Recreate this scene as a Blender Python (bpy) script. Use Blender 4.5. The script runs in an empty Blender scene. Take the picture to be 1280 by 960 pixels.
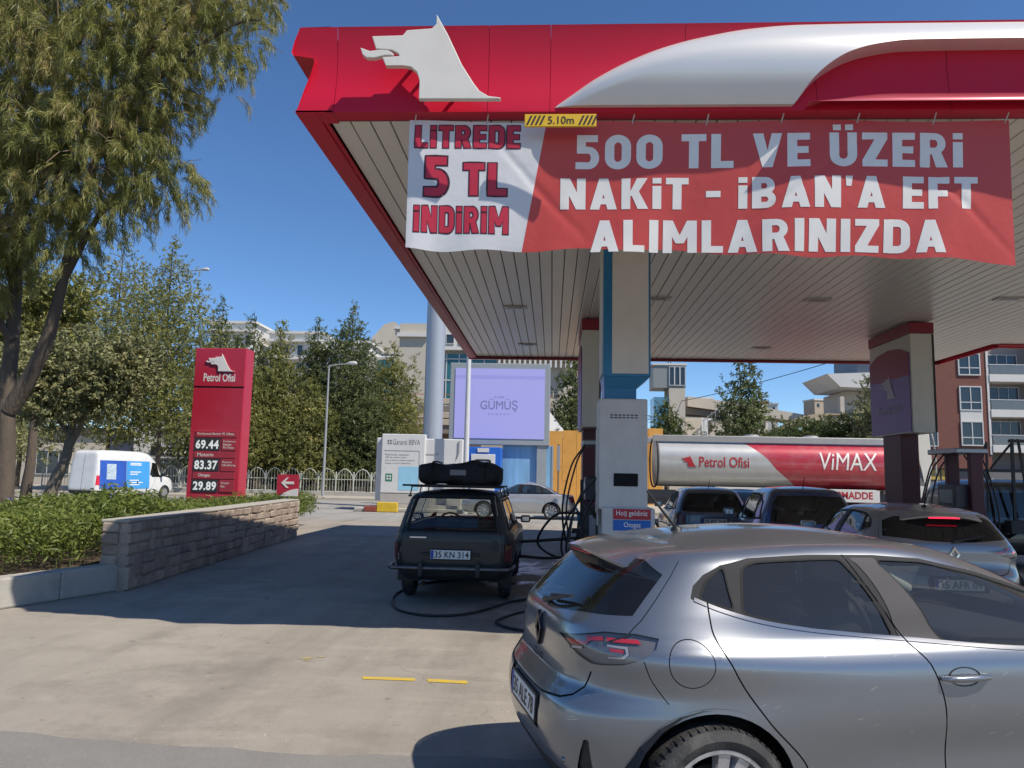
import bpy, bmesh, math, random
import numpy as np
from mathutils import Vector, Matrix
from mathutils.geometry import delaunay_2d_cdt, tessellate_polygon
R = math.radians
random.seed(7); rng = np.random.default_rng(7)
scene = bpy.context.scene
COL = scene.collection

# ------------------------------------------------------------------ camera
cam_d = bpy.data.cameras.new('camera'); cam = bpy.data.objects.new('camera', cam_d); COL.objects.link(cam)
cam_d.sensor_width = 36.0; cam_d.lens = 27.0; cam_d.clip_start = 0.05; cam_d.clip_end = 3000
def aim(pitch, yaw, roll, h):
    p, y, r = R(pitch), R(yaw), R(roll)
    f = Vector((-math.sin(y)*math.cos(p), math.cos(y)*math.cos(p), math.sin(p)))
    rt = Vector((math.cos(y), math.sin(y), 0)); up = rt.cross(f)
    r2 = rt*math.cos(r)+up*math.sin(r); u2 = -rt*math.sin(r)+up*math.cos(r)
    m = Matrix((r2, u2, -f)).transposed().to_4x4(); m.translation = (0, 0, h)
    cam.matrix_world = m
aim(6.8, 3.1, 1.2, 1.68)
scene.camera = cam

# ------------------------------------------------------------------ sky and sun
SUN = Vector((0.70, -0.39, 1.0)).normalized()          # towards the sun
el = math.asin(SUN.z); az = math.atan2(SUN.x, SUN.y)
world = bpy.data.worlds.new('World'); scene.world = world; world.use_nodes = True
wn = world.node_tree.nodes; wl = world.node_tree.links
bg = wn['Background']; sky = wn.new('ShaderNodeTexSky'); sky.sky_type = 'NISHITA'; sky.sun_disc = False
sky.sun_elevation = el; sky.sun_rotation = az; sky.air_density = 1.0; sky.dust_density = 0.0; sky.ozone_density = 6.0; sky.altitude = 2000
hs_ = wn.new('ShaderNodeHueSaturation'); hs_.inputs['Saturation'].default_value = 1.08
wl.new(sky.outputs[0], hs_.inputs['Color']); wl.new(hs_.outputs[0], bg.inputs[0]); bg.inputs[1].default_value = 0.135
sd = bpy.data.lights.new('sun', 'SUN'); sd.energy = 4.9; sd.angle = R(0.53); sd.color = (1.0, 0.925, 0.81)
so = bpy.data.objects.new('sun', sd); COL.objects.link(so)
so.rotation_euler = SUN.to_track_quat('Z', 'Y').to_euler(); so.location = (20, -12, 30)
vs = scene.view_settings; vs.view_transform = 'Standard'; vs.look = 'None'; vs.exposure = 0.15; vs.gamma = 1.0; vs.use_curve_mapping = False
scene.cycles.max_bounces = 8; scene.cycles.transparent_max_bounces = 16
scene.cycles.caustics_reflective = False; scene.cycles.caustics_refractive = False

# ------------------------------------------------------------------ materials
MATS = {}
def _nt(name):
    m = bpy.data.materials.new(name); m.use_nodes = True
    nt = m.node_tree; return m, nt, nt.nodes['Principled BSDF'], nt.nodes['Material Output']
def M(name, col=(.5, .5, .5), rough=.5, metal=0., var=.12, vs=4., bump=0., bs=60., coat=0., emis=None, spec=None, dirt=None, ds=1.2, da=.5, stretch=None):
    """procedural material: base colour with two scales of noise, optional bump, dirt patches"""
    if name in MATS: return MATS[name]
    m, nt, b, out = _nt(name); N = nt.nodes; L = nt.links
    tc = N.new('ShaderNodeTexCoord'); src = tc.outputs['Object']
    if stretch:
        mp = N.new('ShaderNodeMapping'); mp.inputs['Scale'].default_value = stretch; L.new(src, mp.inputs[0]); src = mp.outputs[0]
    n1 = N.new('ShaderNodeTexNoise'); n1.inputs['Scale'].default_value = vs; n1.inputs['Detail'].default_value = 5; L.new(src, n1.inputs[0])
    mx = N.new('ShaderNodeMixRGB'); mx.blend_type = 'MIX'
    c = np.array(col)
    mx.inputs[1].default_value = (*np.clip(c*(1-var), 0, 1), 1); mx.inputs[2].default_value = (*np.clip(c*(1+var), 0, 1), 1)
    L.new(n1.outputs[0], mx.inputs[0]); last = mx.outputs[0]
    if dirt is not None:
        n2 = N.new('ShaderNodeTexNoise'); n2.inputs['Scale'].default_value = ds; n2.inputs['Detail'].default_value = 8; n2.inputs['Roughness'].default_value = .65; L.new(src, n2.inputs[0])
        rp = N.new('ShaderNodeValToRGB'); rp.color_ramp.elements[0].position = .45; rp.color_ramp.elements[1].position = .72
        rp.color_ramp.elements[1].color = (da, da, da, 1); L.new(n2.outputs[0], rp.inputs[0])
        m2 = N.new('ShaderNodeMixRGB'); L.new(rp.outputs[0], m2.inputs[0]); L.new(last, m2.inputs[1]); m2.inputs[2].default_value = (*dirt, 1); last = m2.outputs[0]
    L.new(last, b.inputs['Base Color'])
    b.inputs['Roughness'].default_value = rough; b.inputs['Metallic'].default_value = metal
    if spec is not None: b.inputs['Specular IOR Level'].default_value = spec
    if coat: b.inputs['Coat Weight'].default_value = coat; b.inputs['Coat Roughness'].default_value = .04
    if bump:
        n3 = N.new('ShaderNodeTexNoise'); n3.inputs['Scale'].default_value = bs; n3.inputs['Detail'].default_value = 6; L.new(src, n3.inputs[0])
        bp = N.new('ShaderNodeBump'); bp.inputs['Strength'].default_value = bump; bp.inputs['Distance'].default_value = .02; L.new(n3.outputs[0], bp.inputs['Height']); L.new(bp.outputs[0], b.inputs['Normal'])
    if emis: b.inputs['Emission Color'].default_value = (*emis[0], 1); b.inputs['Emission Strength'].default_value = emis[1]
    MATS[name] = m; return m
def paint(name, col, metal=.0, rough=.35, streaks=False, dirt=(.35, .32, .28), da=.25, coat=1.):
    """car paint: clear coat over base, road dust in uneven patches"""
    m = M(name, col, rough=rough, metal=metal, var=.04, vs=2, coat=coat, dirt=dirt, ds=2.2, da=da)
    if streaks:   # pale streaks, scuffs and painted-in ground reflections, dust that dulls the clear coat
        nt = m.node_tree; N = nt.nodes; L = nt.links; bs = N['Principled BSDF']; tc = N.new('ShaderNodeTexCoord'); last = bs.inputs['Base Color'].links[0].from_socket
        for ang, sc, th, am in ((.42, 13., .745, .5), (.18, 10., .755, .4)):
            rt = N.new('ShaderNodeMapping'); rt.inputs['Rotation'].default_value = (0, ang, 0); L.new(tc.outputs['Object'], rt.inputs[0]); mp = N.new('ShaderNodeMapping'); mp.inputs['Scale'].default_value = (sc*.28, 1, sc*2.6); L.new(rt.outputs[0], mp.inputs[0])
            n = N.new('ShaderNodeTexNoise'); n.inputs['Scale'].default_value = 2.6; n.inputs['Detail'].default_value = 1.5; L.new(mp.outputs[0], n.inputs[0])
            mr = N.new('ShaderNodeMapRange'); mr.inputs[1].default_value = th; mr.inputs[2].default_value = th+.02; mr.inputs[4].default_value = am; L.new(n.outputs[0], mr.inputs[0])
            mx = N.new('ShaderNodeMixRGB'); mx.inputs[2].default_value = (.55, .54, .52, 1); L.new(mr.outputs[0], mx.inputs[0]); L.new(last, mx.inputs[1]); last = mx.outputs[0]
        L.new(last, bs.inputs['Base Color'])
        n = N.new('ShaderNodeTexNoise'); n.inputs['Scale'].default_value = 3.5; n.inputs['Detail'].default_value = 8; L.new(tc.outputs['Object'], n.inputs[0]); mr = N.new('ShaderNodeMapRange'); mr.inputs[1].default_value = .35; mr.inputs[2].default_value = .7; mr.inputs[3].default_value = .02; mr.inputs[4].default_value = .16; L.new(n.outputs[0], mr.inputs[0]); L.new(mr.outputs[0], bs.inputs['Coat Roughness'])
    return m
def glass(name, tint=(.25, .28, .28), refl=1.0, haze=.025):
    if name in MATS: return MATS[name]
    m, nt, b, out = _nt(name); N = nt.nodes; L = nt.links
    t = N.new('ShaderNodeBsdfTransparent'); t.inputs[0].default_value = (*tint, 1)
    g = N.new('ShaderNodeBsdfGlossy'); g.inputs['Roughness'].default_value = .02; g.inputs[0].default_value = (.95, .97, 1, 1)
    ge = N.new('ShaderNodeNewGeometry'); vd = N.new('ShaderNodeVectorMath'); vd.operation = 'DOT_PRODUCT'; L.new(ge.outputs['Normal'], vd.inputs[0]); L.new(ge.outputs['Incoming'], vd.inputs[1])
    def mth(op, a, b=None):
        k = N.new('ShaderNodeMath'); k.operation = op
        for i, q in enumerate((a, b)):
            if q is None: continue
            if isinstance(q, (int, float)): k.inputs[i].default_value = q
            else: L.new(q, k.inputs[i])
        return k.outputs[0]
    fac = mth('ADD', mth('MULTIPLY', mth('POWER', mth('SUBTRACT', 1., mth('ABSOLUTE', vd.outputs['Value'])), 5.), .92*refl), .05*refl)
    d = N.new('ShaderNodeBsdfDiffuse'); d.inputs[0].default_value = (.35, .34, .32, 1)
    mxd = N.new('ShaderNodeMixShader'); mxd.inputs[0].default_value = haze; L.new(t.outputs[0], mxd.inputs[1]); L.new(d.outputs[0], mxd.inputs[2])
    mx = N.new('ShaderNodeMixShader'); L.new(fac, mx.inputs[0]); L.new(mxd.outputs[0], mx.inputs[1]); L.new(g.outputs[0], mx.inputs[2])
    L.new(mx.outputs[0], out.inputs[0]); MATS[name] = m; return m
def leaf(name, c1, c2, c3, trans=.3, p3=.97, p2=.8):
    """foliage: colour differs leaf by leaf and clump by clump"""
    if name in MATS: return MATS[name]
    m, nt, b, out = _nt(name); N = nt.nodes; L = nt.links
    ge = N.new('ShaderNodeNewGeometry'); rp = N.new('ShaderNodeValToRGB')
    e = rp.color_ramp.elements; e[0].color = (*c1, 1); e[1].color = (*c2, 1); e[1].position = p2; x = e.new(p3); x.color = (*c3, 1)
    tcn = N.new('ShaderNodeTexCoord'); nn = N.new('ShaderNodeTexNoise'); nn.inputs['Scale'].default_value = .9; nn.inputs['Detail'].default_value = 4; L.new(tcn.outputs['Object'], nn.inputs[0])
    ma = N.new('ShaderNodeMath'); ma.operation = 'MULTIPLY_ADD'; L.new(ge.outputs['Random Per Island'], ma.inputs[0]); ma.inputs[1].default_value = .55
    mb = N.new('ShaderNodeMath'); mb.operation = 'MULTIPLY_ADD'; L.new(nn.outputs[0], mb.inputs[0]); mb.inputs[1].default_value = 1.3; mb.inputs[2].default_value = -.42
    L.new(mb.outputs[0], ma.inputs[2]); L.new(ma.outputs[0], rp.inputs[0])
    d = N.new('ShaderNodeBsdfDiffuse'); t = N.new('ShaderNodeBsdfTranslucent'); g = N.new('ShaderNodeBsdfGlossy'); g.inputs['Roughness'].default_value = .45
    L.new(rp.outputs[0], d.inputs[0]); L.new(rp.outputs[0], t.inputs[0])
    m1 = N.new('ShaderNodeMixShader'); m1.inputs[0].default_value = trans; L.new(d.outputs[0], m1.inputs[1]); L.new(t.outputs[0], m1.inputs[2])
    m2 = N.new('ShaderNodeMixShader'); m2.inputs[0].default_value = .025; L.new(m1.outputs[0], m2.inputs[1]); L.new(g.outputs[0], m2.inputs[2])
    L.new(m2.outputs[0], out.inputs[0]); MATS[name] = m; return m

# ------------------------------------------------------------------ object helpers
def thing(name, label, cat, loc=(0, 0, 0), rz=0., group=None):
    o = bpy.data.objects.new(name, None); COL.objects.link(o); o.empty_display_size = .2
    o.location = loc; o.rotation_euler = (0, 0, rz); o['label'] = label; o['category'] = cat
    if group: o['group'] = group
    return o
def tag(o, label, cat, group=None):
    o['label'] = label; o['category'] = cat
    if group: o['group'] = group
    return o
def struct(o): o['kind'] = 'structure'; return o
def link(name, me, mat, parent=None, label=None):
    o = bpy.data.objects.new(name, me); COL.objects.link(o)
    if mat is not None:
        for m in (mat if isinstance(mat, (list, tuple)) else [mat]): me.materials.append(m)
    if parent is not None: o.parent = parent
    if label: o['label'] = label
    return o
class B:
    """collects shapes of ONE part and builds them as one mesh"""
    def __init__(s): s.v = []; s.f = []; s.mi = []; s.cur = 0
    def add(s, vs, fs):
        n = len(s.v); s.v += [tuple(p) for p in vs]; s.f += [tuple(i+n for i in f) for f in fs]; s.mi += [s.cur]*len(fs); return s
    def box(s, x0, x1, y0, y1, z0, z1, m=None):
        vs = [(x, y, z) for z in (z0, z1) for y in (y0, y1) for x in (x0, x1)]
        if m is not None: vs = [tuple(m @ Vector(v)) for v in vs]
        return s.add(vs, [(0, 2, 3, 1), (4, 5, 7, 6), (0, 1, 5, 4), (2, 6, 7, 3), (0, 4, 6, 2), (1, 3, 7, 5)])
    def cyl(s, p0, p1, r0, r1=None, n=12, cap=True):
        r1 = r0 if r1 is None else r1
        p0, p1 = Vector(p0), Vector(p1); d = (p1-p0).normalized()
        a = d.orthogonal().normalized(); b = d.cross(a)
        vs = [p0+(a*math.cos(t)+b*math.sin(t))*r0 for t in [2*math.pi*i/n for i in range(n)]]
        vs += [p1+(a*math.cos(t)+b*math.sin(t))*r1 for t in [2*math.pi*i/n for i in range(n)]]
        fs = [(i, (i+1) % n, n+(i+1) % n, n+i) for i in range(n)]
        if cap: fs += [tuple(range(n-1, -1, -1)), tuple(range(n, 2*n))]
        return s.add(vs, fs)
    def tube(s, pts, r, n=8, cap=True):
        pts = [Vector(p) for p in pts]; k = len(pts)
        rs = r if isinstance(r, (list, tuple)) else [r]*k
        ref = None; vs = []
        for i, p in enumerate(pts):
            d = (pts[min(i+1, k-1)]-pts[max(i-1, 0)])
            d = d.normalized() if d.length > 1e-9 else Vector((0, 0, 1))
            if ref is None: ref = d.orthogonal().normalized()
            a = (ref-d*ref.dot(d)); a = a.normalized() if a.length > 1e-6 else d.orthogonal().normalized(); ref = a
            b = d.cross(a)
            vs += [p+(a*math.cos(2*math.pi*j/n)+b*math.sin(2*math.pi*j/n))*rs[i] for j in range(n)]
        fs = [(i*n+j, i*n+(j+1) % n, (i+1)*n+(j+1) % n, (i+1)*n+j) for i in range(k-1) for j in range(n)]
        if cap: fs += [tuple(range(n-1, -1, -1)), tuple(range((k-1)*n, k*n))]
        return s.add(vs, fs)
    def lathe(s, prof, n=32, axis='y', c=(0, 0, 0)):
        """prof: (radius, along axis)"""
        vs = []; k = len(prof)
        for r, h in prof:
            for j in range(n):
                t = 2*math.pi*j/n; u, w = r*math.cos(t), r*math.sin(t)
                p = {'y': (u, h, w), 'z': (u, w, h), 'x': (h, u, w)}[axis]
                vs.append((p[0]+c[0], p[1]+c[1], p[2]+c[2]))
        return s.add(vs, [(i*n+j, i*n+(j+1) % n, (i+1)*n+(j+1) % n, (i+1)*n+j) for i in range(k-1) for j in range(n)])
    def prism(s, poly, fn, d0, d1):
        """2D polygon extruded between depths d0, d1; fn(u, v, d) -> xyz"""
        n = len(poly)
        vs = [fn(u, v, d0) for u, v in poly]+[fn(u, v, d1) for u, v in poly]
        tr = tessellate_polygon([[Vector((u, v, 0)) for u, v in poly]])
        fs = [tuple(t) for t in tr]+[(t[2]+n, t[1]+n, t[0]+n) for t in tr]
        fs += [(i, (i+1) % n, n+(i+1) % n, n+i) for i in range(n)]
        return s.add(vs, fs)
    def grid(s, fn, nu, nv):
        vs = [fn(i/nu, j/nv) for j in range(nv+1) for i in range(nu+1)]
        w = nu+1
        return s.add(vs, [(j*w+i, j*w+i+1, (j+1)*w+i+1, (j+1)*w+i) for j in range(nv) for i in range(nu)])
    def mesh(s, name, smooth=None, bev=0., seg=2, weld=0.):
        me = bpy.data.meshes.new(name); bm = bmesh.new()
        bv = [bm.verts.new(v) for v in s.v]
        for f, k in zip(s.f, s.mi):
            try: bf = bm.faces.new([bv[i] for i in f]); bf.material_index = k
            except ValueError: pass
        if weld: bmesh.ops.remove_doubles(bm, verts=bm.verts, dist=weld)
        bmesh.ops.recalc_face_normals(bm, faces=bm.faces)
        if bev:
            es = [e for e in bm.edges if len(e.link_faces) == 2 and e.calc_face_angle(0) > .5]
            bmesh.ops.bevel(bm, geom=es, offset=bev, segments=seg, affect='EDGES', profile=.5, clamp_overlap=True)
        bm.to_mesh(me); bm.free()
        if smooth is not None:
            me.shade_smooth(); me.set_sharp_from_angle(angle=R(smooth))
        return me
    def build(s, name, mat, parent=None, smooth=None, bev=0., seg=2, label=None, weld=0.):
        return link(name, s.mesh(name, smooth, bev, seg, weld), mat, parent, label)
def fastmesh(name, V, tris, mat, parent=None, nverts=3):
    """numpy arrays -> one mesh (foliage)"""
    me = bpy.data.meshes.new(name); V = np.asarray(V, np.float32); T = np.asarray(tris, np.int32)
    me.vertices.add(len(V)); me.vertices.foreach_set('co', V.ravel())
    me.loops.add(T.size); me.loops.foreach_set('vertex_index', T.ravel())
    me.polygons.add(len(T)); me.polygons.foreach_set('loop_start', np.arange(len(T), dtype=np.int32)*T.shape[1])
    me.update(calc_edges=True); me.validate()
    return link(name, me, mat, parent)
_fc = {}
def text_geo(txt, bold=0., shear=0., spacing=1.):
    key = (txt, bold, shear, spacing)
    if key in _fc: return _fc[key]
    cu = bpy.data.curves.new('t', 'FONT'); cu.body = txt; cu.size = 1.; cu.offset = bold; cu.shear = shear; cu.space_character = spacing; cu.resolution_u = 3
    o = bpy.data.objects.new('t', cu); COL.objects.link(o)
    dg = bpy.context.evaluated_depsgraph_get(); me = o.evaluated_get(dg).to_mesh()
    V = np.array([v.co[:2] for v in me.vertices]); F = [tuple(p.vertices) for p in me.polygons]
    o.evaluated_get(dg).to_mesh_clear(); bpy.data.objects.remove(o); bpy.data.curves.remove(cu)
    lo, hi = V.min(0), V.max(0); _fc[key] = (V, F, lo, hi); return _fc[key]
def text(parent, name, txt, mat, fn, u0, u1, v0, v1, bold=0., shear=0., spacing=1., sub=0, keep=False):
    """lettering fitted into the box u0..u1, v0..v1; fn(u, v) -> xyz on the surface that carries it"""
    V, F, lo, hi = text_geo(txt, bold, shear, spacing)
    w, h = hi-lo
    if keep:
        k = min((u1-u0)/w, (v1-v0)/h); cu, cv = (u0+u1)/2, (v0+v1)/2
        u0, u1, v0, v1 = cu-k*w/2, cu+k*w/2, cv-k*h/2, cv+k*h/2
    P = (V-lo)/(hi-lo)*np.array([u1-u0, v1-v0])+np.array([u0, v0])
    if sub:
        bm = bmesh.new(); bv = [bm.verts.new((p[0], p[1], 0)) for p in P]
        for f in F:
            try: bm.faces.new([bv[i] for i in f])
            except ValueError: pass
        for k in range(int((u1-u0)/sub)):
            bmesh.ops.bisect_plane(bm, geom=bm.verts[:]+bm.edges[:]+bm.faces[:], plane_co=(u0+(k+1)*sub, 0, 0), plane_no=(1, 0, 0))
        for k in range(int((v1-v0)/sub)):
            bmesh.ops.bisect_plane(bm, geom=bm.verts[:]+bm.edges[:]+bm.faces[:], plane_co=(0, v0+(k+1)*sub, 0), plane_no=(0, 1, 0))
        for v in bm.verts: v.co = Vector(fn(v.co.x, v.co.y))
        me = bpy.data.meshes.new(name); bm.to_mesh(me); bm.free(); return link(name, me, mat, parent)
    b = B(); b.add([fn(u, v) for u, v in P], F); me = bpy.data.meshes.new(name); me.from_pydata(b.v, [], b.f); return link(name, me, mat, parent)
def copy_tree(o, parent=None):
    c = o.copy(); COL.objects.link(c); c.parent = parent
    for ch in list(o.children): copy_tree(ch, c)
    return c
WOLF = [(335,143),(438,141),(452,124),(535,119),(549,105),(550,72),(590,140),(640,240),(680,300),(700,325),(730,342),(770,347),(770,352),(500,350),(500,290),(490,262),(470,246),(440,240),(385,240),(372,212),(430,210),(425,200),(405,190),(350,185)]
TONGUE = [(297,180),(305,183),(330,192),(365,188),(390,190),(405,197),(412,207),(380,207),(345,215),(320,214),(305,203)]
def wolf_poly(pts, u0, u1, v0, v1): return [(u0+(x-297)/473*(u1-u0), v1-(y-72)/280*(v1-v0)) for x, y in pts]
# ------------------------------------------------------------------ heavy block letters for signs
def _glyphs():
    t, th = .235, .205; G = {}
    r = lambda x0, y0, x1, y1: [(x0, y0), (x1, y0), (x1, y1), (x0, y1)]
    def stroke(pts, w=t, closed=False):
        p = np.array(pts, float); n = len(p); out = []
        d = (np.roll(p, -1, 0)-np.roll(p, 1, 0)) if closed else np.gradient(p, axis=0)
        nn = np.stack([-d[:, 1], d[:, 0]], -1); nn /= np.linalg.norm(nn, axis=1, keepdims=True)+1e-9
        a, b = p+nn*w/2, p-nn*w/2
        for i in range(n if closed else n-1): j = (i+1) % n; out.append([tuple(a[i]), tuple(a[j]), tuple(b[j]), tuple(b[i])][::-1])
        return out
    def arc(cx, cy, rx, ry, a0, a1, n=9): return [(cx+rx*math.cos(R(a0+(a1-a0)*i/n)), cy+ry*math.sin(R(a0+(a1-a0)*i/n))) for i in range(n+1)]
    h = th/2; q = t/2
    G['L'] = (.54, [r(0, 0, t, 1), r(0, 0, .54, th)]); G['I'] = (t, [r(0, 0, t, 1)]); G['i'] = (t, [r(0, 0, t, .74), r(0, .82, t, 1)])
    G['T'] = (.60, [r(0, 1-th, .60, 1), r(.30-q, 0, .30+q, 1)]); G['E'] = (.54, [r(0, 0, t, 1), r(0, 0, .54, th), r(0, 1-th, .54, 1), r(0, .40, .50, .60)]); G['F'] = (.54, [r(0, 0, t, 1), r(0, 1-th, .54, 1), r(0, .38, .49, .58)])
    D = [(q, 1-h), (.36, 1-h)]+arc(.36, .70, .66-q-.36, .30-h, 90, 0)[1:]+arc(.36, .30, .66-q-.36, .30-h, 0, -90)+[(q, h)]
    G['D'] = (.66, [r(0, 0, t, 1)]+stroke(D, .22))
    G['0'] = (.64, stroke(arc(.32, .68, .32-q, .32-h, 0, 180, 10)+arc(.32, .32, .32-q, .32-h, 180, 360, 10), .225, True))
    G['5'] = (.62, [r(.06, 1-th, .57, 1), r(.06, .46, .06+t*.92, 1)]+stroke([(.06, .56), (.34, .56)]+arc(.34, .33, .62-q-.34, .23, 90, -90, 12)[1:]+[(.03, h)], .205))
    G['N'] = (.68, [r(0, 0, t, 1), r(.68-t, 0, .68, 1), [(.68-t-.02, 0), (.68, 0), (t+.02, 1), (0, 1)]])
    G['M'] = (.86, [r(0, 0, t, 1), r(.86-t, 0, .86, 1), [(.33, .30), (.53, .30), (.25, 1), (0, 1)], [(.33, .30), (.53, .30), (.86, 1), (.61, 1)]])
    G['V'] = (.70, [[(.23, 0), (.45, 0), (.25, 1), (0, 1)], [(.25, 0), (.47, 0), (.70, 1), (.45, 1)]])
    G['A'] = (.72, [[(0, 0), (.25, 0), (.47, 1), (.24, 1)], [(.47, 0), (.72, 0), (.48, 1), (.25, 1)], r(.16, .17, .56, .36)])
    G['Z'] = (.60, [r(0, 0, .60, th), r(0, 1-th, .60, 1), [(0, th-.02), (.30, th-.02), (.60, 1-th+.02), (.30, 1-th+.02)]])
    G['K'] = (.70, [r(0, 0, t, 1), [(.16, .40), (.40, .46), (.69, 1), (.41, 1)], [(.43, 0), (.71, 0), (.44, .62), (.23, .55)]])
    bw = lambda y0, y1, x: stroke([(q, y1-h), (.34, y1-h)]+arc(.34, (y0+y1)/2, x-q-.34, (y1-y0)/2-h, 90, -90, 10)[1:]+[(q, y0+h)], .195)
    G['B'] = (.63, [r(0, 0, t, 1)]+bw(.43, 1, .60)+bw(0, .57, .63)); G['R'] = (.66, [r(0, 0, t, 1)]+bw(.37, 1, .63)+[[(.38, 0), (.66, 0), (.50, .45), (.26, .45)]])
    U = stroke([(q, 1), (q, .34)]+arc(.33, .34, .33-q, .34-h, 180, 360, 12)[1:]+[(.66-q, 1)], .225)
    G['U'] = (.66, U); G['Ü'] = (.66, U+[r(.09, 1.07, .28, 1.24), r(.38, 1.07, .57, 1.24)]); G["'"] = (.19, [[(.02, .68), (.15, .68), (.19, 1), (0, 1)]]); G['-'] = (.38, [r(0, .38, .38, .58)])
    return G
GLY = _glyphs()
def block_geo(txt, grow=0.):
    x = 0; V, F = [], []
    for ch in txt:
        if ch == ' ': x += .34; continue
        w, polys = GLY[ch]; pts, fs = [], []
        for p in polys:
            a = sum(p[i][0]*p[(i+1) % len(p)][1]-p[(i+1) % len(p)][0]*p[i][1] for i in range(len(p)))
            if a < 0: p = p[::-1]
            n = len(pts); pts += [Vector(q) for q in p]; fs.append(list(range(n, n+len(p))))
        rr = delaunay_2d_cdt(pts, [], fs, 0, 1e-6); res = (rr[0], rr[1], [f for f, o in zip(rr[2], rr[5]) if len(o)]); n = len(V)
        if grow:   # outline copy: every corner pushed outwards along the boundary normal
            nb = np.zeros((len(res[0]), 2)); P = np.array([tuple(v) for v in res[0]]); cnt = {}
            for f in res[2]:
                for i in range(len(f)): e = (f[i], f[(i+1) % len(f)]); cnt[tuple(sorted(e))] = cnt.get(tuple(sorted(e)), []) + [e]
            for k, e in cnt.items():
                if len(e) == 1: a, b = e[0]; d = P[b]-P[a]; nv = np.array([d[1], -d[0]])/(np.linalg.norm(d)+1e-9); nb[a] += nv; nb[b] += nv
            l = np.linalg.norm(nb, axis=1, keepdims=True); l[l == 0] = 1; P = P+nb/l*grow*1.3
        else: P = np.array([tuple(v) for v in res[0]])
        V += [(x+p[0], p[1]) for p in P]; F += [tuple(i+n for i in f) for f in res[2]]; x += w+.12
    V = np.array(V); return V, F
def block_text(parent, name, txt, mat, fn, u0, u1, v0, v1, sub=.05, grow=0., top=1.):
    """v0..v1 is the height of the capitals"""
    if ' ' in txt:     # every word is a piece of its own, laid out on the common line
        wd = lambda t_: sum((.34 if c == ' ' else GLY[c][0]+.12) for c in t_); tot = wd(txt)-.12; x = 0.; i = 0
        for w in txt.split(' '):
            a = u0+x/tot*(u1-u0); e = u0+(x+wd(w)-.12)/tot*(u1-u0); block_text(parent, name, w, mat, fn, a, e, v0, v1, sub, grow); x += wd(w)+.34
        return
    V, F = block_geo(txt, grow); base = block_geo(txt)[0] if grow else V
    x0, x1 = base[:, 0].min(), base[:, 0].max()
    P = np.stack([u0+(V[:, 0]-x0)/(x1-x0)*(u1-u0), v0+V[:, 1]*(v1-v0)], -1)
    bm = bmesh.new(); bv = [bm.verts.new((p[0], p[1], 0)) for p in P]
    for f in F:
        try: bm.faces.new([bv[i] for i in f])
        except ValueError: pass
    for ax, lo, hi in ((0, P[:, 0].min(), P[:, 0].max()), (1, P[:, 1].min(), P[:, 1].max())):
        k = lo+sub
        while k < hi:
            bmesh.ops.bisect_plane(bm, geom=bm.verts[:]+bm.edges[:]+bm.faces[:], plane_co=(k, 0, 0) if ax == 0 else (0, k, 0), plane_no=(1, 0, 0) if ax == 0 else (0, 1, 0)); k += sub
    for v in bm.verts: v.co = Vector(fn(v.co.x, v.co.y))
    me = bpy.data.meshes.new(name); bm.to_mesh(me); bm.free(); me.shade_smooth(); return link(name, me, mat, parent)
BLK0 = M('matt_black', (.015, .015, .016), .6)
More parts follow.
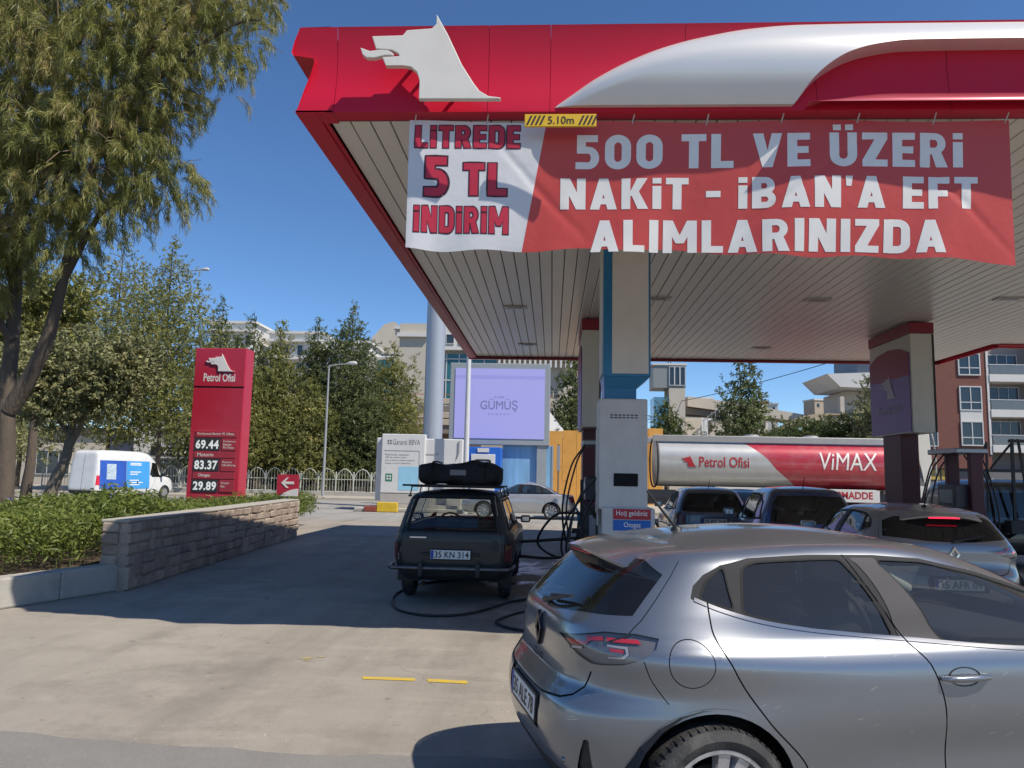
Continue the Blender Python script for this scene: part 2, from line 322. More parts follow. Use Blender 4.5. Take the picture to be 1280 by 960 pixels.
# ------------------------------------------------------------------ ground, forecourt, road
def concrete_mat(name, c0, c1, crack=True, wet=None, tyre=True, rough=.82, joint=None):
    m, nt, b, out = _nt(name); N = nt.nodes; L = nt.links
    geo = N.new('ShaderNodeNewGeometry'); P = geo.outputs['Position']
    def noise(scale, det=6, ro=.6, st=None):
        n = N.new('ShaderNodeTexNoise'); n.inputs['Scale'].default_value = scale; n.inputs['Detail'].default_value = det; n.inputs['Roughness'].default_value = ro
        if st:
            mp = N.new('ShaderNodeMapping'); mp.inputs['Scale'].default_value = st; mp.inputs['Rotation'].default_value = (0, 0, st[2] if len(st) > 2 else 0); mp.inputs['Scale'].default_value = (st[0], st[1], 1); L.new(P, mp.inputs[0]); L.new(mp.outputs[0], n.inputs[0])
        else: L.new(P, n.inputs[0])
        return n.outputs[0]
    def ramp(src, p0, p1, v0=0., v1=1.):
        r = N.new('ShaderNodeMapRange'); r.inputs[1].default_value = p0; r.inputs[2].default_value = p1; r.inputs[3].default_value = v0; r.inputs[4].default_value = v1; L.new(src, r.inputs[0]); return r.outputs[0]
    def mixc(fac, a, c, mode='MIX'):
        k = N.new('ShaderNodeMixRGB'); k.blend_type = mode
        if isinstance(fac, float): k.inputs[0].default_value = fac
        else: L.new(fac, k.inputs[0])
        for i, q in ((1, a), (2, c)):
            if isinstance(q, tuple): k.inputs[i].default_value = (*q, 1)
            else: L.new(q, k.inputs[i])
        return k.outputs[0]
    col = mixc(ramp(noise(.35, 8), .3, .7), c0, c1)
    col = mixc(ramp(noise(2.6, 8, .7), .35, .75, 0, .55), col, tuple(v*.82 for v in c0))
    col = mixc(ramp(noise(90, 3, .6), .45, .75, 0, .35), col, tuple(min(1, v*1.35) for v in c1))
    if tyre:
        col = mixc(ramp(noise(.9, 6, .65, (1.0, .12, .25)), .50, .72, 0, .6), col, tuple(v*.62 for v in c0))
        col = mixc(ramp(noise(1.7, 6, .7, (.14, 1.2, .1)), .55, .72, 0, .4), col, tuple(v*1.18 for v in c1))
        col = mixc(ramp(noise(.55, 8, .75), .50, .64, 0, .6), col, tuple(v*.70 for v in c0))
        col = mixc(ramp(noise(34., 2, .5), .70, .74, 0, .7), col, tuple(v*.45 for v in c0))
        col = mixc(ramp(noise(26., 2, .5, (1, .6, .3)), .72, .76, 0, .6), col, tuple(min(1, v*1.7) for v in c1))
        col = mixc(ramp(noise(7., 3, .5), .68, .74, 0, .5), col, tuple(v*.4 for v in c0))
    if crack:
        v = N.new('ShaderNodeTexVoronoi'); v.feature = 'DISTANCE_TO_EDGE'; v.inputs['Scale'].default_value = .16
        wv = N.new('ShaderNodeTexNoise'); wv.inputs['Scale'].default_value = 2.2; wv.inputs['Detail'].default_value = 6; L.new(P, wv.inputs[0])
        ad = N.new('ShaderNodeMixRGB'); ad.blend_type = 'ADD'; ad.inputs[0].default_value = .5; L.new(P, ad.inputs[1]); L.new(wv.outputs[1], ad.inputs[2]); L.new(ad.outputs[0], v.inputs['Vector'])
        k = N.new('ShaderNodeMath'); k.operation = 'MULTIPLY'; L.new(ramp(v.outputs['Distance'], .0008, .0022, .55, 0), k.inputs[0]); L.new(ramp(noise(.6), .52, .62), k.inputs[1])
        col = mixc(k.outputs[0], col, tuple(v_*.45 for v_ in c0))
    rsock = ramp(noise(1.5), .3, .7, rough-.1, rough+.08)
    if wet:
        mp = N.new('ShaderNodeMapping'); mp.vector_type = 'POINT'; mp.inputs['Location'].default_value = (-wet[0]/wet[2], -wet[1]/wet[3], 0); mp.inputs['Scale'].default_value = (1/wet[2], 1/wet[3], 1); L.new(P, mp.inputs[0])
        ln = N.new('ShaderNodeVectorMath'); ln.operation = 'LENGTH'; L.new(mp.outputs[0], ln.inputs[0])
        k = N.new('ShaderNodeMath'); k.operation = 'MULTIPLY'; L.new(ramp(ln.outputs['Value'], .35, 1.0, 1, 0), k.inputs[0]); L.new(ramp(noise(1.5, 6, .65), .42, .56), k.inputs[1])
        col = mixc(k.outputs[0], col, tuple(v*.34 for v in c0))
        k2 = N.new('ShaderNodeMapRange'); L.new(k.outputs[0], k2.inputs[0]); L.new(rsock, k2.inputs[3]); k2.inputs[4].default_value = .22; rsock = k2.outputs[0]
    L.new(col, b.inputs['Base Color']); L.new(rsock, b.inputs['Roughness']); b.inputs['Specular IOR Level'].default_value = .35
    bp = N.new('ShaderNodeBump'); bp.inputs['Strength'].default_value = .35; bp.inputs['Distance'].default_value = .012; L.new(noise(55, 5, .7), bp.inputs['Height']); L.new(bp.outputs[0], b.inputs['Normal'])
    MATS[name] = m; return m
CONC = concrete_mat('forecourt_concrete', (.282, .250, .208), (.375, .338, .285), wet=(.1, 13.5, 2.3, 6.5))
ASPH = concrete_mat('road_asphalt', (.29, .275, .25), (.36, .345, .315), crack=False)
DARKASPH = concrete_mat('dark_asphalt', (.20, .188, .17), (.27, .255, .235), crack=False, tyre=False)
EARTH = M('dry_earth', (.24, .20, .15), .95, var=.3, vs=.6, bump=.6, bs=12)
def sheet(name, pts, z, mat, n=1):
    b = B(); b.add([(x, y, z) for x, y in pts], [tuple(range(len(pts)))]); return struct(b.build(name, mat))
sheet('ground', [(-900, -400), (900, -400), (900, 1500), (-900, 1500)], -.012, EARTH)
sheet('road', [(-120, 27.6), (60, 27.6), (60, 49), (-120, 49)], -.006, ASPH)
sheet('forecourt', [(-16, -25), (24, -25), (24, 27.6), (-16, 27.6)], 0, CONC)
sheet('street', [(-16, -25), (24, -25), (24, 4.45)]+[(6-k*.22, 4.62+k*.006+random.uniform(-.045, .045)+.05*math.sin(k*.31)) for k in range(60)]+[(-16, 5.2)], .004, DARKASPH)
# painted marks
YEL = M('yellow_paint', (.62, .42, .03), .7, var=.15, vs=14, dirt=(.28, .25, .2), ds=14, da=.75)
for pts in ([(-1.545, 6.53), (-1.10, 6.53), (-1.09, 6.45), (-1.52, 6.45)], [(-1.0, 6.53), (-.665, 6.51), (-.66, 6.42), (-.985, 6.44)]):
    struct(sheet('painted_line', pts, .004, YEL))
YW = M('worn_yellow', (.42, .33, .15), .8, var=.3, vs=20)
for pts in ([(-2.26, 7.06), (-2.18, 7.13), (-2.13, 7.10), (-2.19, 7.05)], [(-2.14, 7.15), (-2.03, 7.17), (-2.06, 7.13)], [(-2.2, 7.0), (-2.12, 7.02), (-2.15, 6.98)]): struct(sheet('painted_mark', pts, .004, YW))
# pavement with kerb on the far side of the road, and the strip in front of the bank kiosk
KERB = M('kerb_concrete', (.42, .40, .36), .85, var=.15, vs=3, bump=.3, bs=40, dirt=(.2, .18, .15), ds=3, da=.5)
b = B(); b.box(-90, -9.0, 46.2, 62, -.02, .14); struct(b.build('pavement', M('pavement_stone', (.40, .36, .30), .9, var=.15, vs=2, bump=.3, bs=20), bev=.02))
b = B(); b.box(-8.3, 12, 36.2, 60, -.02, .13); struct(b.build('pavement', MATS['pavement_stone'], bev=.02))
b = B(); b.box(-70, -16.2, 25.5, 36.5, -.02, .12); struct(b.build('pavement', MATS['pavement_stone'], bev=.02))
# ------------------------------------------------------------------ car builder
def interp(pts):
    xs = np.array([p[0] for p in pts], float); ys = np.array([p[1] for p in pts], float)
    # monotone-ish cubic (Catmull-Rom on finite differences) so that panels stay smooth
    d = np.zeros_like(ys); h = np.diff(xs); sl = np.diff(ys)/h
    d[0], d[-1] = sl[0], sl[-1]
    for i in range(1, len(xs)-1):
        d[i] = 0 if sl[i-1]*sl[i] <= 0 else 2*sl[i-1]*sl[i]/(sl[i-1]+sl[i])
    def f(x):
        x = np.clip(x, xs[0], xs[-1]); i = np.clip(np.searchsorted(xs, x)-1, 0, len(xs)-2)
        t = (x-xs[i])/h[i]
        return ys[i]*(2*t**3-3*t**2+1)+h[i]*d[i]*(t**3-2*t**2+t)+ys[i+1]*(-2*t**3+3*t**2)+h[i]*d[i+1]*(t**3-t**2)
    return f
class Shell:
    """car skin: horizontal slices with rounded corners. x forward from the rear bumper, y left, z up"""
    def __init__(s, rear, front, half, nr=5., nf=5., z0=.25, z1=1.40, squash=None, zb=1.0, bumps=(), roof=1.44, roofc=None):
        s.xr, s.xf, s.w = interp(rear), interp(front), interp(half); s.nr, s.nf = nr, nf
        s.z0, s.z1, s.zb = z0, z1, zb; s.sq = interp(squash) if squash else None; s.bumps = bumps; s.roof = roof
        t = np.linspace(0, math.pi, 1601); c = -np.cos(t)
        cx = np.sign(c)*np.abs(c)**.5
        # dense table of the reference plan curve
        e = np.linspace(0, 1, 801)**2
        cr = -(1-e)  # rear half: cx -1..0
        cyr = (1-np.abs(cr)**nr).clip(0)**(1/nr)
        cf = np.linspace(0, 1, 801); cf = 1-(1-cf)**2; cyf = (1-np.abs(cf)**nf).clip(0)**(1/nf)
        s.cx = np.concatenate([cr, cf[1:]]); s.cy = np.concatenate([cyr, cyf[1:]])
        Lx = (s.xf(.6)-s.xr(.6))/2; W = s.w(.6)
        s.s = np.concatenate([[0], np.cumsum(np.hypot(np.diff(s.cx)*Lx, np.diff(s.cy)*W))]); s.S = s.s[-1]
        s.mid = 800
    def fwd(s, S, Z):
        S = np.asarray(S, float); Z = np.asarray(Z, float)
        cx = np.interp(S, s.s, s.cx); cy = np.interp(S, s.s, s.cy)
        a, b = s.xr(Z), s.xf(Z); x = a+(b-a)*(cx+1)/2; y = s.w(Z)*cy; z = Z.copy()
        if s.sq is not None:
            k = s.sq(x); z = np.where(Z > s.zb, s.zb+(Z-s.zb)*k, Z)
        for bx, bz, sx, sz, am in s.bumps: y = y+am*cy*np.exp(-((x-bx)/sx)**2-((z-bz)/sz)**2)
        return np.stack([x, y, z], -1)
    def zt(s, x, z):
        if s.sq is None: return z
        return np.where(z > s.zb, s.zb+(z-s.zb)/s.sq(x), z)
    def side(s, poly):   # side view (x, z) -> (S, Z)
        p = np.array(poly, float); Z = s.zt(p[:, 0], p[:, 1]); a, b = s.xr(Z), s.xf(Z)
        return np.stack([np.interp(2*(p[:, 0]-a)/(b-a)-1, s.cx, s.s), Z], -1)
    def rear(s, poly):   # rear view (y, z) -> (S, Z), z in design height
        p = np.array(poly, float); c = np.clip(p[:, 0]/s.w(p[:, 1]), 0, .9999)
        return np.stack([np.interp(c, s.cy[:s.mid+1], s.s[:s.mid+1]), p[:, 1]], -1)
    def front(s, poly):
        p = np.array(poly, float); c = np.clip(p[:, 0]/s.w(p[:, 1]), 0, .9999)
        return np.stack([np.interp(c, s.cy[s.mid:][::-1], s.s[s.mid:][::-1]), p[:, 1]], -1)
    def nrm(s, S, Z):
        e = .004
        S1, S0 = np.clip(S+e, 0, s.S), np.clip(S-e, 0, s.S); Z1, Z0 = np.clip(Z+e, s.z0, s.z1), np.clip(Z-e, s.z0, s.z1)
        a = s.fwd(S1, Z)-s.fwd(S0, Z); b = s.fwd(S, Z1)-s.fwd(S, Z0)
        # mirror symmetry at both centre lines
        a[S < 1e-4] = (0, 1, 0); a[S > s.S-1e-4] = (0, -1, 0)
        n = np.cross(b, a); l = np.linalg.norm(n, axis=1, keepdims=True); l[l < 1e-12] = 1
        return n/l
def dens(poly, d, closed=True):
    p = np.asarray(poly, float); out = []
    m = len(p) if closed else len(p)-1
    for i in range(m):
        a, b = p[i], p[(i+1) % len(p)]; k = max(1, int(np.linalg.norm(b-a)/d))
        out += [a+(b-a)*j/k for j in range(k)]
    if not closed: out.append(p[-1])
    return np.array(out)
def rnd(poly, r=.03, n=4):
    """round the corners of a polygon"""
    p = [np.array(q, float) for q in poly]; out = []; k = len(p)
    for i in range(k):
        a, b, c = p[i-1], p[i], p[(i+1) % k]
        da, dc = a-b, c-b; la, lc = np.linalg.norm(da), np.linalg.norm(dc); q = min(r, la*.45, lc*.45)
        s0, s1 = b+da/la*q, b+dc/lc*q
        for j in range(n+1):
            t = j/n; out.append((1-t)**2*s0+2*t*(1-t)*b+t*t*s1)
    return np.array(out)
def strip(line, w):
    """polyline -> thin polygon"""
    p = np.asarray(line, float); t = np.gradient(p, axis=0); n = np.stack([-t[:, 1], t[:, 0]], -1); n /= np.linalg.norm(n, axis=1, keepdims=True)+1e-12
    return np.concatenate([p+n*w/2, (p-n*w/2)[::-1]])
def circ(cx, cz, r, n=28, a0=0, a1=2*math.pi): return [(cx+r*math.cos(a0+(a1-a0)*i/n), cz+r*math.sin(a0+(a1-a0)*i/n)) for i in range(n)]
def smoothline(pts, n=40):
    p = np.array(pts, float); t = np.linspace(0, 1, len(p)); fx, fz = interp(list(zip(t, p[:, 0]))), interp(list(zip(t, p[:, 1])))
    u = np.linspace(0, 1, n); return np.stack([fx(u), fz(u)], -1)
def inpoly(P, poly):
    x, y = P[:, 0], P[:, 1]; r = np.zeros(len(P), bool); q = np.asarray(poly); j = len(q)-1
    for i in range(len(q)):
        xi, yi, xj, yj = q[i, 0], q[i, 1], q[j, 0], q[j, 1]
        c = ((yi > y) != (yj > y)) & (x < (xj-xi)*(y-yi)/((yj-yi) if yj != yi else 1e-12)+xi); r ^= c; j = i
    return r
def skin(sh, regions, gs, gz, d=.03):
    """cut the half skin into regions (name, polygon in S,Z); later ones win. returns {name: (P, N, tris)}"""
    Sg = np.linspace(0, sh.S, gs); Zg = np.asarray(gz)
    pts = [(a, b) for b in Zg for a in Sg]; edges = []
    polys = []
    for nm, poly in regions:
        q = dens(poly, d); q[:, 0] = np.clip(q[:, 0], 0, sh.S); q[:, 1] = np.clip(q[:, 1], sh.z0, sh.z1); polys.append((nm, q))
        n0 = len(pts); pts += [tuple(v) for v in q]; edges += [(n0+i, n0+(i+1) % len(q)) for i in range(len(q))]
    res = delaunay_2d_cdt([Vector(p) for p in pts], edges, [], 0, 1e-5)
    V = np.array([tuple(v) for v in res[0]]); T = np.array([f for f in res[2] if len(f) == 3])
    cen = V[T].mean(1); lab = np.zeros(len(T), int); names = ['body']
    for nm, q in polys:
        if nm not in names: names.append(nm)
        lo, hi = q.min(0), q.max(0); idx = np.where((cen[:, 0] > lo[0]) & (cen[:, 0] < hi[0]) & (cen[:, 1] > lo[1]) & (cen[:, 1] < hi[1]))[0]
        lab[idx[inpoly(cen[idx], q)]] = names.index(nm)
    P = sh.fwd(V[:, 0], V[:, 1]); Nn = sh.nrm(V[:, 0], V[:, 1]); out = {}
    for k, nm in enumerate(names):
        t = T[lab == k]
        if len(t): u, inv = np.unique(t, return_inverse=True); out[nm] = (P[u], Nn[u], inv.reshape(-1, 3))
    return out
def islands(P, Nn, T):
    par = list(range(len(P)))
    def find(a):
        while par[a] != a: par[a] = par[par[a]]; a = par[a]
        return a
    for a, b, c in T.tolist():
        ra, rb, rc = find(a), find(b), find(c); par[rb] = ra; par[rc] = ra if find(rc) != ra else par[rc]
    root = np.array([find(int(t[0])) for t in T]); out = []
    for r in np.unique(root):
        t = T[root == r]
        if len(t) < 2: continue
        u, inv = np.unique(t, return_inverse=True); out.append((P[u], Nn[u], inv.reshape(-1, 3)))
    return out
def skin_obj(name, parts, mat, parent, inset=0., thick=0.):
    """parts: list of (P, N, T, mirror) -> one mesh with exact normals"""
    V, NN, TT = [], [], []; n = 0
    for P, Nn, T, mir in parts:
        p = P-Nn*inset; q = Nn.copy(); t = T.copy()
        if mir: p = p*(1, -1, 1); q = q*(1, -1, 1); t = t[:, ::-1]
        V.append(p); NN.append(q); TT.append(t+n); n += len(p)
    V, NN, TT = np.concatenate(V), np.concatenate(NN), np.concatenate(TT)
    me = bpy.data.meshes.new(name); me.from_pydata(V.tolist(), [], TT.tolist())
    me.shade_smooth()
    # face winding must agree with the normals
    me.update(); fn = np.array([p.normal[:] for p in me.polygons]); mn = NN[TT].mean(1)
    if (fn*mn).sum() < 0: me.flip_normals()
    me.normals_split_custom_set_from_vertices([tuple(v) for v in NN])
    return link(name, me, mat, parent)
def roof_grid(sh, nr=14, ns=140):
    """roof between the top edges of the skin, crowned in the middle"""
    S = np.linspace(0, sh.S, ns); T = sh.fwd(S, np.full(ns, sh.z1)); b = B()
    CX = np.interp(S, sh.s, sh.cx)
    def crown(x, y, yt, zt, c): return zt+(sh.roof-sh.z1)*(sh.sq(x) if sh.sq is not None else 1)*(1-(abs(y)/max(yt, 1e-3))**2.4)*(1-abs(c)**3)
    ys = np.concatenate([np.linspace(1, -1, 2*nr+1)])
    vs = []
    for i in range(ns):
        x, yt, zt = T[i]
        for k in ys: vs.append((x, k*yt, crown(x, k*yt, yt, zt, CX[i])))
    w = len(ys)
    b.add(vs, [(i*w+j, i*w+j+1, (i+1)*w+j+1, (i+1)*w+j) for i in range(ns-1) for j in range(w-1)])
    return b
def wheel_parts(parent, cx, cy, r, wid, side, rimr, style, m_t, m_r, m_d):
    """wheel part with tyre and rim below it; side +1 left, -1 right (outer face)"""
    hub = B(); o = side
    hub.lathe([(.01, cy-o*.02), (rimr*.62, cy-o*.02), (rimr*.62, cy-o*.05)], 24, 'y', (cx, 0, r))
    w = hub.build('wheel', m_d, parent, 40)
    t = B(); y0, y1 = cy+o*wid/2, cy-o*wid/2
    pr = [(rimr, y0-o*.012), (rimr+.012, y0-o*.002), ((rimr+r)/2, y0+o*.006), (r-.03, y0-o*.004), (r-.008, y0-o*.022), (r, y0-o*.05), (r, cy), (r, y1+o*.05), (r-.02, y1+o*.01), (rimr, y1)]
    t.lathe(pr, 56, 'y', (cx, 0, r))
    if r > .28 and style == 'spoke5':
        for k in range(56):  # tread blocks on the shoulder
            a = 2*math.pi*k/56; mt = Matrix.Translation((cx, 0, r)) @ Matrix.Rotation(a, 4, 'Y')
            ya, yb = sorted((y0-o*.024, y0-o*.07)); t.box(r-.012, r+.002, ya, yb, -.012, .012, mt)
    t.build('tyre', m_t, w, 35)
    m = B(); yo = y0-o*.012
    m.lathe([(rimr+.004, yo+o*.004), (rimr-.012, yo+o*.004), (rimr-.025, yo-o*.02), (rimr-.03, yo-o*.12)], 56, 'y', (cx, 0, r))
    m.lathe([(.012, yo-o*.004), (.035, yo-o*.006), (.06, yo-o*.02), (.075, yo-o*.05)], 28, 'y', (cx, 0, r))
    ns = {'spoke5': 10, 'steel': 0, 'cover': 9, 'multi': 14}[style]
    for k in range(ns):
        if style == 'spoke5': a = 2*math.pi*(k//2)/5+(.21 if k % 2 else -.21); wi, wo = .018, .027
        elif style == 'cover': a = 2*math.pi*k/ns; wi, wo = .016, .045
        else: a = 2*math.pi*k/ns; wi, wo = .008, .014
        mt = Matrix.Translation((cx, 0, r)) @ Matrix.Rotation(a, 4, 'Y')
        L = rimr-.018; yf = yo-o*.006; yb = yo-o*.045
        vs = [(.05, yf-o*.014, -wi), (.05, yf-o*.014, wi), (L, yf, wo), (L, yf, -wo), (.05, yb, -wi-.01), (.05, yb, wi+.01), (L, yb, wo+.01), (L, yb, -wo-.01)]
        m.add([tuple(mt @ Vector(v)) for v in vs], [(0, 1, 2, 3), (0, 4, 5, 1), (1, 5, 6, 2), (2, 6, 7, 3), (3, 7, 4, 0)])
    if style == 'steel':
        m.lathe([(.05, yo-o*.01), (.09, yo-o*.03), (rimr*.62, yo-o*.012), (rimr*.8, yo-o*.03), (rimr-.02, yo-o*.03)], 36, 'y', (cx, 0, r))
    m.build('rim', m_r, w, 32)
    return w
def plate(parent, txt, x, z, w=.52, h=.112, m=None, tilt=0., fwd=-1):
    """number plate with its lettering, on the rear face (normal -x)"""
    b = B(); mt = Matrix.Translation((x, 0, z)) @ Matrix.Rotation(tilt, 4, 'Y')
    b.box(-.010, .004, -w/2, w/2, -h/2, h/2, mt); p = b.build('number_plate', M('plate_white', (.72, .72, .70), .45, var=.05), parent, bev=.003)
    b = B(); b.box(-.008, .006, -w/2-.012, w/2+.012, -h/2-.012, h/2+.012, mt); b.build('plate_holder', M('black_plastic', (.018, .018, .02), .5, bump=.1, bs=200), parent, bev=.003)
    f = lambda u, v: tuple(mt @ Vector((-.0125, -u, v)))
    text(p, 'lettering', txt, M('plate_black', (.01, .01, .012), .5), f, -w/2+.055, w/2-.02, -h/2+.016, h/2-.016, bold=.012)
    b = B(); b.add([f(-w/2+.004, -h/2+.004), f(-w/2+.042, -h/2+.004), f(-w/2+.042, h/2-.004), f(-w/2+.004, h/2-.004)], [(0, 1, 2, 3)]); b.build('country_strip', M('plate_blue', (.02, .06, .35), .5), p)
    return p
def seats(parent, rows, m, hw=.42, z=.28, hb=.72, tilt=.22):
    for x, n in rows:
        for k in range(n):
            y = (k-(n-1)/2)*hw*2*.93 if n > 1 else 0
            b = B(); wd = hw*.86 if n > 1 else hw*2.2
            b.box(x, x+.5, y-wd/2, y+wd/2, z, z+.2)
            mt = Matrix.Translation((x+.06, y, z+.12)) @ Matrix.Rotation(-tilt, 4, 'Y')
            b.box(-.09, .07, -wd/2, wd/2, 0, hb*.82, mt)
            s = b.build('seat', m, parent, 40, bev=.035, seg=3)
            if n > 1:
                h = B(); h.box(-.06, .05, -.12, .12, hb*.86, hb*1.10, mt); h.cyl(mt @ Vector((0, -.06, hb*.75)), mt @ Vector((0, -.06, hb*.9)), .008); h.cyl(mt @ Vector((0, .06, hb*.75)), mt @ Vector((0, .06, hb*.9)), .008)
                h.build('headrest', m, s, 40, bev=.03, seg=3)
def steering(parent, x, y, z, m, r=.185, tilt=.45):
    b = B(); mt = Matrix.Translation((x, y, z)) @ Matrix.Rotation(-tilt, 4, 'Y')
    pts = [mt @ Vector((0, r*math.cos(a), r*math.sin(a))) for a in np.linspace(0, 2*math.pi, 33)]
    b.tube(pts, .017, 8, False); b.cyl(mt @ Vector((-.03, 0, 0)), mt @ Vector((.12, 0, -.0)), .055)
    for a in (0, math.pi, -math.pi/2): b.cyl(mt @ Vector((0, 0, 0)), mt @ Vector((0, r*math.cos(a), r*math.sin(a))), .016)
    return b.build('steering_wheel', m, parent, 40)
TYRE = M('tyre_rubber', (.022, .022, .023), .75, var=.3, vs=12, dirt=(.10, .095, .085), ds=6, da=.8, bump=.2, bs=90)
RIM_A = M('alloy', (.55, .55, .56), .35, .7, var=.08, dirt=(.1, .09, .08), ds=8, da=.5)
RIM_D = M('alloy_dark', (.10, .10, .105), .4, .8, var=.1)
DISC = M('brake_dark', (.05, .048, .045), .6, .5)
BLK = M('black_plastic', (.018, .018, .02), .5, bump=.1, bs=200)
RUB = M('rubber_trim', (.014, .014, .015), .6, spec=.1)
SEAM = M('seam_dark', (.004, .004, .004), .8)
INTR = M('interior_dark', (.035, .035, .038), .7, bump=.1, bs=150)
INTG = M('interior_grey', (.13, .13, .13), .7)
CHROME = M('chrome', (.6, .6, .62), .15, 1., var=.05)
SEATM = M('seat_fabric', (.03, .031, .035), .85, bump=.2, bs=120)
RED_L = M('red_lens', (.62, .02, .04), .18, coat=.5, spec=.6)
RED_LIT = M('red_lens_lit', (.8, .01, .03), .2, emis=((1., .02, .06), 2.2))
AMB_L = M('amber_lens', (.45, .12, .01), .2, coat=.5)
LAMPC = M('lamp_housing', (.22, .22, .23), .25, .4)
WHITE_L = M('clear_lens', (.55, .55, .57), .12, .3, coat=.5)
GL = glass('car_glass', (.72, .76, .73)); GLD = glass('car_glass_tinted', (.34, .36, .36)); GLB = glass('car_glass_dark', (.045, .048, .052))
def mix(sh, *segs):
    out = []
    for kind, pts in segs: out.append(getattr(sh, kind)(pts))
    return np.concatenate(out)
def rearz(sh, poly): return sh.rear([(y, float(sh.zt(sh.xr(z)+.12, z))) for y, z in poly])
def frontz(sh, poly): return sh.front([(y, float(sh.zt(sh.xf(z)-.12, z))) for y, z in poly])
def make_car(root, sh, regs, pm, wheels, gs=120, nz=44, zx=(), roofm=None, glassm=None, names=None, inner=INTR, rear_open=True, floor_z=.24, thick=.0):
    """regs: (key, polygon). keys: name|variant; hole = cut away. names maps key -> (part name, material, inset, split left/right, parent key)"""
    gz = np.unique(np.concatenate([np.linspace(sh.z0, sh.z1, nz), np.asarray(zx, float)]))
    R_ = skin(sh, regs, gs, gz); made = {}
    dflt = dict(body=('body', pm, 0, False), seam=('panel_gap', SEAM, .006, False), trim=('window_trim', RUB, -.002, False))
    for key, (P, Nn, T) in R_.items():
        if key == 'hole': continue
        nm, mt, ins, split = (names.get(key) if names and key in names else dflt.get(key)) or (key, pm, 0, False)
        if key == 'seam' or key == 'body':
            made[key] = [skin_obj(nm, [(P, Nn, T, False), (P, Nn, T, True)], mt, root, ins)]
            if key == 'seam': made[key][0]['kind'] = 'stuff'
            continue
        made[key] = []
        for p, q, t in islands(P, Nn, T):
            if p[:, 1].min() < 1e-3: made[key].append(skin_obj(nm, [(p, q, t, False), (p, q, t, True)], mt, root, ins))
            else:
                made[key].append(skin_obj(nm, [(p, q, t, False)], mt, root, ins))
                if split != 'right': made[key].append(skin_obj(nm, [(p, q, t, True)], mt, root, ins))
                else:
                    o = made[key][-1]; bpy.data.objects.remove(o); made[key][-1] = skin_obj(nm, [(p, q, t, True)], mt, root, ins)
                    skin_obj('body', [(p, q, t, False)], pm, root, ins)
    rb = roof_grid(sh); ro = rb.build('roof', roofm or pm, root, 60, weld=.0008); made['roof'] = [ro]
    # floor pan and dark inner lining
    S = np.linspace(0, sh.S, 60); Pb = sh.fwd(S, np.full(60, sh.z0)); b = B()
    ring = [tuple(p*(.985, .96, 1)+(.03, 0, 0)) for p in Pb]+[tuple(p*(.985, -.96, 1)+(.03, 0, 0)) for p in Pb[::-1]]
    b.add(ring+[(p[0], p[1]*.55, p[2]+.0) for p in ring], [(i, (i+1) % 120, 120+(i+1) % 120, 120+i) for i in range(120)]+[tuple(range(120, 240))])
    xs = [w[0] for w in wheels]; hw = float(sh.w(.5))
    b.box(min(xs)+.42, max(xs)-.42, -hw+.06, hw-.06, floor_z, floor_z+.05)
    b.box(min(xs)-.42, max(xs)+.42, -hw+.32, hw-.32, floor_z+.06, floor_z+.16)
    for wx, wr, *_ in wheels:   # wheel housings
        for sd in (-1, 1):
            y0, y1 = sd*(hw-.02), sd*(hw-.34); n = 14; a = np.linspace(-.15, math.pi+.15, n); rr = wr+.07
            v = [(wx+rr*math.cos(t), y0, wr+rr*math.sin(t)) for t in a]+[(wx+rr*math.cos(t), y1, wr+rr*math.sin(t)) for t in a]
            b.add(v, [(i, i+1, n+i+1, n+i) for i in range(n-1)]+[tuple(range(n, 2*n))])
    b.build('underbody', BLK, root)
    for wx, wr, tr, wd, rim, st, mr in wheels:
        for sd in (1, -1): wheel_parts(root, wx, sd*tr, wr, wd, sd, rim, st, TYRE, mr, DISC)
    return made
def mirrors(root, x, y, z, m, sx=1.):
    for sd in (1, -1):
        b = B(); b.box(x-.05, x+.10, sd*y+(0 if sd > 0 else -.2)*sx, sd*y+(.2 if sd > 0 else 0)*sx, z, z+.14*sx); o = b.build('wing_mirror', m, root, 40, bev=.035, seg=3)
        b = B(); b.box(x-.056, x-.051, sd*(y+.03), sd*(y+.17*sx), z+.025, z+.115*sx); b.build('mirror_glass', CHROME, o)

# ---- hatchback (near silver car, grey car in the queue)
CLIO_SH = Shell(
    rear=[(.22,.20),(.28,.10),(.36,.04),(.46,.005),(.56,-.005),(.66,.01),(.72,.045),(.77,.075),(.84,.085),(.93,.085),(1.0,.10),(1.08,.155),(1.18,.235),(1.28,.33),(1.35,.41),(1.38,.46),(1.40,.56)],
    front=[(.22,3.92),(.35,4.02),(.5,4.05),(.65,4.02),(.74,3.94),(.80,3.78),(.87,3.45),(.93,3.15),(.97,3.0),(1.02,2.88),(1.1,2.72),(1.2,2.50),(1.3,2.24),(1.36,2.04),(1.40,1.80)],
    half=[(.22,.80),(.28,.845),(.4,.875),(.55,.893),(.68,.90),(.80,.895),(.87,.886),(.92,.866),(.96,.838),(1.0,.815),(1.1,.782),(1.2,.738),(1.28,.70),(1.33,.672),(1.365,.638),(1.388,.595),(1.40,.545)],
    nr=4.6, nf=4.6, z0=.22, z1=1.40, zb=1.0, roof=1.445,
    squash=[(0,.82),(.4,.86),(.8,.92),(1.3,.985),(1.8,1.0),(2.3,1.0),(3.0,.97),(4.1,.95)],
    bumps=[(.52,.94,.42,.13,.028),(.64,.55,.42,.16,.016),(3.2,.55,.42,.16,.016),(1.9,.50,.7,.10,-.02)])
def unit2(a): return a/np.linalg.norm(a, axis=1, keepdims=True)
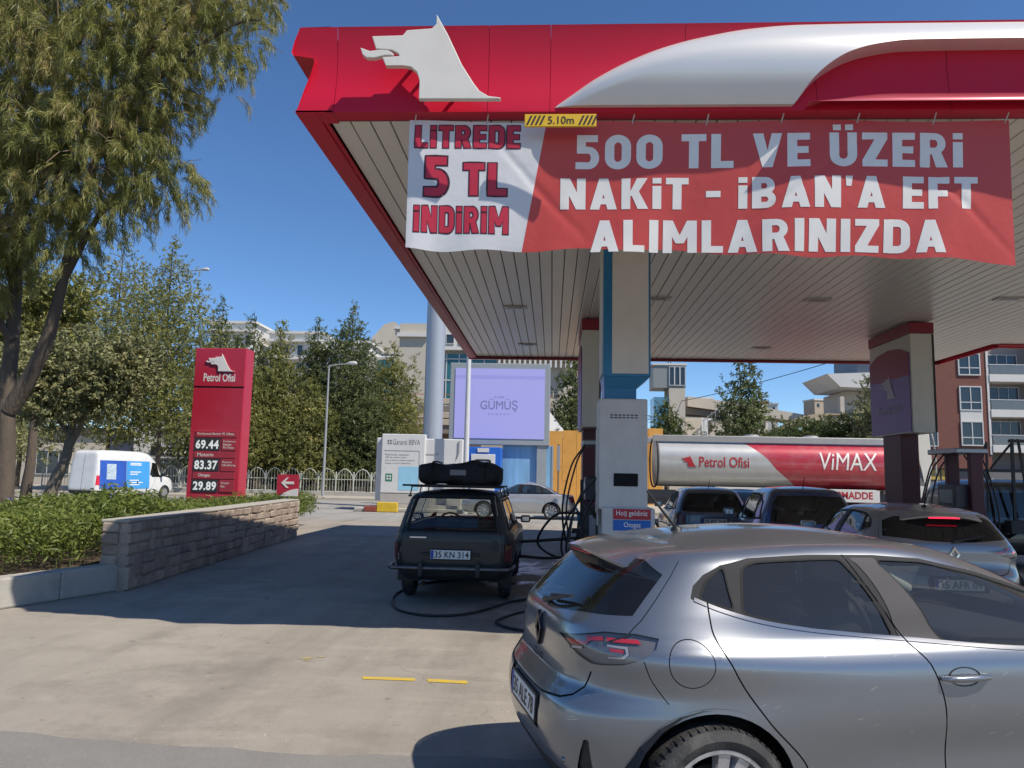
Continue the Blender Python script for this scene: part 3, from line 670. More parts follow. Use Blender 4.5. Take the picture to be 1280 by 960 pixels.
def rz_(sh, x, y):
    """roof height over (x, y)"""
    a, b = float(sh.xr(sh.z1)), float(sh.xf(sh.z1)); c = 2*(x-a)/(b-a)-1; n = sh.nr if c < 0 else sh.nf
    yt = float(sh.w(sh.z1))*max(1e-4, 1-min(1, abs(c))**n)**(1/n); q = float(sh.sq(x)) if sh.sq is not None else 1.
    zt = sh.zb+(sh.z1-sh.zb)*q
    if abs(y) >= yt: return zt-(abs(y)-yt)*.45
    return zt+(sh.roof-sh.z1)*q*(1-(abs(y)/yt)**2.4)*(1-min(1, abs(c))**3)
def clio(root, pm, detail=True, lit=False, plate_txt='35 ALE 78', gl=GL):
    sh = CLIO_SH; W1, W2 = (.64, .335), (3.22, .335)
    dlo = [(.592,1.155),(.615,1.205),(.67,1.25),(.76,1.292),(.90,1.322),(1.2,1.338),(1.55,1.338),(1.8,1.322),(2.1,1.262),(2.45,1.165),(2.78,1.035),(2.90,.97),(2.88,.925),(2.3,.925),(1.6,.975),(1.1,1.022),(.88,1.058),(.70,1.108),(.615,1.138)]
    qg = rnd([(.634,1.152),(.672,1.212),(.768,1.282),(.772,1.112)], .022)
    rg = rnd([(.815,1.098),(.862,1.278),(.93,1.302),(1.365,1.318),(1.53,.994),(1.12,1.032)], .03)
    fg = rnd([(1.555,1.315),(1.80,1.304),(2.10,1.243),(2.45,1.142),(2.74,1.02),(2.74,.942),(2.3,.94),(1.775,.972)], .03)
    gr = lambda p: p+unit2(p-p.mean(0))*.012
    rdoor = [(.66,1.16),(.655,1.035),(.725,.868),(.868,.668),(1.052,.462),(1.09,.30),(1.735,.30),(1.733,.42),(1.722,.69),(1.672,.87),(1.565,1.0),(1.385,1.342),(1.2,1.345),(.9,1.33),(.76,1.30)]
    fdoor = [(1.390,1.342),(1.570,1.0),(1.677,.87),(1.727,.69),(1.738,.42),(1.74,.30),(2.80,.30),(2.86,.5),(2.88,.75),(2.92,.93),(2.80,1.045),(2.45,1.18),(2.1,1.275),(1.8,1.338)]
    rs = smoothline([(.66,1.14),(.655,1.035),(.725,.868),(.868,.668),(1.052,.462),(1.085,.31)])
    bsm = smoothline([(1.385,1.34),(1.478,1.17),(1.567,1.0),(1.672,.87),(1.722,.69),(1.733,.42),(1.735,.31)])
    regs = [('rear_door', sh.side(rdoor)), ('front_door', sh.side(fdoor)), ('trim', sh.side(dlo)),
            ('pillar', sh.side([(1.42,1.325),(1.54,1.325),(1.765,.972),(1.56,.985)])),
            ('seal', sh.side(gr(qg))), ('seal', sh.side(gr(rg))), ('seal', sh.side(gr(fg))), ('belt', sh.side(strip(smoothline([(.605,1.150),(.70,1.113),(.88,1.064),(1.1,1.028),(1.6,.980),(2.3,.930),(2.88,.929)], 50), .016))),
            ('quarter_glass', sh.side(qg)), ('rear_glass', sh.side(rg)), ('front_glass', sh.side(fg)),
            ('seam', sh.side(strip(rs, .007))), ('seam', sh.side(strip(bsm, .007))),
            ('seam', sh.side(strip(smoothline([(2.90,.93),(2.885,.75),(2.86,.5),(2.80,.31)]), .007)))]
    # fuel flap: a ring-shaped gap with the flap inside
    regs += [('seam', sh.side(circ(.540,.90,.098,40))), ('fuel_flap', sh.side(circ(.540,.90,.094,40)))]
    # hatch shut line, rear window, lamps, bumper line
    hs = np.concatenate([rearz(sh, [(.0,.665)]), rearz(sh, [(.30,.672),(.50,.695),(.565,.72),(.60,.76),(.62,.83)])])
    hs2 = mix(sh, ('side', [(.225,.97),(.30,1.0),(.365,1.06),(.45,1.15),(.53,1.24),(.585,1.305)]))
    regs += [('rear_window', np.concatenate([rearz(sh, [(-.02,1.035),(.25,1.04),(.48,1.062)]), sh.side([(.335,1.075),(.43,1.175),(.50,1.245)]), rearz(sh, [(.50,1.30),(-.02,1.315)])]))]
    regs += [('lower_bumper', np.concatenate([rearz(sh, [(-.02,.22),(-.02,.40),(.45,.40),(.60,.36)]), sh.side([(.16,.30),(.26,.26),(.30,.21)])]))]
    regs += [('plate_recess', rearz(sh, [(-.02,.50),(-.02,.665),(.30,.665),(.33,.62),(.31,.50)]))]
    regs += [('vent', sh.side(rnd([(.105,.43),(.118,.56),(.135,.56),(.19,.36),(.16,.34)], .012)))]
    tl = mix(sh, ('rear', [(.34,.945),(.48,.965)]), ('side', [(.22,1.005),(.33,1.008),(.42,.995),(.40,.955),(.35,.915),(.27,.882),(.20,.868)]), ('rear', [(.62,.865),(.53,.89),(.45,.92)]))
    regs += [('tail_lamp', tl)]
    regs += [('tail_red', mix(sh, ('rear', [(.42,.938),(.58,.955)]), ('side', [(.15,.975),(.205,.985),(.205,.970),(.16,.960)]), ('rear', [(.58,.938),(.47,.92)]))),
             ('tail_red', mix(sh, ('side', [(.218,.985),(.335,.988),(.345,.972),(.218,.970)]))),
             ('tail_white', mix(sh, ('side', [(.215,.957),(.29,.957),(.29,.925),(.27,.905),(.215,.900),(.215,.907),(.262,.911),(.280,.929),(.280,.948),(.215,.948)]))),
             ('tail_white', mix(sh, ('rear', [(.47,.912),(.56,.926),(.56,.917),(.48,.903)]))),
             ('tail_stop', mix(sh, ('side', [(.222,.943),(.272,.943),(.272,.93),(.222,.93)])))]
    regs += [('seam', strip(dens(hs2, .03, False), .007)), ('seam', strip(dens(hs, .03, False), .009))]
    regs += [('seam', sh.side(strip(smoothline([(.345,.905),(.37,.84),(.41,.78),(.445,.735)], 14), .004)))]
    # front end
    regs += [('windscreen', frontz(sh, [(-.02,.985),(-.02,1.345),(.50,1.33),(.60,1.22),(.69,1.05),(.72,.985)])),
             ('head_lamp', mix(sh, ('front', [(.35,.66),(.45,.74)]), ('side', [(3.72,.80),(3.55,.82),(3.70,.70)]), ('front', [(.60,.62)]))),
             ('grille', frontz(sh, [(-.02,.30),(-.02,.62),(.38,.62),(.55,.52),(.50,.30)]))]
    for wx, wz in (W1, W2): regs += [('arch_lip', sh.side(circ(wx, wz, .388, 48))), ('hole', sh.side(circ(wx, wz, .368, 48)))]
    names = dict(front_door=('door', pm, 0, True), rear_door=('door', pm, 0, True), pillar=('pillar_trim', BLK if not detail else M('pillar_satin', (.085, .080, .080), .6, spec=.1), -.004, True),
                 trim=('window_trim', M('trim_satin', (.04, .039, .04), .6, spec=.08), -.001, False), seal=('window_seal', SEAM, -.002, True), belt=('belt_strip', M('belt_chrome', (.30, .30, .31), .25, .8), -.004, True), quarter_glass=('window', gl, .004, True), rear_glass=('window', gl, .004, True), front_glass=('window', gl, .004, True),
                 rear_window=('rear_window', GLD if detail else GLB, -.001, False), windscreen=('windscreen', GL, 0, False), lower_bumper=('bumper_skirt', BLK, .0, False), plate_recess=('plate_recess', pm if detail else BLK, .012, False),
                 vent=('bumper_vent', BLK, .012, True), tail_lamp=('tail_light', LAMPC, .014, True), tail_red=('red_strip', RED_L, .006, True), tail_white=('light_guide', WHITE_L, .006, True), tail_stop=('stop_light', RED_LIT if lit else RED_L, .006, True),
                 head_lamp=('headlight', WHITE_L, 0, True), grille=('grille', BLK, .01, False), arch_lip=('arch_lip', pm, -.004, False), fuel_flap=('fuel_flap', pm, 0, 'right'))
    st = 'spoke5' if detail else 'multi'
    mk = make_car(root, sh, regs, pm, [(W1[0], .325, .805, .205, .24, st, RIM_A), (W2[0], .325, .805, .205, .24, st, RIM_A)], gs=170 if detail else 110, nz=60 if detail else 40, zx=(.66,.70,.75,.80,.85,.90,.95,.985,1.375,1.39), names=names)
    for k in ('tail_red', 'tail_white', 'tail_stop'):
        for i, o in enumerate(mk.get(k, [])): o.parent = mk['tail_lamp'][i % 2]
    # clear covers over the lamps
    R2 = skin(sh, [('c', tl)], 90, np.linspace(sh.z0, sh.z1, 40))['c']
    cg = glass('lamp_cover', (.88, .86, .86))
    for i, mir in enumerate((False, True)): skin_obj('lamp_cover', [(*R2, mir)], cg, mk['tail_lamp'][i], -.001)
    # roof spoiler with high brake light: continues the roof rearwards and ends in a lip
    b = B(); ny = 28; prof = []
    for j in range(ny+1):
        y = -.575+1.15*j/ny; e = abs(y)/.575
        xt = .275+.22*e**3; zt = 1.322-.105*e**2.4; x1 = .66-.03*e; z1 = rz_(sh, x1, y)+.003
        xm = (xt+x1)/2; zm = rz_(sh, max(xm, .60), y)*.35+((zt+z1)/2+.012)*.65
        pts = [(x1+.02, y, z1-.02), (x1, y, z1), (xm+.08, y, (zm+z1)/2+.004), (xm, y, zm), ((xm+xt)/2, y, (zm+zt)/2+.004), (xt, y, zt), (xt+.004, y, zt-.014), (xt+.09, y, zt-.028-.02*e), (xt+.22, y, zt-.075-.02*e)]
        prof += pts
    k = 9; fs = [(j*k+i, j*k+i+1, (j+1)*k+i+1, (j+1)*k+i) for j in range(ny) for i in range(k-1)]+[tuple(range(k)), tuple(range(ny*k, ny*k+k))]
    b.add(prof, fs); sp = b.build('spoiler', pm, root, 50)
    b = B(); b.box(.292, .31, -.17, .17, 1.290, 1.303); b.build('brake_light', RED_LIT if lit else RED_L, sp, bev=.003)
    # rear wiper
    xw = float(sh.xr(1.06)); b = B(); b.tube([(xw-.03, .0, 1.045), (xw-.035, -.08, 1.06), (xw+.0, -.30, 1.105)], [.02, .013, .006], 6); b.tube([(xw-.01, -.05, 1.075), (xw+.012, -.36, 1.115)], .008, 5); b.build('rear_wiper', BLK, root, 40)
    # diamond emblem, name
    xe = float(sh.xr(.92))-.004; b = B(); dm = [(0, .085), (.058, 0), (0, -.085), (-.058, 0)]; di = [(0, .05), (.034, 0), (0, -.05), (-.034, 0)]
    vo = [(xe-.012, u, .905+v) for u, v in dm]; vi = [(xe-.010, u*.95, .905+v*.95) for u, v in di]; vb = [(xe+.006, u*1.05, .905+v*1.05) for u, v in dm]
    b.add(vo+vi+vb, [(i, (i+1) % 4, 4+(i+1) % 4, 4+i) for i in range(4)]+[(i, 8+i, 8+(i+1) % 4, (i+1) % 4) for i in range(4)]); b.build('emblem', M('emblem_black', (.015, .015, .016), .25, .3) if detail else CHROME, root)
    xf_ = lambda u, v: (float(sh.xr(v))-.006+.02*(abs(u)/.2)**2, -u, v)
    text(root, 'lettering', 'CLIO', M('emblem_black', (.015, .015, .016), .25, .3), xf_, -.10, .10, .765, .795, bold=.02, spacing=1.5)
    pl = plate(root, plate_txt, .004, .578, tilt=.05)
    # reflectors + parking sensor
    b = B()
    for sd in (1, -1):
        p = sh.fwd(np.array([float(rearz(sh, [(.55, .50)])[0, 0])]), np.array([.44]))[0]; b.cyl((p[0]-.004, sd*p[1], p[2]), (p[0]+.01, sd*p[1], p[2]), .013)
    b.build('parking_sensor', pm, root, 40)
    # handles
    for sd in (1, -1):
        d = mk['front_door'][0 if sd > 0 else 1]
        f = lambda x, z: sh.fwd(*[np.array([v]) for v in sh.side([(x, z)])[0]])[0]*(1, sd, 1)
        b = B(); c = f(1.83, .825); nn = 20; pts = []
        ring = [(1.83+.085*math.cos(2*math.pi*k/nn), .825+.042*math.sin(2*math.pi*k/nn)) for k in range(nn)]
        vs = [f(*p)+np.array((0, sd*.0015, 0)) for p in ring]+[f(1.83+(p[0]-1.83)*.7, .825+(p[1]-.825)*.7)-np.array((0, sd*.002, 0)) for p in ring]
        b.add(vs, [(i, (i+1) % nn, nn+(i+1) % nn, nn+i) for i in range(nn)]+[tuple(range(nn, 2*nn))]); b.build('handle_recess', SEAM if not detail else BLK, d, 60)
        b = B(); hp = [f(x, .822+.004*math.sin((x-1.70)*8))+np.array((0, sd*o_, 0)) for x, o_ in ((1.705, .006), (1.725, .026), (1.78, .036), (1.86, .037), (1.93, .028), (1.955, .006))]
        b.tube(hp, [.009, .013, .0145, .0145, .013, .009], 10); b.build('handle', pm, d, 50)
    mirrors(root, 2.62, .80, .98, pm)
    # antenna
    za = rz_(sh, .84, 0)-.004; b = B(); b.lathe([(.035, za-.01), (.03, za+.012), (.012, za+.028), (.002, za+.03)], 14, 'z', (.84, 0, 0)); b.tube([(.84, 0, za+.01), (.67, 0, za+.21)], [.008, .0055], 8); b.build('antenna', BLK, root, 40)
    if detail:   # pale headliner below the roof skin
        hb = roof_grid(sh, 8, 70); hb.v = [(1.3+(x-1.3)*.9, y*.93, z-.035) for x, y, z in hb.v]; hb.build('headliner', M('headliner', (.42, .42, .40), .9), root, 60, weld=.0008)
        for sd in (1, -1): b = B(); b.tube([(2.78, sd*.66, .98), (2.45, sd*.62, 1.13), (2.0, sd*.55, 1.30)], [.04, .035, .03], 8); b.build('pillar_lining', M('headliner'), root, 60)
    # inside
    seats(root, [(1.55, 2)], SEATM, z=.34, hb=.66); seats(root, [(.72, 1)], SEATM, z=.36, hb=.60)
    b = B(); b.box(2.25, 2.95, -.70, .70, .62, .90); b.box(2.15, 2.6, -.12, .12, .45, .80); b.build('dashboard', INTR, root, 40, bev=.05, seg=3)
    b = B(); b.box(2.18, 2.20, -.16, .10, .86, 1.03); b.build('screen', M('screen_dark', (.01, .01, .012), .1), root, bev=.01)
    steering(root, 2.12, .38, .88, INTR)
    b = B(); b.box(2.06, 2.08, -.13, .11, 1.22, 1.29); b.build('interior_mirror', INTR, root, bev=.012)
    b = B(); b.box(1.75, 2.05, .12, .58, 1.275, 1.29); b.box(1.75, 2.05, -.58, -.12, 1.275, 1.29); b.build('sun_visor', INTG, root, bev=.005)
    return mk
# ------------------------------------------------------------------ filling-station canopy
REDP = M('canopy_red', (.56, .010, .038), .42, var=.06, vs=.8, spec=.3, dirt=(.42, .03, .05), ds=1.5, da=.3, stretch=(1, 1, .3))
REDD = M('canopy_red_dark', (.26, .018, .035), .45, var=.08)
SOF = M('soffit_white', (.86, .82, .76), .30, var=.06, vs=1.5, dirt=(.74, .69, .62), ds=1.2, da=.5, spec=.8, stretch=(1, .15, 1))
CREAM = M('cream_panel', (.66, .62, .56), .5, var=.05, dirt=(.45, .42, .37), ds=1.5, da=.35)
PEARL = M('pearl_white', (.70, .68, .65), .32, .25, var=.04, vs=1., coat=.3)
CAN = thing('canopy', 'red filling station canopy with white plank ceiling and big wolf head sign', 'canopy', (0, 0, 0))
XL, XR, YF, YB, ZS = -2.5, 18., 6.86, 22.3, 5.10
# roof slab and dark void over the planks
b = B(); b.box(XL+.12, 10.95, YF+.15, YB-.1, 5.24, 5.9); b.box(10.95, XR, YF+.15, 19.3, 5.24, 5.9); b.build('roof_slab', M('void_dark', (.03, .03, .03), .9), CAN)
me1 = None
def plank(L):
    b = B(); w = .186
    b.box(-w/2, w/2, 0, L, 0, .03); return b.mesh('plank', bev=.006, seg=1)
mA, mB = plank(YB-.12-(YF+.25)), plank(19.2-(YF+.25)); mA.materials.append(SOF); mB.materials.append(SOF)
x = XL+.35
while x < XR-.2:
    o = bpy.data.objects.new('ceiling_plank', mA if x < 10.8 else mB); COL.objects.link(o); o.parent = CAN; o.location = (x, YF+.25, ZS+.03+random.uniform(-.0015, .0015)); x += .2
# fascia: concave red sheets, one part each
def fascia_front(x0, x1):
    b = B(); prof = [(.16, 5.08), (.0, 5.08), (.0, 5.13), (.035, 5.3), (.06, 5.5), (.05, 5.7), (.015, 5.9), (0, 5.95), (.25, 5.955)]
    n = len(prof); b.add([(x0, YF+d, z) for d, z in prof]+[(x1, YF+d, z) for d, z in prof], [(i, i+1, n+i+1, n+i) for i in range(n-1)]); return b.build('fascia_panel', REDP, CAN, 30)
cuts = [-2.5, -2.13, -.66, -.07, 1.2, 2.4, 3.6, 4.8, 6., 7.2, 8.4, 9.6, 10.8, 12, 13.2, 14.4, 15.6, 16.8, 18]
for a, c in zip(cuts[1:-1], cuts[2:]): fascia_front(a+.002, c-.002)
LP = [(.20, 5.08), (-.0, 5.08), (.02, 5.13), (.07, 5.3), (.13, 5.48), (.16, 5.60), (.15, 5.63), (-.055, 5.665), (-.07, 5.70), (-.05, 5.80), (0, 5.95), (.3, 5.955)]
b = B(); fd = interp([(5.08, 0), (5.13, 0), (5.3, .035), (5.5, .06), (5.7, .05), (5.9, .015), (5.96, 0)]); zr = [z for d, z in LP[1:-1]]; nL = len(zr)
b.add([(XL+d, YF+float(fd(z)), z) for d, z in LP[1:-1]]+[(-2.132, YF+float(fd(z)), z) for z in zr], [(i, i+1, nL+i+1, nL+i) for i in range(nL-1)]); b.build('fascia_panel', REDP, CAN, 30)
b = B(); b.box(XL+.0, XL+.36, YF+.0, YF+.24, 5.083, 5.10); b.build('corner_plate', REDP, CAN)
def fascia_left(y0, y1):
    b = B(); n = len(LP); b.add([(XL+d, y0, z) for d, z in LP]+[(XL+d, y1, z) for d, z in LP], [(i, i+1, n+i+1, n+i) for i in range(n-1)]); return b.build('fascia_panel', REDP, CAN, 30)
ys = [YF+.0, 8.4, 10.4, 12.4, 14.4, 16.4, 18.4, 20.4, YB]
for a, c in zip(ys[:-1], ys[1:]): fascia_left(a+.003, c-.003)
b = B(); b.box(XL+.0, 10.95, YB-.06, YB, 5.06, 5.95); b.build('fascia_panel', REDP, CAN); b = B(); b.box(10.95, XR, 19.3, 19.36, 5.06, 5.95); b.build('fascia_panel', REDP, CAN); b = B(); b.box(10.9, 10.955, 19.37, YB, 5.06, 5.95); b.build('fascia_panel', REDP, CAN)
b = B(); b.box(XL+.02, XL+.24, YF+.16, YB-.07, 5.09, 5.12); b.build('soffit_border', REDP, CAN)
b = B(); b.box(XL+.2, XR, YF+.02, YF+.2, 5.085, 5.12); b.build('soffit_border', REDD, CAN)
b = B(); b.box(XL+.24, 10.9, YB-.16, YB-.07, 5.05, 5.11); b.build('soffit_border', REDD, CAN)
b = B(); b.box(10.9, XR, 19.14, 19.29, 5.09, 5.12); b.build('soffit_border', REDP, CAN)
# pearl swoosh: bulging wing along the fascia
zt = interp([(-.03,5.13),(.12,5.235),(.35,5.395),(.7,5.585),(1.0,5.71),(1.3,5.80),(1.8,5.90),(2.27,5.94),(3.0,5.95),(18,5.95)])
zb = interp([(-.03,5.115),(2.16,5.115),(2.20,5.16),(2.3,5.30),(2.45,5.44),(2.65,5.56),(2.9,5.635),(3.2,5.675),(4,5.685),(18,5.685)])
xs_ = np.concatenate([np.linspace(-.03, 2.15, 40), np.linspace(2.16, 3.4, 40), np.linspace(3.6, 18, 20)])
wp = lambda z: .02+.19*max(0., math.sin(math.pi*min(1., max(0., (z-5.02)/.98))))**.9
b = B(); nv = 26; vs_ = []
for xx in xs_:
    a_, c_ = float(zb(xx)), float(zt(xx)); hgt = c_-a_
    for j in range(nv+1):
        t = 1-(1-j/nv)**1.8; zz = a_+hgt*t; e = min(1, max(0, (c_-zz)/.26))
        vs_.append((xx, YF+.03-float(wp(zz))*(1-(1-e)**2)**.5, zz))
b.add(vs_, [(i*(nv+1)+j, i*(nv+1)+j+1, (i+1)*(nv+1)+j+1, (i+1)*(nv+1)+j) for i in range(len(xs_)-1) for j in range(nv)])
n = len(xs_); w_ = nv+1
b.add([vs_[i*w_] for i in range(n)]+[(xs_[i], YF+.10, vs_[i*w_][2]) for i in range(n)], [(i, i+1, n+i+1, n+i) for i in range(n-1)])
b.add([vs_[i*w_+nv] for i in range(n)]+[(xs_[i], YF+.25, vs_[i*w_+nv][2]) for i in range(n)], [(i, i+1, n+i+1, n+i) for i in range(n-1)])
b.build('pearl_wing', PEARL, CAN, 40, weld=.0005)
# lower red lip right of the wing
b = B(); lz = interp([(2.28,.002),(2.5,.075),(2.75,.125),(3.1,.15),(18,.15)]); vs_ = []; xl_ = np.concatenate([np.linspace(2.28, 3.2, 16), np.linspace(3.5, 18, 10)])
for xx in xl_:
    hgt = float(lz(xx))
    for j in range(9): t = j/8; vs_.append((xx, YF+.02-.16*math.sin(math.pi*(.5*t+.5)), 5.10+hgt*t))
b.add(vs_, [(i*9+j, i*9+j+1, (i+1)*9+j+1, (i+1)*9+j) for i in range(len(xl_)-1) for j in range(8)]); b.build('red_lip', M('lip_gloss_red', (.55, .10, .13), .22, .3, coat=.5), CAN, 60)
# downlights
DL = M('downlight', (.5, .48, .45), .3)
for px_, py_ in ((-.9, 11.0), (2.0, 14.6), (-.7, 20.0), (2.2, 20.3), (5.0, 14.6), (5.4, 20.1), (8.4, 14.4), (-.8, 15.5), (5, 9.5)):
    b = B(); b.box(px_-.24, px_+.24, py_-.12, py_+.12, 5.105, 5.132); o = b.build('ceiling_light', DL, CAN, bev=.006); b = B(); b.box(px_-.15, px_+.15, py_-.06, py_+.06, 5.098, 5.104); b.build('light_pane', M('dl_glass', (.12, .12, .12), .2), o)
# wolf head emblem, standing proud of the fascia
EM = thing('wolf_emblem', 'large white wolf head emblem standing proud of the red fascia', 'emblem', (0, YF, 0))
WHP = M('emblem_white', (.70, .665, .60), .5, var=.05, dirt=(.5, .46, .4), ds=3, da=.3)
for pl_, nm in ((WOLF, 'head'), (TONGUE, 'tongue')):
    b = B(); b.prism(wolf_poly(pl_, -1.84, -.52, 5.095, 5.93), lambda u, v, d: (u, d, v), -.22, -.16); b.build(nm, WHP, EM, bev=.006, seg=2)
b = B()
for xx, zz in ((-1.2, 5.3), (-1.1, 5.7), (-1.35, 5.62), (-.95, 5.25)): b.cyl((xx, -.19, zz), (xx, .08, zz), .02)
b.build('bracket', BLK0, EM)
# clearance sign
HS = thing('clearance_sign', 'yellow and black clearance plate reading 5.10m on the canopy edge', 'sign', (.03, YF-.10, 4.94))
YS = M('sign_yellow', (.72, .44, .02), .5); b = B(); b.box(-.33, .33, -.012, .012, -.06, .06); b.build('board', YS, HS, bev=.004)
for side in (-1, 1):
    for k in range(4):
        x0 = (-.315 if side < 0 else .165)+k*.04; b = B(); b.prism([(x0, -.045), (x0+.018, -.045), (x0+.058, .045), (x0+.04, .045)], lambda u, v, d: (u, d, v), -.0145, -.011); b.build('stripe', BLK0, HS)
text(HS, 'lettering', '5.10m', BLK0, lambda u, v: (u, -.0145, v), -.115, .125, -.038, .038, bold=.01)
# ------------------------------------------------------------------ banner
BN = thing('banner', 'long red and white cloth banner offering a discount, hung below the fascia', 'banner', (0, 0, 0))
def ban(u, v, off=0.):
    """u = X, v 0..1 from top to bottom -> point on the waving cloth"""
    bot = 3.80-.11*max(0, (u-1.5)/2.7)+.02*math.sin(u*2.1+.5)+.012*math.sin(u*7.3); top = 5.03+.012*math.sin(u*3.3)-.012*(u+1.4)/5.6
    z = top+(bot-top)*v
    y = YF+.10+.10*v+.035*math.sin(u*1.55+.6)*math.sin(math.pi*min(1, v*.62+.12))+.022*math.sin(u*4.1+v*2.2)*v+.012*math.sin(u*9.+v*5.)*v*v-.06*math.exp(-((u+1.4)/.22)**2)*v
    for (a, c0, k) in ((.009, -.3, 1.1), (.007, 2.4, -1.6), (.008, 3.5, 1.3)): y += a*math.exp(-((u-c0-k*(v-.4))/.05)**2)*math.sin(math.pi*v)
    return (u, y-off, z)
BW = M('banner_white', (.66, .66, .67), .55, var=.06, vs=6, bump=.25, bs=7); BR = M('banner_red', (.56, .06, .05), .45, var=.06, vs=4, bump=.25, bs=7)
def two_sided(bld, name, mat): return bld.build(name, mat, BN, 70)
b = B(); b.grid(lambda a, v: ban(-1.41+(1.31-.22*v)*a, v), 60, 60); two_sided(b, 'white_cloth', BW)
b = B(); b.grid(lambda a, v: ban((-.10-.22*v)+(4.26+.22*v+.05*v)*a, v), 170, 60); two_sided(b, 'red_cloth', BR)
LR = M('letter_red', (.50, .02, .05), .5); LW = M('letter_white', (.82, .79, .74), .5); LO = M('letter_outline', (.06, .01, .02), .5)
zv = lambda u, z: (ban(u, 0)[2]-z)/(ban(u, 0)[2]-ban(u, 1)[2])
fl = lambda o: (lambda u, z: ban(u, zv(u, z), o))
for tx, a in (('LiTREDE', (-1.35, -.35, 4.77, 4.985)), ('5', (-1.25, -1.03, 4.30, 4.68)), ('TL', (-.88, -.47, 4.31, 4.62)), ('iNDiRiM', (-1.34, -.45, 3.95, 4.20))):
    block_text(BN, 'letter_outline', tx, LO, fl(.002), *a, grow=.045, sub=.035); block_text(BN, 'lettering', tx, LR, fl(.004), *a, sub=.035)
for tx, a in (('500 TL VE ÜZERi', (.18, 3.74, 4.585, 4.905)), ("NAKiT - iBAN'A EFT", (.04, 3.87, 4.20, 4.495)), ('ALIMLARINIZDA', (.33, 3.57, 3.79, 4.095))):
    block_text(BN, 'lettering', tx, LW, fl(.0025), *a, sub=.035)
for k in range(9):
    u = -1.36+k*.69; p = ban(min(u, 4.12), .02); b = B(); b.tube([(p[0], p[1], p[2]), (p[0]+.02, YF+.05, 5.10)], .006, 6); b.build('tie', M('cord_white', (.5, .5, .48), .8), BN)
# ------------------------------------------------------------------ pump islands, columns, dispensers
BLUE = M('lpg_blue', (.015, .17, .34), .4, coat=.2); MAROON = M('maroon', (.085, .012, .022), .5, var=.1); PURP = M('faded_purple', (.20, .11, .33), .4, var=.08, vs=2); LPGW = M('lpg_white', (.56, .55, .53), .45, var=.05, dirt=(.38, .36, .33), ds=3, da=.4)
HOSE = M('hose_black', (.012, .012, .013), .5, bump=.1)
for x0, x1, y0, y1, lb in ((.40, 1.6, 9.7, 19.2, 1), (7.15, 8.45, 9.7, 19.2, 2)):
    b = B(); b.box(x0, x1, y0, y1, 0, .14); struct(b.build('pump_island', KERB, bev=.03))
# LPG column over the white dispenser
C1 = thing('canopy_column', 'canopy column clad in cream panels with blue edges above the white gas dispenser', 'column', (1.0, 10.5, 0))
b = B(); b.box(-.32, .33, 0, .75, 3.06, 5.09); b.build('casing', BLUE, C1, bev=.012)
b = B(); b.box(-.20, .30, -.012, .01, 3.10, 5.07); b.build('front_panel', CREAM, C1, bev=.006)
b = B(); b.box(-.335, -.318, .05, .70, 3.10, 5.07); b.build('side_panel', CREAM, C1, bev=.006)
b = B(); b.add([(-.31, .02, 3.06), (.32, .02, 3.06), (.32, .73, 3.06), (-.31, .73, 3.06), (-.30, .06, 2.9), (.14, .06, 2.9), (.14, .65, 2.9), (-.30, .65, 2.9), (-.30, .06, 2.74), (.14, .06, 2.74), (.14, .65, 2.74), (-.30, .65, 2.74)], [(0, 1, 5, 4), (1, 2, 6, 5), (2, 3, 7, 6), (3, 0, 4, 7), (4, 5, 9, 8), (5, 6, 10, 9), (6, 7, 11, 10), (7, 4, 8, 11)]); b.build('neck', BLUE, C1)
D1 = thing('gas_dispenser', 'tall white autogas dispenser with a black display and red and blue greeting sign', 'dispenser', (.95, 10.35, .14))
b = B(); b.box(-.33, .32, 0, .55, 1.12, 2.60); b.build('upper_cabinet', LPGW, D1, bev=.025, seg=3)
b = B(); b.box(-.29, .41, -.06, .58, .02, 1.15); b.build('lower_cabinet', LPGW, D1, bev=.03, seg=3)
b = B(); b.box(-.13, .19, -.014, .01, 1.43, 1.60); b.build('display', M('display_black', (.006, .006, .007), .5, spec=.15), D1, bev=.006)
for k in range(7): b = B(); b.box(-.18+k*.055, -.143+k*.055, -.004, .01, 2.37, 2.385); b.build('vent_slot', BLK0, D1)
for k in range(7): b = B(); b.box(-.18+k*.055, -.143+k*.055, -.004, .01, 2.335, 2.35); b.build('vent_slot', BLK0, D1)
b = B(); b.box(-.14, .35, -.068, -.055, 1.0, 1.135); s1 = b.build('greeting_plate', M('plate_red', (.42, .02, .04), .45), D1)
text(s1, 'lettering', 'Hoş geldiniz', LW, lambda u, v: (u, -.070, v), -.10, .31, 1.03, 1.115, bold=.01)
b = B(); b.box(-.14, .35, -.068, -.055, .855, .99); s2 = b.build('product_plate', M('plate_blue2', (.01, .13, .48), .45), D1)
text(s2, 'lettering', 'Otogaz', LW, lambda u, v: (u, -.070, v), .0, .22, .88, .965, bold=.012)
b = B(); b.box(-.345, -.325, .1, .45, .9, 2.2); b.build('side_door', LPGW, D1, bev=.01)
def hose(root, pts, r=.016, n=40):
    p = smooth3(pts, n); b = B(); b.tube(p, r, 8); return b.build('hose', HOSE, root, 60)
def smooth3(pts, n):
    P = [Vector(p) for p in pts]; t = np.linspace(0, 1, len(P)); fs = [interp(list(zip(t, [p[i] for p in P]))) for i in range(3)]
    # Catmull-Rom through the points
    out = []; P2 = [P[0]*2-P[1]]+P+[P[-1]*2-P[-2]]
    for i in range(len(P)-1):
        a, b_, c, d = P2[i:i+4]; m = max(2, n//(len(P)-1))
        for k in range(m):
            u = k/m; out.append(.5*((2*b_)+(c-a)*u+(2*a-5*b_+4*c-d)*u*u+(3*b_-a-3*c+d)*u**3))
    out.append(P[-1]); return out
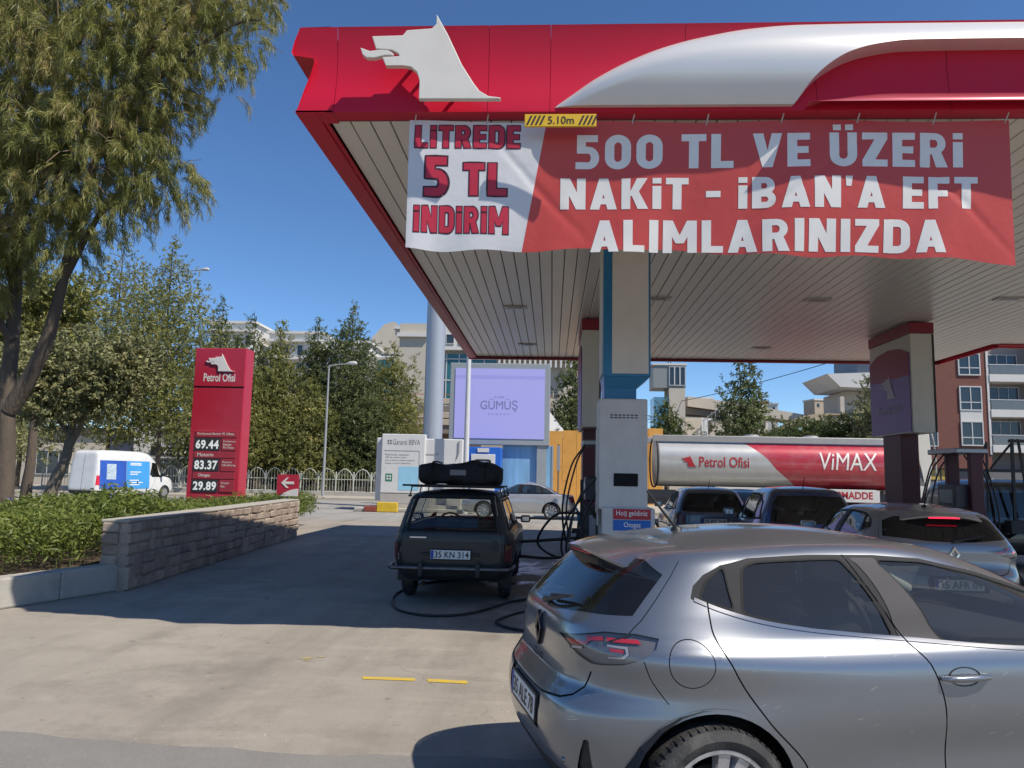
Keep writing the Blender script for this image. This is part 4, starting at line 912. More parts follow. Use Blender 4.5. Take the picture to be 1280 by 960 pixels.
def nozzle(root, p, d, m):
    p = Vector(p); d = Vector(d).normalized(); b = B(); b.tube([p, p+d*.12, p+d*.22+Vector((0, 0, -.02)), p+d*.36+Vector((0, 0, -.10))], [.022, .028, .018, .012], 8); b.tube([p+d*.02+Vector((0, 0, -.02)), p+d*.08+Vector((0, 0, -.07)), p+d*.16+Vector((0, 0, -.03))], .007, 6); return b.build('nozzle', m, root, 50)
hose(D1, [(-.33, .30, 1.55), (-.62, .22, 1.15), (-.70, .18, .55), (-.50, .1, .18), (-.36, .12, .55), (-.34, .16, 1.0)])
hose(D1, [(-.33, .40, 1.35), (-.52, .42, .9), (-.56, .40, .42), (-.42, .32, .2), (-.34, .36, .7)])
nozzle(D1, (-.34, .18, 1.0), (-.3, -.2, .5), BLK0)
hose(D1, [(.42, .3, 1.0), (.52, .1, .8), (.53, .05, .4), (.45, 0, .3), (.42, .05, .7)])
# main columns with sign boxes
def sign_column(x0, x1, label, sign):
    t = thing('canopy_column', label, 'column', (x0, 16.5, 0)); w = x1-x0
    b = B(); b.box(.06, w-.04, .75, 1.65, .14, 2.76); b.build('core', MAROON, t, bev=.01)
    b = B(); b.box(0, w, 0, 2.1, 2.75, 4.86); b.build('casing', CREAM, t, bev=.012)
    b = B(); b.box(-.015, w+.015, -.015, 2.115, 4.865, 5.10); b.build('head_band', REDD, t, bev=.006)
    b = B(); b.box(w-.03, w+.008, -.012, .06, 2.76, 4.85); b.build('edge_trim', BLK0, t)
    b = B(); b.prism([(.06, 2.78), (2.06, 2.78), (2.06, 4.45), (1.6, 4.60), (1.06, 4.65), (.5, 4.60), (.06, 4.45)], lambda u, v, d: (d, u, v), -.02, .005); s = b.build('sign_box', PURP, t)
    b = B(); b.prism([(.065, 3.98), (2.055, 3.98), (2.055, 4.455), (1.6, 4.605), (1.06, 4.655), (.5, 4.605), (.065, 4.455)], lambda u, v, d: (d, u, v), -.026, -.021); b.build('sign_header', REDD, s)
    sw = M('sign_pale', (.45, .40, .48), .5); f = lambda u, v: (-.029, 2.1-u, v)
    for pl_ in (WOLF, TONGUE): b = B(); b.prism(wolf_poly(pl_, .60, 1.45, 3.55, 4.10), lambda u, v, d: (d, 2.1-u, v), -.031, -.027); b.build('wolf_mark', sw, s)
    text(s, 'lettering', 'Petrol Ofisi', sw, f, .45, 1.65, 3.22, 3.42)
    return t
sign_column(.62, 1.02, 'narrow-looking cream canopy column with maroon base behind the white gas dispenser', 1)
sign_column(7.55, 8.03, 'canopy column with a purple wolf sign box and maroon base', 1)
STEEL = M('brushed_steel', (.30, .30, .31), .35, .8)
def pump(label, x, y, seed):
    t = thing('fuel_pump', label, 'fuel pump', (x, y, .14)); rr = random.Random(seed)
    b = B(); b.box(-.30, .30, -.42, .42, 0, 1.0); b.build('cabinet', M('pump_grey', (.05, .045, .05), .45, dirt=(.1, .09, .08)), t, bev=.02)
    b = B(); b.box(-.02, .22, -.48, -.36, .95, 2.15); b.build('upright', MAROON, t, bev=.02); b = B(); b.box(-.02, .22, .36, .48, .95, 2.15); b.build('upright', MAROON, t, bev=.02)
    b = B(); b.box(-.30, .28, -.55, .55, 2.12, 2.22); b.build('head', STEEL, t, bev=.02)
    b = B(); b.box(-.24, .24, -.34, .34, 1.10, 1.55); h = b.build('display_head', M('pump_grey'), t, bev=.03)
    for s in (-1, 1): b = B(); b.box(s*.243-.004, s*.243+.004, -.25, .25, 1.2, 1.45); b.build('display', M('lcd', (.16, .19, .16), .2), h)
    b = B(); b.box(-.17, .17, -.437, -.424, .25, .85); b.build('front_label', M('label_grey', (.35, .34, .36), .5, var=.4, vs=16), t)
    for s in (-1, 1):
        for k in range(3):
            yy = -.30+k*.28; cx = s*.34; e = rr.uniform(-.05, .05)
            hose(t, [(s*.26, yy, 2.12), (s*(.46+e), yy+.03, 1.75), (s*(.62+e), yy+.05, 1.0), (s*(.55+e), yy+.06, .35), (s*.40, yy+.02, .25), (s*.34, yy, .75)])
            n = nozzle(t, (s*.33, yy, .72), (s*.1, -.05, .5), (BLUE, BLK0, BLK0)[k])
    return t
pump('dark fuel pump with hanging black hoses on the island behind the gas dispenser', .86, 14.7, 1)
pump('dark fuel pump with a steel top bar beside the purple sign column', 7.75, 15.2, 2)
pump('fuel pump behind the narrow-looking column on the left island', .86, 19.9, 3) if False else None
# nozzle boot cluster with sagging hoses between dispenser and pump
HS2 = thing('hose_stand', 'stand of black hoses and hooks beside the pump island', 'hose stand', (.50, 12.9, .14))
b = B(); b.tube([(0, 0, 0), (0, 0, 1.5)], .03, 10); b.box(-.12, .12, -.1, .1, 0, .03); b.box(-.16, .10, -.05, .05, .62, .70); b.build('post', BLK0, HS2, 40)
hose(HS2, [(0, 0, .95), (-.45, -.05, .90), (-.72, -.02, .45), (-.30, .05, .22), (-.02, .04, .66)], .02)
hose(HS2, [(0, .05, .55), (-.5, .0, .50), (-1.12, -.1, .46)], .024); hose(HS2, [(0, -.05, .28), (-.5, -.12, .22), (-1.02, -.15, .24)], .024)
hose(HS2, [(.0, .1, 1.2), (-.25, .2, .8), (-.32, .2, .3), (-.1, .1, .1)], .018); hose(HS2, [(.0, -.1, 1.3), (-.16, -.2, .9), (-.25, -.3, .35), (-.05, -.2, .08)], .018)
# air hose on the ground round the old estate car
AH = thing('air_hose', 'black air hose looping over the ground behind the old estate car', 'hose', (0, 0, 0))
z = .016
b = B(); b.tube(smooth3([(-1.3, 12.6, z), (-1.9, 12.0, z), (-2.12, 11.2, z), (-2.10, 10.4, z), (-1.85, 9.6, z), (-1.40, 9.28, z), (-.94, 9.55, z), (-.50, 10.5, z), (-.2, 10.8, z), (.25, 10.95, z), (.40, 11.3, .10), (.46, 11.6, .30)], 120), .016, 8); b.tube(smooth3([(.40, 9.9, .06), (.1, 9.9, z), (-.27, 9.80, z), (-.55, 9.30, z), (-.60, 8.95, z), (-.36, 8.62, z), (.1, 8.5, z), (.6, 8.75, z)], 80), .016, 8); o = b.build('air_hose_line', HOSE, AH, 60)

t = thing('feather_flag', 'white leaf-shaped flag showing between the purple sign column and its pump', 'flag', (10.55, 22.5, 0))
b = B(); b.prism(rnd([(-.14, 3.35), (.16, 3.2), (.22, 2.2), (.08, 1.35), (-.02, 1.75), (-.14, 2.4)], .08), lambda u, v, d: (u, d, v), -.01, .01); b.build('cloth', M('flag_white', (.72, .72, .70), .7), t)
b = B(); b.tube(smooth3([(.3, 0, 0), (.32, 0, 2.2), (.24, 0, 3.1), (.0, 0, 3.5), (-.22, 0, 3.45)], 24), .022, 6); b.build('pole', M('flag_pole', (.6, .6, .58), .4), t, 60)
# ------------------------------------------------------------------ planter with stone wall, price totem, small signs
STONE = [M('wall_stone_%s' % 'abc'[i], c, .85, var=.25, vs=5, bump=.7, bs=14, dirt=(.13, .10, .09), ds=4, da=.6) for i, c in enumerate([(.40, .315, .245), (.345, .265, .205), (.44, .355, .28)])]
MORT = M('mortar', (.33, .265, .21), .95, var=.2, bump=.4, bs=40)
A_, Z_ = Vector((-5.80, 10.45, 0)), Vector((-6.52, 19.75, 0)); dW = (Z_-A_).normalized(); nW = Vector((dW.y, -dW.x, 0))   # nW faces the forecourt
WL = thing('stone_wall', 'low wall of squared stones edging the planter, mostly in shade', 'wall', (0, 0, 0))
hW, tW, LW_ = .93, .36, (Z_-A_).length
def wl(u, d, z): p = A_+dW*u-nW*d; return (p.x, p.y, z)     # d into the planter
b = B(); vsq = [wl(u, d, z) for z in (0, hW) for d in (.012, tW-.012) for u in (.012, LW_-.012)]; b.add(vsq, [(0, 2, 3, 1), (4, 5, 7, 6), (0, 1, 5, 4), (2, 6, 7, 3), (0, 4, 6, 2), (1, 3, 7, 5)]); b.build('mortar_core', MORT, WL)
rs_ = random.Random(3)
def stone(u0, u1, z0, z1, d0, d1, swap=False):
    j = lambda a=.014: rs_.uniform(-a, a); b = B(); pr = rs_.uniform(0, .035)
    if not swap: v = [wl(u+j(), d, z+j()) for z in (z0, z1) for d in (d0-pr, d1) for u in (u0, u1)]
    else: v = [wl(u, d+j(), z+j()) for z in (z0, z1) for d in (d0, d1) for u in (u0-pr, u1)]
    b.add(v, [(0, 2, 3, 1), (4, 5, 7, 6), (0, 1, 5, 4), (2, 6, 7, 3), (0, 4, 6, 2), (1, 3, 7, 5)]); b.build('stone', STONE[rs_.randrange(3)], WL, bev=.02, seg=2)
zc = [.0, .165, .33, .48, .63, .78, .93]
occ = []
for i in range(6):
    u = 0.
    while u < LW_-.02:
        hit = [o for o in occ if o[2] == i and o[0]-.001 <= u < o[1]-.001]
        if hit: u = hit[0][1]; continue
        nxt = min([o[0] for o in occ if o[2] == i and o[0] > u]+[LW_]); w = min(rs_.choice((.15, .2, .26, .32, .4))+rs_.uniform(-.04, .04), nxt-u); w = nxt-u if nxt-u-w < .14 else w
        tall = i < 5 and rs_.random() < .16 and w < .45
        if tall: occ.append((u, u+w, i+1))
        dz = rs_.uniform(-.012, .012) if not tall else 0
        stone(u+.008, u+w-.008, zc[i]+.008, zc[i+2 if tall else i+1]-.008+min(dz, 0), .0, .12); u += w
    for d0, d1 in ((.13, .36),): stone(.0, .12, zc[i]+.008, zc[i+1]-.008, d0+.01, d1, True)
b = B(); vsq = [wl(u, d, z) for z in (hW+.002, hW+.035) for d in (-.012, tW+.02) for u in (-.02, LW_)]; b.add(vsq, [(0, 2, 3, 1), (4, 5, 7, 6), (0, 1, 5, 4), (2, 6, 7, 3), (0, 4, 6, 2), (1, 3, 7, 5)]); b.build('coping', M('coping', (.40, .37, .32), .9, var=.15, vs=4, bump=.3, bs=30), WL, bev=.008)
# concrete kerb, one block after the other
KB = thing('planter_kerb', 'pale concrete kerb along the front of the planter', 'kerb', (0, 0, 0))
kp = [Vector((-5.90, 10.52, 0)), Vector((-6.45, 8.75, 0)), Vector((-7.6, 5.6, 0)), Vector((-9.2, 2.6, 0)), Vector((-12, -1.5, 0))]
for a, c in zip(kp[:-1], kp[1:]):
    d = (c-a).normalized(); n = Vector((d.y, -d.x, 0)); n = n if n.x > 0 else -n; L = (c-a).length; k = max(1, round(L/1.0))
    for i in range(k):
        p, q = a+d*(L*i/k+.004), a+d*(L*(i+1)/k-.004); b = B()
        b.add([tuple(v+Vector((0, 0, z))) for z in (0, .36) for v in (p, q, q-n*.28, p-n*.28)], [(3, 2, 1, 0), (4, 5, 6, 7), (0, 1, 5, 4), (1, 2, 6, 5), (2, 3, 7, 6), (3, 0, 4, 7)]); b.build('kerb_block', KERB, KB, bev=.025, seg=2)
b = B(); b.add([(-6.05, 10.4, .30), (-6.6, 8.8, .30), (-7.8, 5.6, .30), (-9.4, 2.6, .30), (-12.2, -1.5, .30), (-26, -1.5, .30), (-26, 25.6, .30), (-9.8, 25.6, .30), (-7.5, 21.6, .30), (-6.75, 19.8, .30)], [tuple(range(10))]); struct(b.build('planter_soil', M('soil', (.10, .07, .045), .95, var=.4, vs=6, bump=.8, bs=15)))
b = B(); b.add([(-6.72, 19.78, -.01), (-7.45, 21.6, -.01), (-9.75, 25.65, -.01), (-26, 25.65, -.01), (-6.72, 19.78, .31), (-7.45, 21.6, .31), (-9.75, 25.65, .31), (-26, 25.65, .31)], [(0, 1, 5, 4), (1, 2, 6, 5), (2, 3, 7, 6)]); struct(b.build('planter_edge', KERB))
# price totem
TT = thing('price_totem', 'tall red price totem with white wolf head and three fuel prices', 'sign', (-11.15, 25.0, 0), R(0))
TR = M('totem_red', (.46, .018, .045), .4, var=.05, coat=.2); TG = M('totem_groove', (.03, .004, .008), .6); TRD = M('totem_strip', (.36, .03, .05), .45); TW = M('totem_white', (.74, .70, .66), .5); DIG = M('digit_white', (.80, .82, .80), .4, emis=((.9, .95, .9), .15)); DBK = M('display_dark', (.03, .033, .038), .35)
b = B(); b.box(-.90, .85, .02, .66, .0, 5.74); b.build('casing', TR, TT, bev=.02)
b = B(); b.box(-.885, .835, -.02, .03, 4.44, 5.72); b.build('head_panel', TR, TT, bev=.008); b = B(); b.box(-.885, .835, -.02, .03, .32, 4.38); b.build('main_panel', TR, TT, bev=.008); b = B(); b.box(-.87, .82, .0, .025, 4.38, 4.44); b.build('groove', TG, TT)
for pl_ in (WOLF, TONGUE): b = B(); b.prism(wolf_poly(pl_, -.50, .50, 4.94, 5.54), lambda u, v, d: (u, d, v), -.065, -.03); b.build('wolf_mark', TW, TT, bev=.006)
text(TT, 'lettering', 'Petrol Ofisi', TW, lambda u, v: (u, -.024, v), -.56, .52, 4.60, 4.88, bold=.022)
rows = [(2.73, 2.95, 'Kurşunsuz Benzin 95 Oktan', 2.30, 2.70, '69.44', ('Kurşunsuz', 'Benzin', '95 Oktan')), (2.05, 2.26, 'Motorin', 1.62, 2.02, '83.37', ('Motorin', 'UltraForce')), (1.36, 1.58, 'Otogaz', .94, 1.33, '29.89', ('Otogaz', 'Gaz'))]
for z0, z1, tx, d0, d1, pr, lb in rows:
    b = B(); b.box(-.70, .72, -.05, -.018, z0, z1); o = b.build('product_strip', TRD, TT, bev=.012)
    text(o, 'lettering', tx, TW, lambda u, v: (u, -.0525, v), -.62, .62 if len(tx) > 9 else .0, z0+.05, z1-.04, bold=.01, keep=True)
    b = B(); b.box(-.70, .16, -.05, -.018, d0, d1); o = b.build('price_display', DBK, TT, bev=.008); text(o, 'price', pr, DIG, lambda u, v: (u, -.0525, v), -.66, .12, d0+.05, d1-.05, bold=.035, spacing=1.08)
    b = B(); b.box(.22, .72, -.05, -.018, d0, d1); o = b.build('product_label', TRD, TT, bev=.012)
    for k, t_ in enumerate(lb): text(o, 'lettering', t_, TW, lambda u, v: (u, -.0525, v), .27, .27+.046*len(t_), d1-.13-k*.10, d1-.06-k*.10, bold=.01)
for z0 in (.62, .34): b = B(); b.box(-.70, .72, -.05, -.018, z0, z0+.22); b.build('blank_strip', TRD, TT, bev=.012)
# arrow sign
AR = thing('arrow_sign', 'small red sign with a white left arrow and white curved corner', 'sign', (-7.13, 20.6, 0))
b = B(); b.box(-.30, .30, 0, .03, 1.0, 1.58); b.build('board', TR, AR, bev=.006); b = B(); b.box(-.02, .02, .03, .06, .3, 1.5); b.box(-.28, -.25, .03, .05, .3, 1.1); b.build('post', STEEL, AR)
b = B(); b.prism([(-.18, 1.36), (-.03, 1.50), (.03, 1.50), (-.08, 1.395), (.17, 1.395), (.17, 1.325), (-.08, 1.325), (.03, 1.22), (-.03, 1.22)], lambda u, v, d: (u, d, v), -.012, .0); b.build('arrow', TW, AR)
b = B(); b.prism([(-.24, 1.005)]+[(-.24+.535*i/10, 1.005+.20*math.sin(math.pi/2*(i/10))) for i in range(1, 11)]+[(.295, 1.005)], lambda u, v, d: (u, d, v), -.012, .0); b.build('white_curve', TW, AR)
# ------------------------------------------------------------------ plants
BARK = M('bark', (.11, .085, .065), .95, var=.4, vs=9, bump=1., bs=26, stretch=(1, 1, .25)); BARKP = M('bark_pale', (.20, .165, .13), .95, var=.4, vs=9, bump=1., bs=26, stretch=(1, 1, .25))
def quads(C, D, W, L, name, mat, parent, wid=None):
    """leaf blades: C centre, D direction (unit), W side vector (unit), L length, wid width"""
    n = len(C); L = np.broadcast_to(np.asarray(L, float), (n,))[:, None]; wid = np.broadcast_to(np.asarray(wid, float), (n,))[:, None]
    V = np.empty((n, 4, 3)); V[:, 0] = C-D*L*.5; V[:, 1] = C+W*wid*.5-D*L*.08; V[:, 2] = C+D*L*.5; V[:, 3] = C-W*wid*.5-D*L*.08
    T = np.arange(n*4).reshape(n, 4); return fastmesh(name, V.reshape(-1, 3), T, mat, parent)
def unit(a): return a/np.maximum(np.linalg.norm(a, axis=-1, keepdims=True), 1e-9)
def ball(r, n): v = unit(r.normal(size=(n, 3))); return v*(r.random((n, 1))**(1/3.))
def limbs(root, chains, mat, n=9):
    b = B()
    for pts, r0, r1 in chains:
        p = smooth3(pts, 14); k = len(p); b.tube([q+Vector((random.uniform(-.02, .02), random.uniform(-.02, .02), 0))*r0*4 for q in p], [r0+(r1-r0)*i/(k-1) for i in range(k)], n)
    return b.build('trunk', mat, root, 60)
def broad_crown(root, clumps, nleaf, size, mat, seed, droop=.2, asp=.46, name='crown'):
    """clumps: (cx, cy, cz, rx, ry, rz); leaves gather on many small tufts so that light and gaps get in"""
    r = np.random.default_rng(seed); vol = np.array([c[3]*c[4]*c[5] for c in clumps])**.7; vol = vol/vol.sum(); Cs, Ds, Ls = [], [], []
    for c, f in zip(clumps, vol):
        nt = max(4, int(nleaf*f/18)); o = ball(r, nt); rad = np.linalg.norm(o, axis=1, keepdims=True); o = o/np.maximum(rad, 1e-6)*rad**.5
        o = o*(1+.22*np.sin(o[:, [0]]*5+seed)*np.cos(o[:, [2]]*6))
        T = np.array(c[:3])+o*np.array(c[3:]); out = unit(o+np.array([0, 0, .3-droop])+r.normal(size=o.shape)*.3); tl = size*r.uniform(1.2, 2.6, (nt, 1))
        for k in range(18):
            Cs.append(T+out*tl*(k/18.)+r.normal(size=T.shape)*size*.34); Ds.append(unit(out*.8+r.normal(size=T.shape)*.65+np.array([0, 0, -droop]))); Ls.append(size*r.uniform(.6, 1.3, nt))
        ni = max(3, int(nleaf*f*.14)); q = ball(r, ni)*.72    # big inner leaves close the heart of the crown
        Cs.append(np.array(c[:3])+q*np.array(c[3:])); Ds.append(unit(r.normal(size=q.shape))); Ls.append(size*r.uniform(1.6, 2.6, ni))
    C = np.concatenate(Cs); D = np.concatenate(Ds); W = unit(np.cross(D, r.normal(size=D.shape))); L = np.concatenate(Ls)
    return quads(C, D, W, L, name, mat, root, L*asp)
def wispy_crown(root, clumps, nspray, mat, seed, ln=(.30, .70), needle=(.12, .24), wd=.0115, per=54, droop=.5, name='crown'):
    """hanging needle sprays of a she-oak"""
    r = np.random.default_rng(seed); vol = np.array([c[3]*c[4]*c[5] for c in clumps])**.75; vol = vol/vol.sum(); Cs, Ds = [], []
    for c, f in zip(clumps, vol):
        n = max(5, int(nspray*f)); o = ball(r, n); rad = np.linalg.norm(o, axis=1, keepdims=True); o = o/np.maximum(rad, 1e-6)*rad**.6
        A = np.array(c[:3])+o*np.array(c[3:]); d0 = unit(o*np.array([1, 1, .6])+r.normal(size=o.shape)*.5+np.array([0, 0, .25])); Ls = r.uniform(*ln, (n, 1))
        for k in range(per):
            t = (k+.5)/per; tang = unit(d0*(1-t)+np.array([0, 0, -1.])*droop*t*1.6); P = A+d0*Ls*(t-.5*t*t)+np.array([0, 0, -1.])*Ls*droop*.8*t*t
            Dn = unit(tang+r.normal(size=A.shape)*.34+np.array([0, 0, -.25])); Cs.append(P+Dn*.06+r.normal(size=A.shape)*.025); Ds.append(Dn)
    C = np.concatenate(Cs); D = np.concatenate(Ds); W = unit(np.cross(D, r.normal(size=D.shape))); L = r.uniform(*needle, len(C))
    return quads(C, D, W, L, name, mat, root, wd)
LF_OAK = leaf('sheoak_needles', (.12, .145, .045), (.39, .385, .12), (.40, .28, .16), .5, .9, .68)
LF_PINE = leaf('pine_needles', (.095, .12, .038), (.33, .32, .10), (.34, .26, .11), .36); LF_DARK = leaf('dark_conifer', (.055, .085, .035), (.19, .215, .08), (.26, .24, .10), .32)
LF_OLIVE = leaf('olive_leaves', (.13, .14, .065), (.33, .32, .15), (.38, .33, .17), .25); LF_HEDGE = leaf('hedge_leaves', (.07, .11, .02), (.22, .26, .06), (.34, .31, .09), .35); LF_MID = leaf('tree_leaves', (.05, .08, .025), (.14, .17, .05), (.2, .19, .07), .25)
# the big she-oak over the planter
T1 = thing('sheoak_tree', 'large feathery tree with drooping needles and a forked dark trunk, at the left edge', 'tree', (-9.5, 13, .28))
limbs(T1, [([(0, 0, 0), (-.05, .05, 1.2), (-.12, 0, 2.6), (-.25, .1, 4.6), (-.5, .2, 7.5), (-.6, .3, 10)], .19, .05), ([(-.05, 0, 2.35), (.28, -.05, 2.95), (.62, -.1, 3.7), (.74, -.1, 4.5), (1.0, -.2, 5.8), (1.5, -.3, 7.5), (2.4, -.4, 9.2)], .15, .03), ([(.74, -.1, 4.6), (1.5, -.2, 6.0), (2.3, -.2, 6.5)], .07, .015), ([(1.5, -.3, 7.5), (2.6, -.3, 8.6), (3.7, -.4, 9.3), (4.2, -.4, 9.4)], .06, .012), ([(-.25, .1, 4.6), (-1.2, .3, 6.5), (-2.2, .5, 8)], .09, .02), ([(-.1, 0, 3.6), (-1.4, -.4, 5.2), (-2.6, -.5, 6)], .08, .02), ([(2.4, -.4, 9.2), (3.2, -.4, 10.6)], .04, .015), ([(1.0, -.2, 5.8), (1.6, -.8, 6.2), (2.0, -1, 5.9)], .04, .01)], BARK, 10)
cl = [(0, 0, 8.3, 2.0, 1.8, 1.6), (1.5, -.5, 8.6, 1.5, 1.3, 1.4), (1.25, -.6, 6.75, 1.35, 1.2, .95), (2.35, -.2, 6.55, .75, .8, .55), (2.9, -.4, 9.2, .75, .8, .65), (3.75, -.4, 9.25, .45, .6, .55), (3.65, -.4, 8.4, .25, .35, .5), (2.75, -.4, 7.9, .4, .5, .6), (2.0, -.3, 7.4, .6, .7, .6), (-.4, 0, 6.4, 1.0, 1.2, 1.1), (-1.6, .3, 8.3, 1.6, 1.6, 1.8), (.3, .2, 10.4, 2.8, 2.0, 1.0), (3.0, 0, 10.6, 1.2, 1.2, .7), (1.95, -.5, 5.75, .32, .4, .4), (-.6, -.3, 5.0, .7, .9, .8), (.55, -.6, 5.8, .6, .7, .5), (3.9, -.2, 10.1, .5, .6, .4), (-.2, -.7, 5.5, .8, .6, .6), (-.5, -.8, 4.6, .5, .5, .7), (.95, -.5, 5.25, .45, .5, .5), (-1.3, -.4, 5.6, .9, .8, .9), (1.4, -.6, 5.6, .4, .4, .4)]
wispy_crown(T1, cl, 5000, LF_OAK, 11)
rt_ = np.random.default_rng(77); b = B()
for k in range(420):     # bare twigs showing through the sprays
    c = cl[rt_.choice(len(cl), p=np.array([q[3]*q[4]*q[5] for q in cl])/sum(q[3]*q[4]*q[5] for q in cl))]; o = ball(rt_, 1)[0]*.95; p = np.array(c[:3])+o*np.array(c[3:]); d = unit(o+rt_.normal(size=3)*.6+np.array([0, 0, -.15])); L = rt_.uniform(.3, .9)
    b.tube([p, p+d*L*.5+np.array([0, 0, .03]), p+d*L+np.array([0, 0, -.10*L])], [.011, .008, .004], 4, False)
o = b.build('twigs', M('twig_brown', (.20, .14, .09), .9), T1); o['kind'] = 'stuff'
# tree with a pale leaning trunk behind the planter
T2 = thing('olive_tree', 'greyish green tree with a pale leaning trunk behind the hedge', 'tree', (-15.1, 22.5, .2))
limbs(T2, [([(0, 0, 0), (.15, 0, .9), (.5, 0, 1.8), (.55, .1, 3.0), (.5, .1, 4.4)], .22, .07), ([(.5, 0, 1.9), (1.2, -.2, 3.2), (1.7, -.3, 4.2)], .1, .02), ([(.55, 0, 2.4), (-.5, .2, 3.6), (-1.2, .3, 4.6)], .1, .02)], BARKP, 9)
broad_crown(T2, [(.5, 0, 4.3, 1.7, 1.4, 1.2), (1.6, -.3, 3.9, 1.1, 1.0, .9), (-.9, .1, 4.2, 1.3, 1.2, 1.1), (.4, -.4, 3.3, 1.2, .9, .6), (2.3, 0, 4.6, .9, .9, .8)], 24000, .125, LF_OLIVE, 21)
T3 = thing('dark_tree', 'slim tree with a bare dark trunk beside the pale leaning trunk', 'tree', (-17.9, 25.5, .1))
limbs(T3, [([(0, 0, 0), (.1, 0, 2), (0, .1, 4.5), (.2, .1, 7)], .2, .05)], BARK, 8); broad_crown(T3, [(.1, 0, 5.6, 1.6, 1.5, 1.3), (-.6, 0, 7.0, 1.4, 1.4, 1.2), (.8, 0, 7.2, 1.2, 1.2, 1.1)], 12000, .16, LF_PINE, 22, .3)
# pines and conifers along the road: x, y, height, crown base, radius, lean, kind
def conifer(label, x, y, h, base, rad, mat, seed, nleaf, size=.17, tops=1, trunk_r=.16, name='conifer_tree', group=None):
    r = random.Random(seed); t = thing(name, label, 'tree', (x, y, .1), 0, group)
    ch = [([(0, 0, 0), (r.uniform(-.15, .15), 0, h*.4), (r.uniform(-.2, .2), 0, h*.97)], trunk_r, .03)]
    for k in range(5): a = r.uniform(0, 6.28); z = base+(h-base)*r.uniform(.0, .5); ch.append(([(0, 0, z), (math.cos(a)*rad*.5, math.sin(a)*rad*.5, z+.5), (math.cos(a)*rad*.85, math.sin(a)*rad*.85, z+.7)], .05, .012))
    limbs(t, ch, BARK, 7); cl = []
    n = 9+int(h)
    for k in range(n):
        f = k/(n-1); z = base+(h-base)*f; rr = rad*(1-f**1.7)**.8*r.uniform(.7, 1.12)+.16; a = r.uniform(0, 6.28); off = rr*.5
        cl.append((math.cos(a)*off, math.sin(a)*off, z, rr*.75, rr*.75, max(.35, rr*.55))); cl.append((-math.cos(a)*off, -math.sin(a)*off, z+r.uniform(-.4, .4), rr*.65, rr*.65, max(.35, rr*.5)))
    for k in range(tops-1): a = r.uniform(-1, 1)*rad*.8; hh = h*r.uniform(.85, .98); cl += [(a, r.uniform(-.3, .3), hh*.92, .32, .32, .75), (a, 0, hh*.78, .6, .6, .9)]
    broad_crown(t, cl, nleaf, size, mat, seed, .05, .36); return t
CF = [('yellow-green pine leaning over the white van', -25.3, 48.5, 16.6, 4.4, 4.2, LF_PINE, 31, 20000, 1),
      ('dense pine crown directly above the white van roof', -29.6, 50, 17.0, 4.6, 4.2, LF_PINE, 32, 18000, 1),
      ('tall pine at far left behind the forked trunk', -35.0, 49, 17.5, 3.6, 4.2, LF_PINE, 33, 16000, 1),
      ('pale green tree at far left edge, low behind the hedge', -30.5, 39, 7.6, 2.6, 2.8, LF_OLIVE, 34, 12000, 1),
      ('pointed conifer rising just left of the price totem top', -25.2, 56, 14.2, 2.8, 3.0, LF_DARK, 35, 15000, 2),
      ('pine with two spires just right of the price totem top', -21.9, 54, 12.6, 2.0, 2.9, LF_DARK, 36, 16000, 3),
      ('narrow conifer second to the right of the price totem', -19.3, 53, 12.0, 1.9, 2.4, LF_PINE, 37, 14000, 2),
      ('slender dark conifer left of the street lamp arm', -17.2, 54.5, 12.4, 2.0, 2.2, LF_DARK, 38, 14000, 2),
      ('largest conifer of the row, right behind the street lamp', -14.5, 54, 13.2, 2.0, 3.3, LF_DARK, 39, 22000, 4),
      ('broad conifer at the right end of the row, above the bank kiosk', -11.9, 55.5, 10.9, 1.9, 2.6, LF_PINE, 40, 16000, 2),
      ('low bushy conifer filling the gap over the small arrow sign', -16.6, 51.5, 7.8, 2.0, 2.2, LF_PINE, 41, 12000, 1),
      ('small conifer low beside the right side of the price totem', -20.4, 51.5, 8.4, 2.0, 2.2, LF_PINE, 42, 12000, 1),
      ('low conifer behind the bank kiosk roof, right end of the row', -12.6, 52.3, 7.2, 1.8, 2.1, LF_DARK, 44, 11000, 1)]
for lb, x, y, h, ba, ra, m_, sd_, nl, tp in CF: conifer(lb, x, y, h, ba, ra, m_, sd_, int(nl*2.6), .15, tp, group='roadside conifers')
conifer('dark conifer showing between the video screen and the left pump island', 1.55, 52, 10.6, 1.8, 2.0, LF_DARK, 51, 14000, .2, 2)
conifer('two-spired conifer above the white tank of the lorry', 11.2, 46, 9.0, 1.4, 2.1, LF_DARK, 52, 15000, .18, 3)
conifer('small bush-like tree right of the glass tower, behind the gas dispenser', 7.3, 50, 6.4, 2.4, 1.7, LF_MID, 53, 8000, .18, 1)
conifer('light green tree left of the purple sign column', 21.6, 52, 9.3, 3.0, 2.2, LF_OLIVE, 54, 11000, .18, 1)
# leafy mass below the arch
t = thing('shrubbery', 'dark green bushes growing below the beige arch beam', 'bushes', (17.5, 55, 0)); broad_crown(t, [(0, 0, 4.6, 2.4, 1.4, 1.5), (2.4, 0, 4.8, 2.2, 1.4, 1.6), (4.0, -.5, 5.0, 1.5, 1.2, 1.6), (-1.6, 0, 4.2, 1.4, 1.2, 1.0), (1, 0, 2.6, 4.5, 1.2, 1.5)], 22000, .2, LF_DARK, 55, .1, name='foliage')
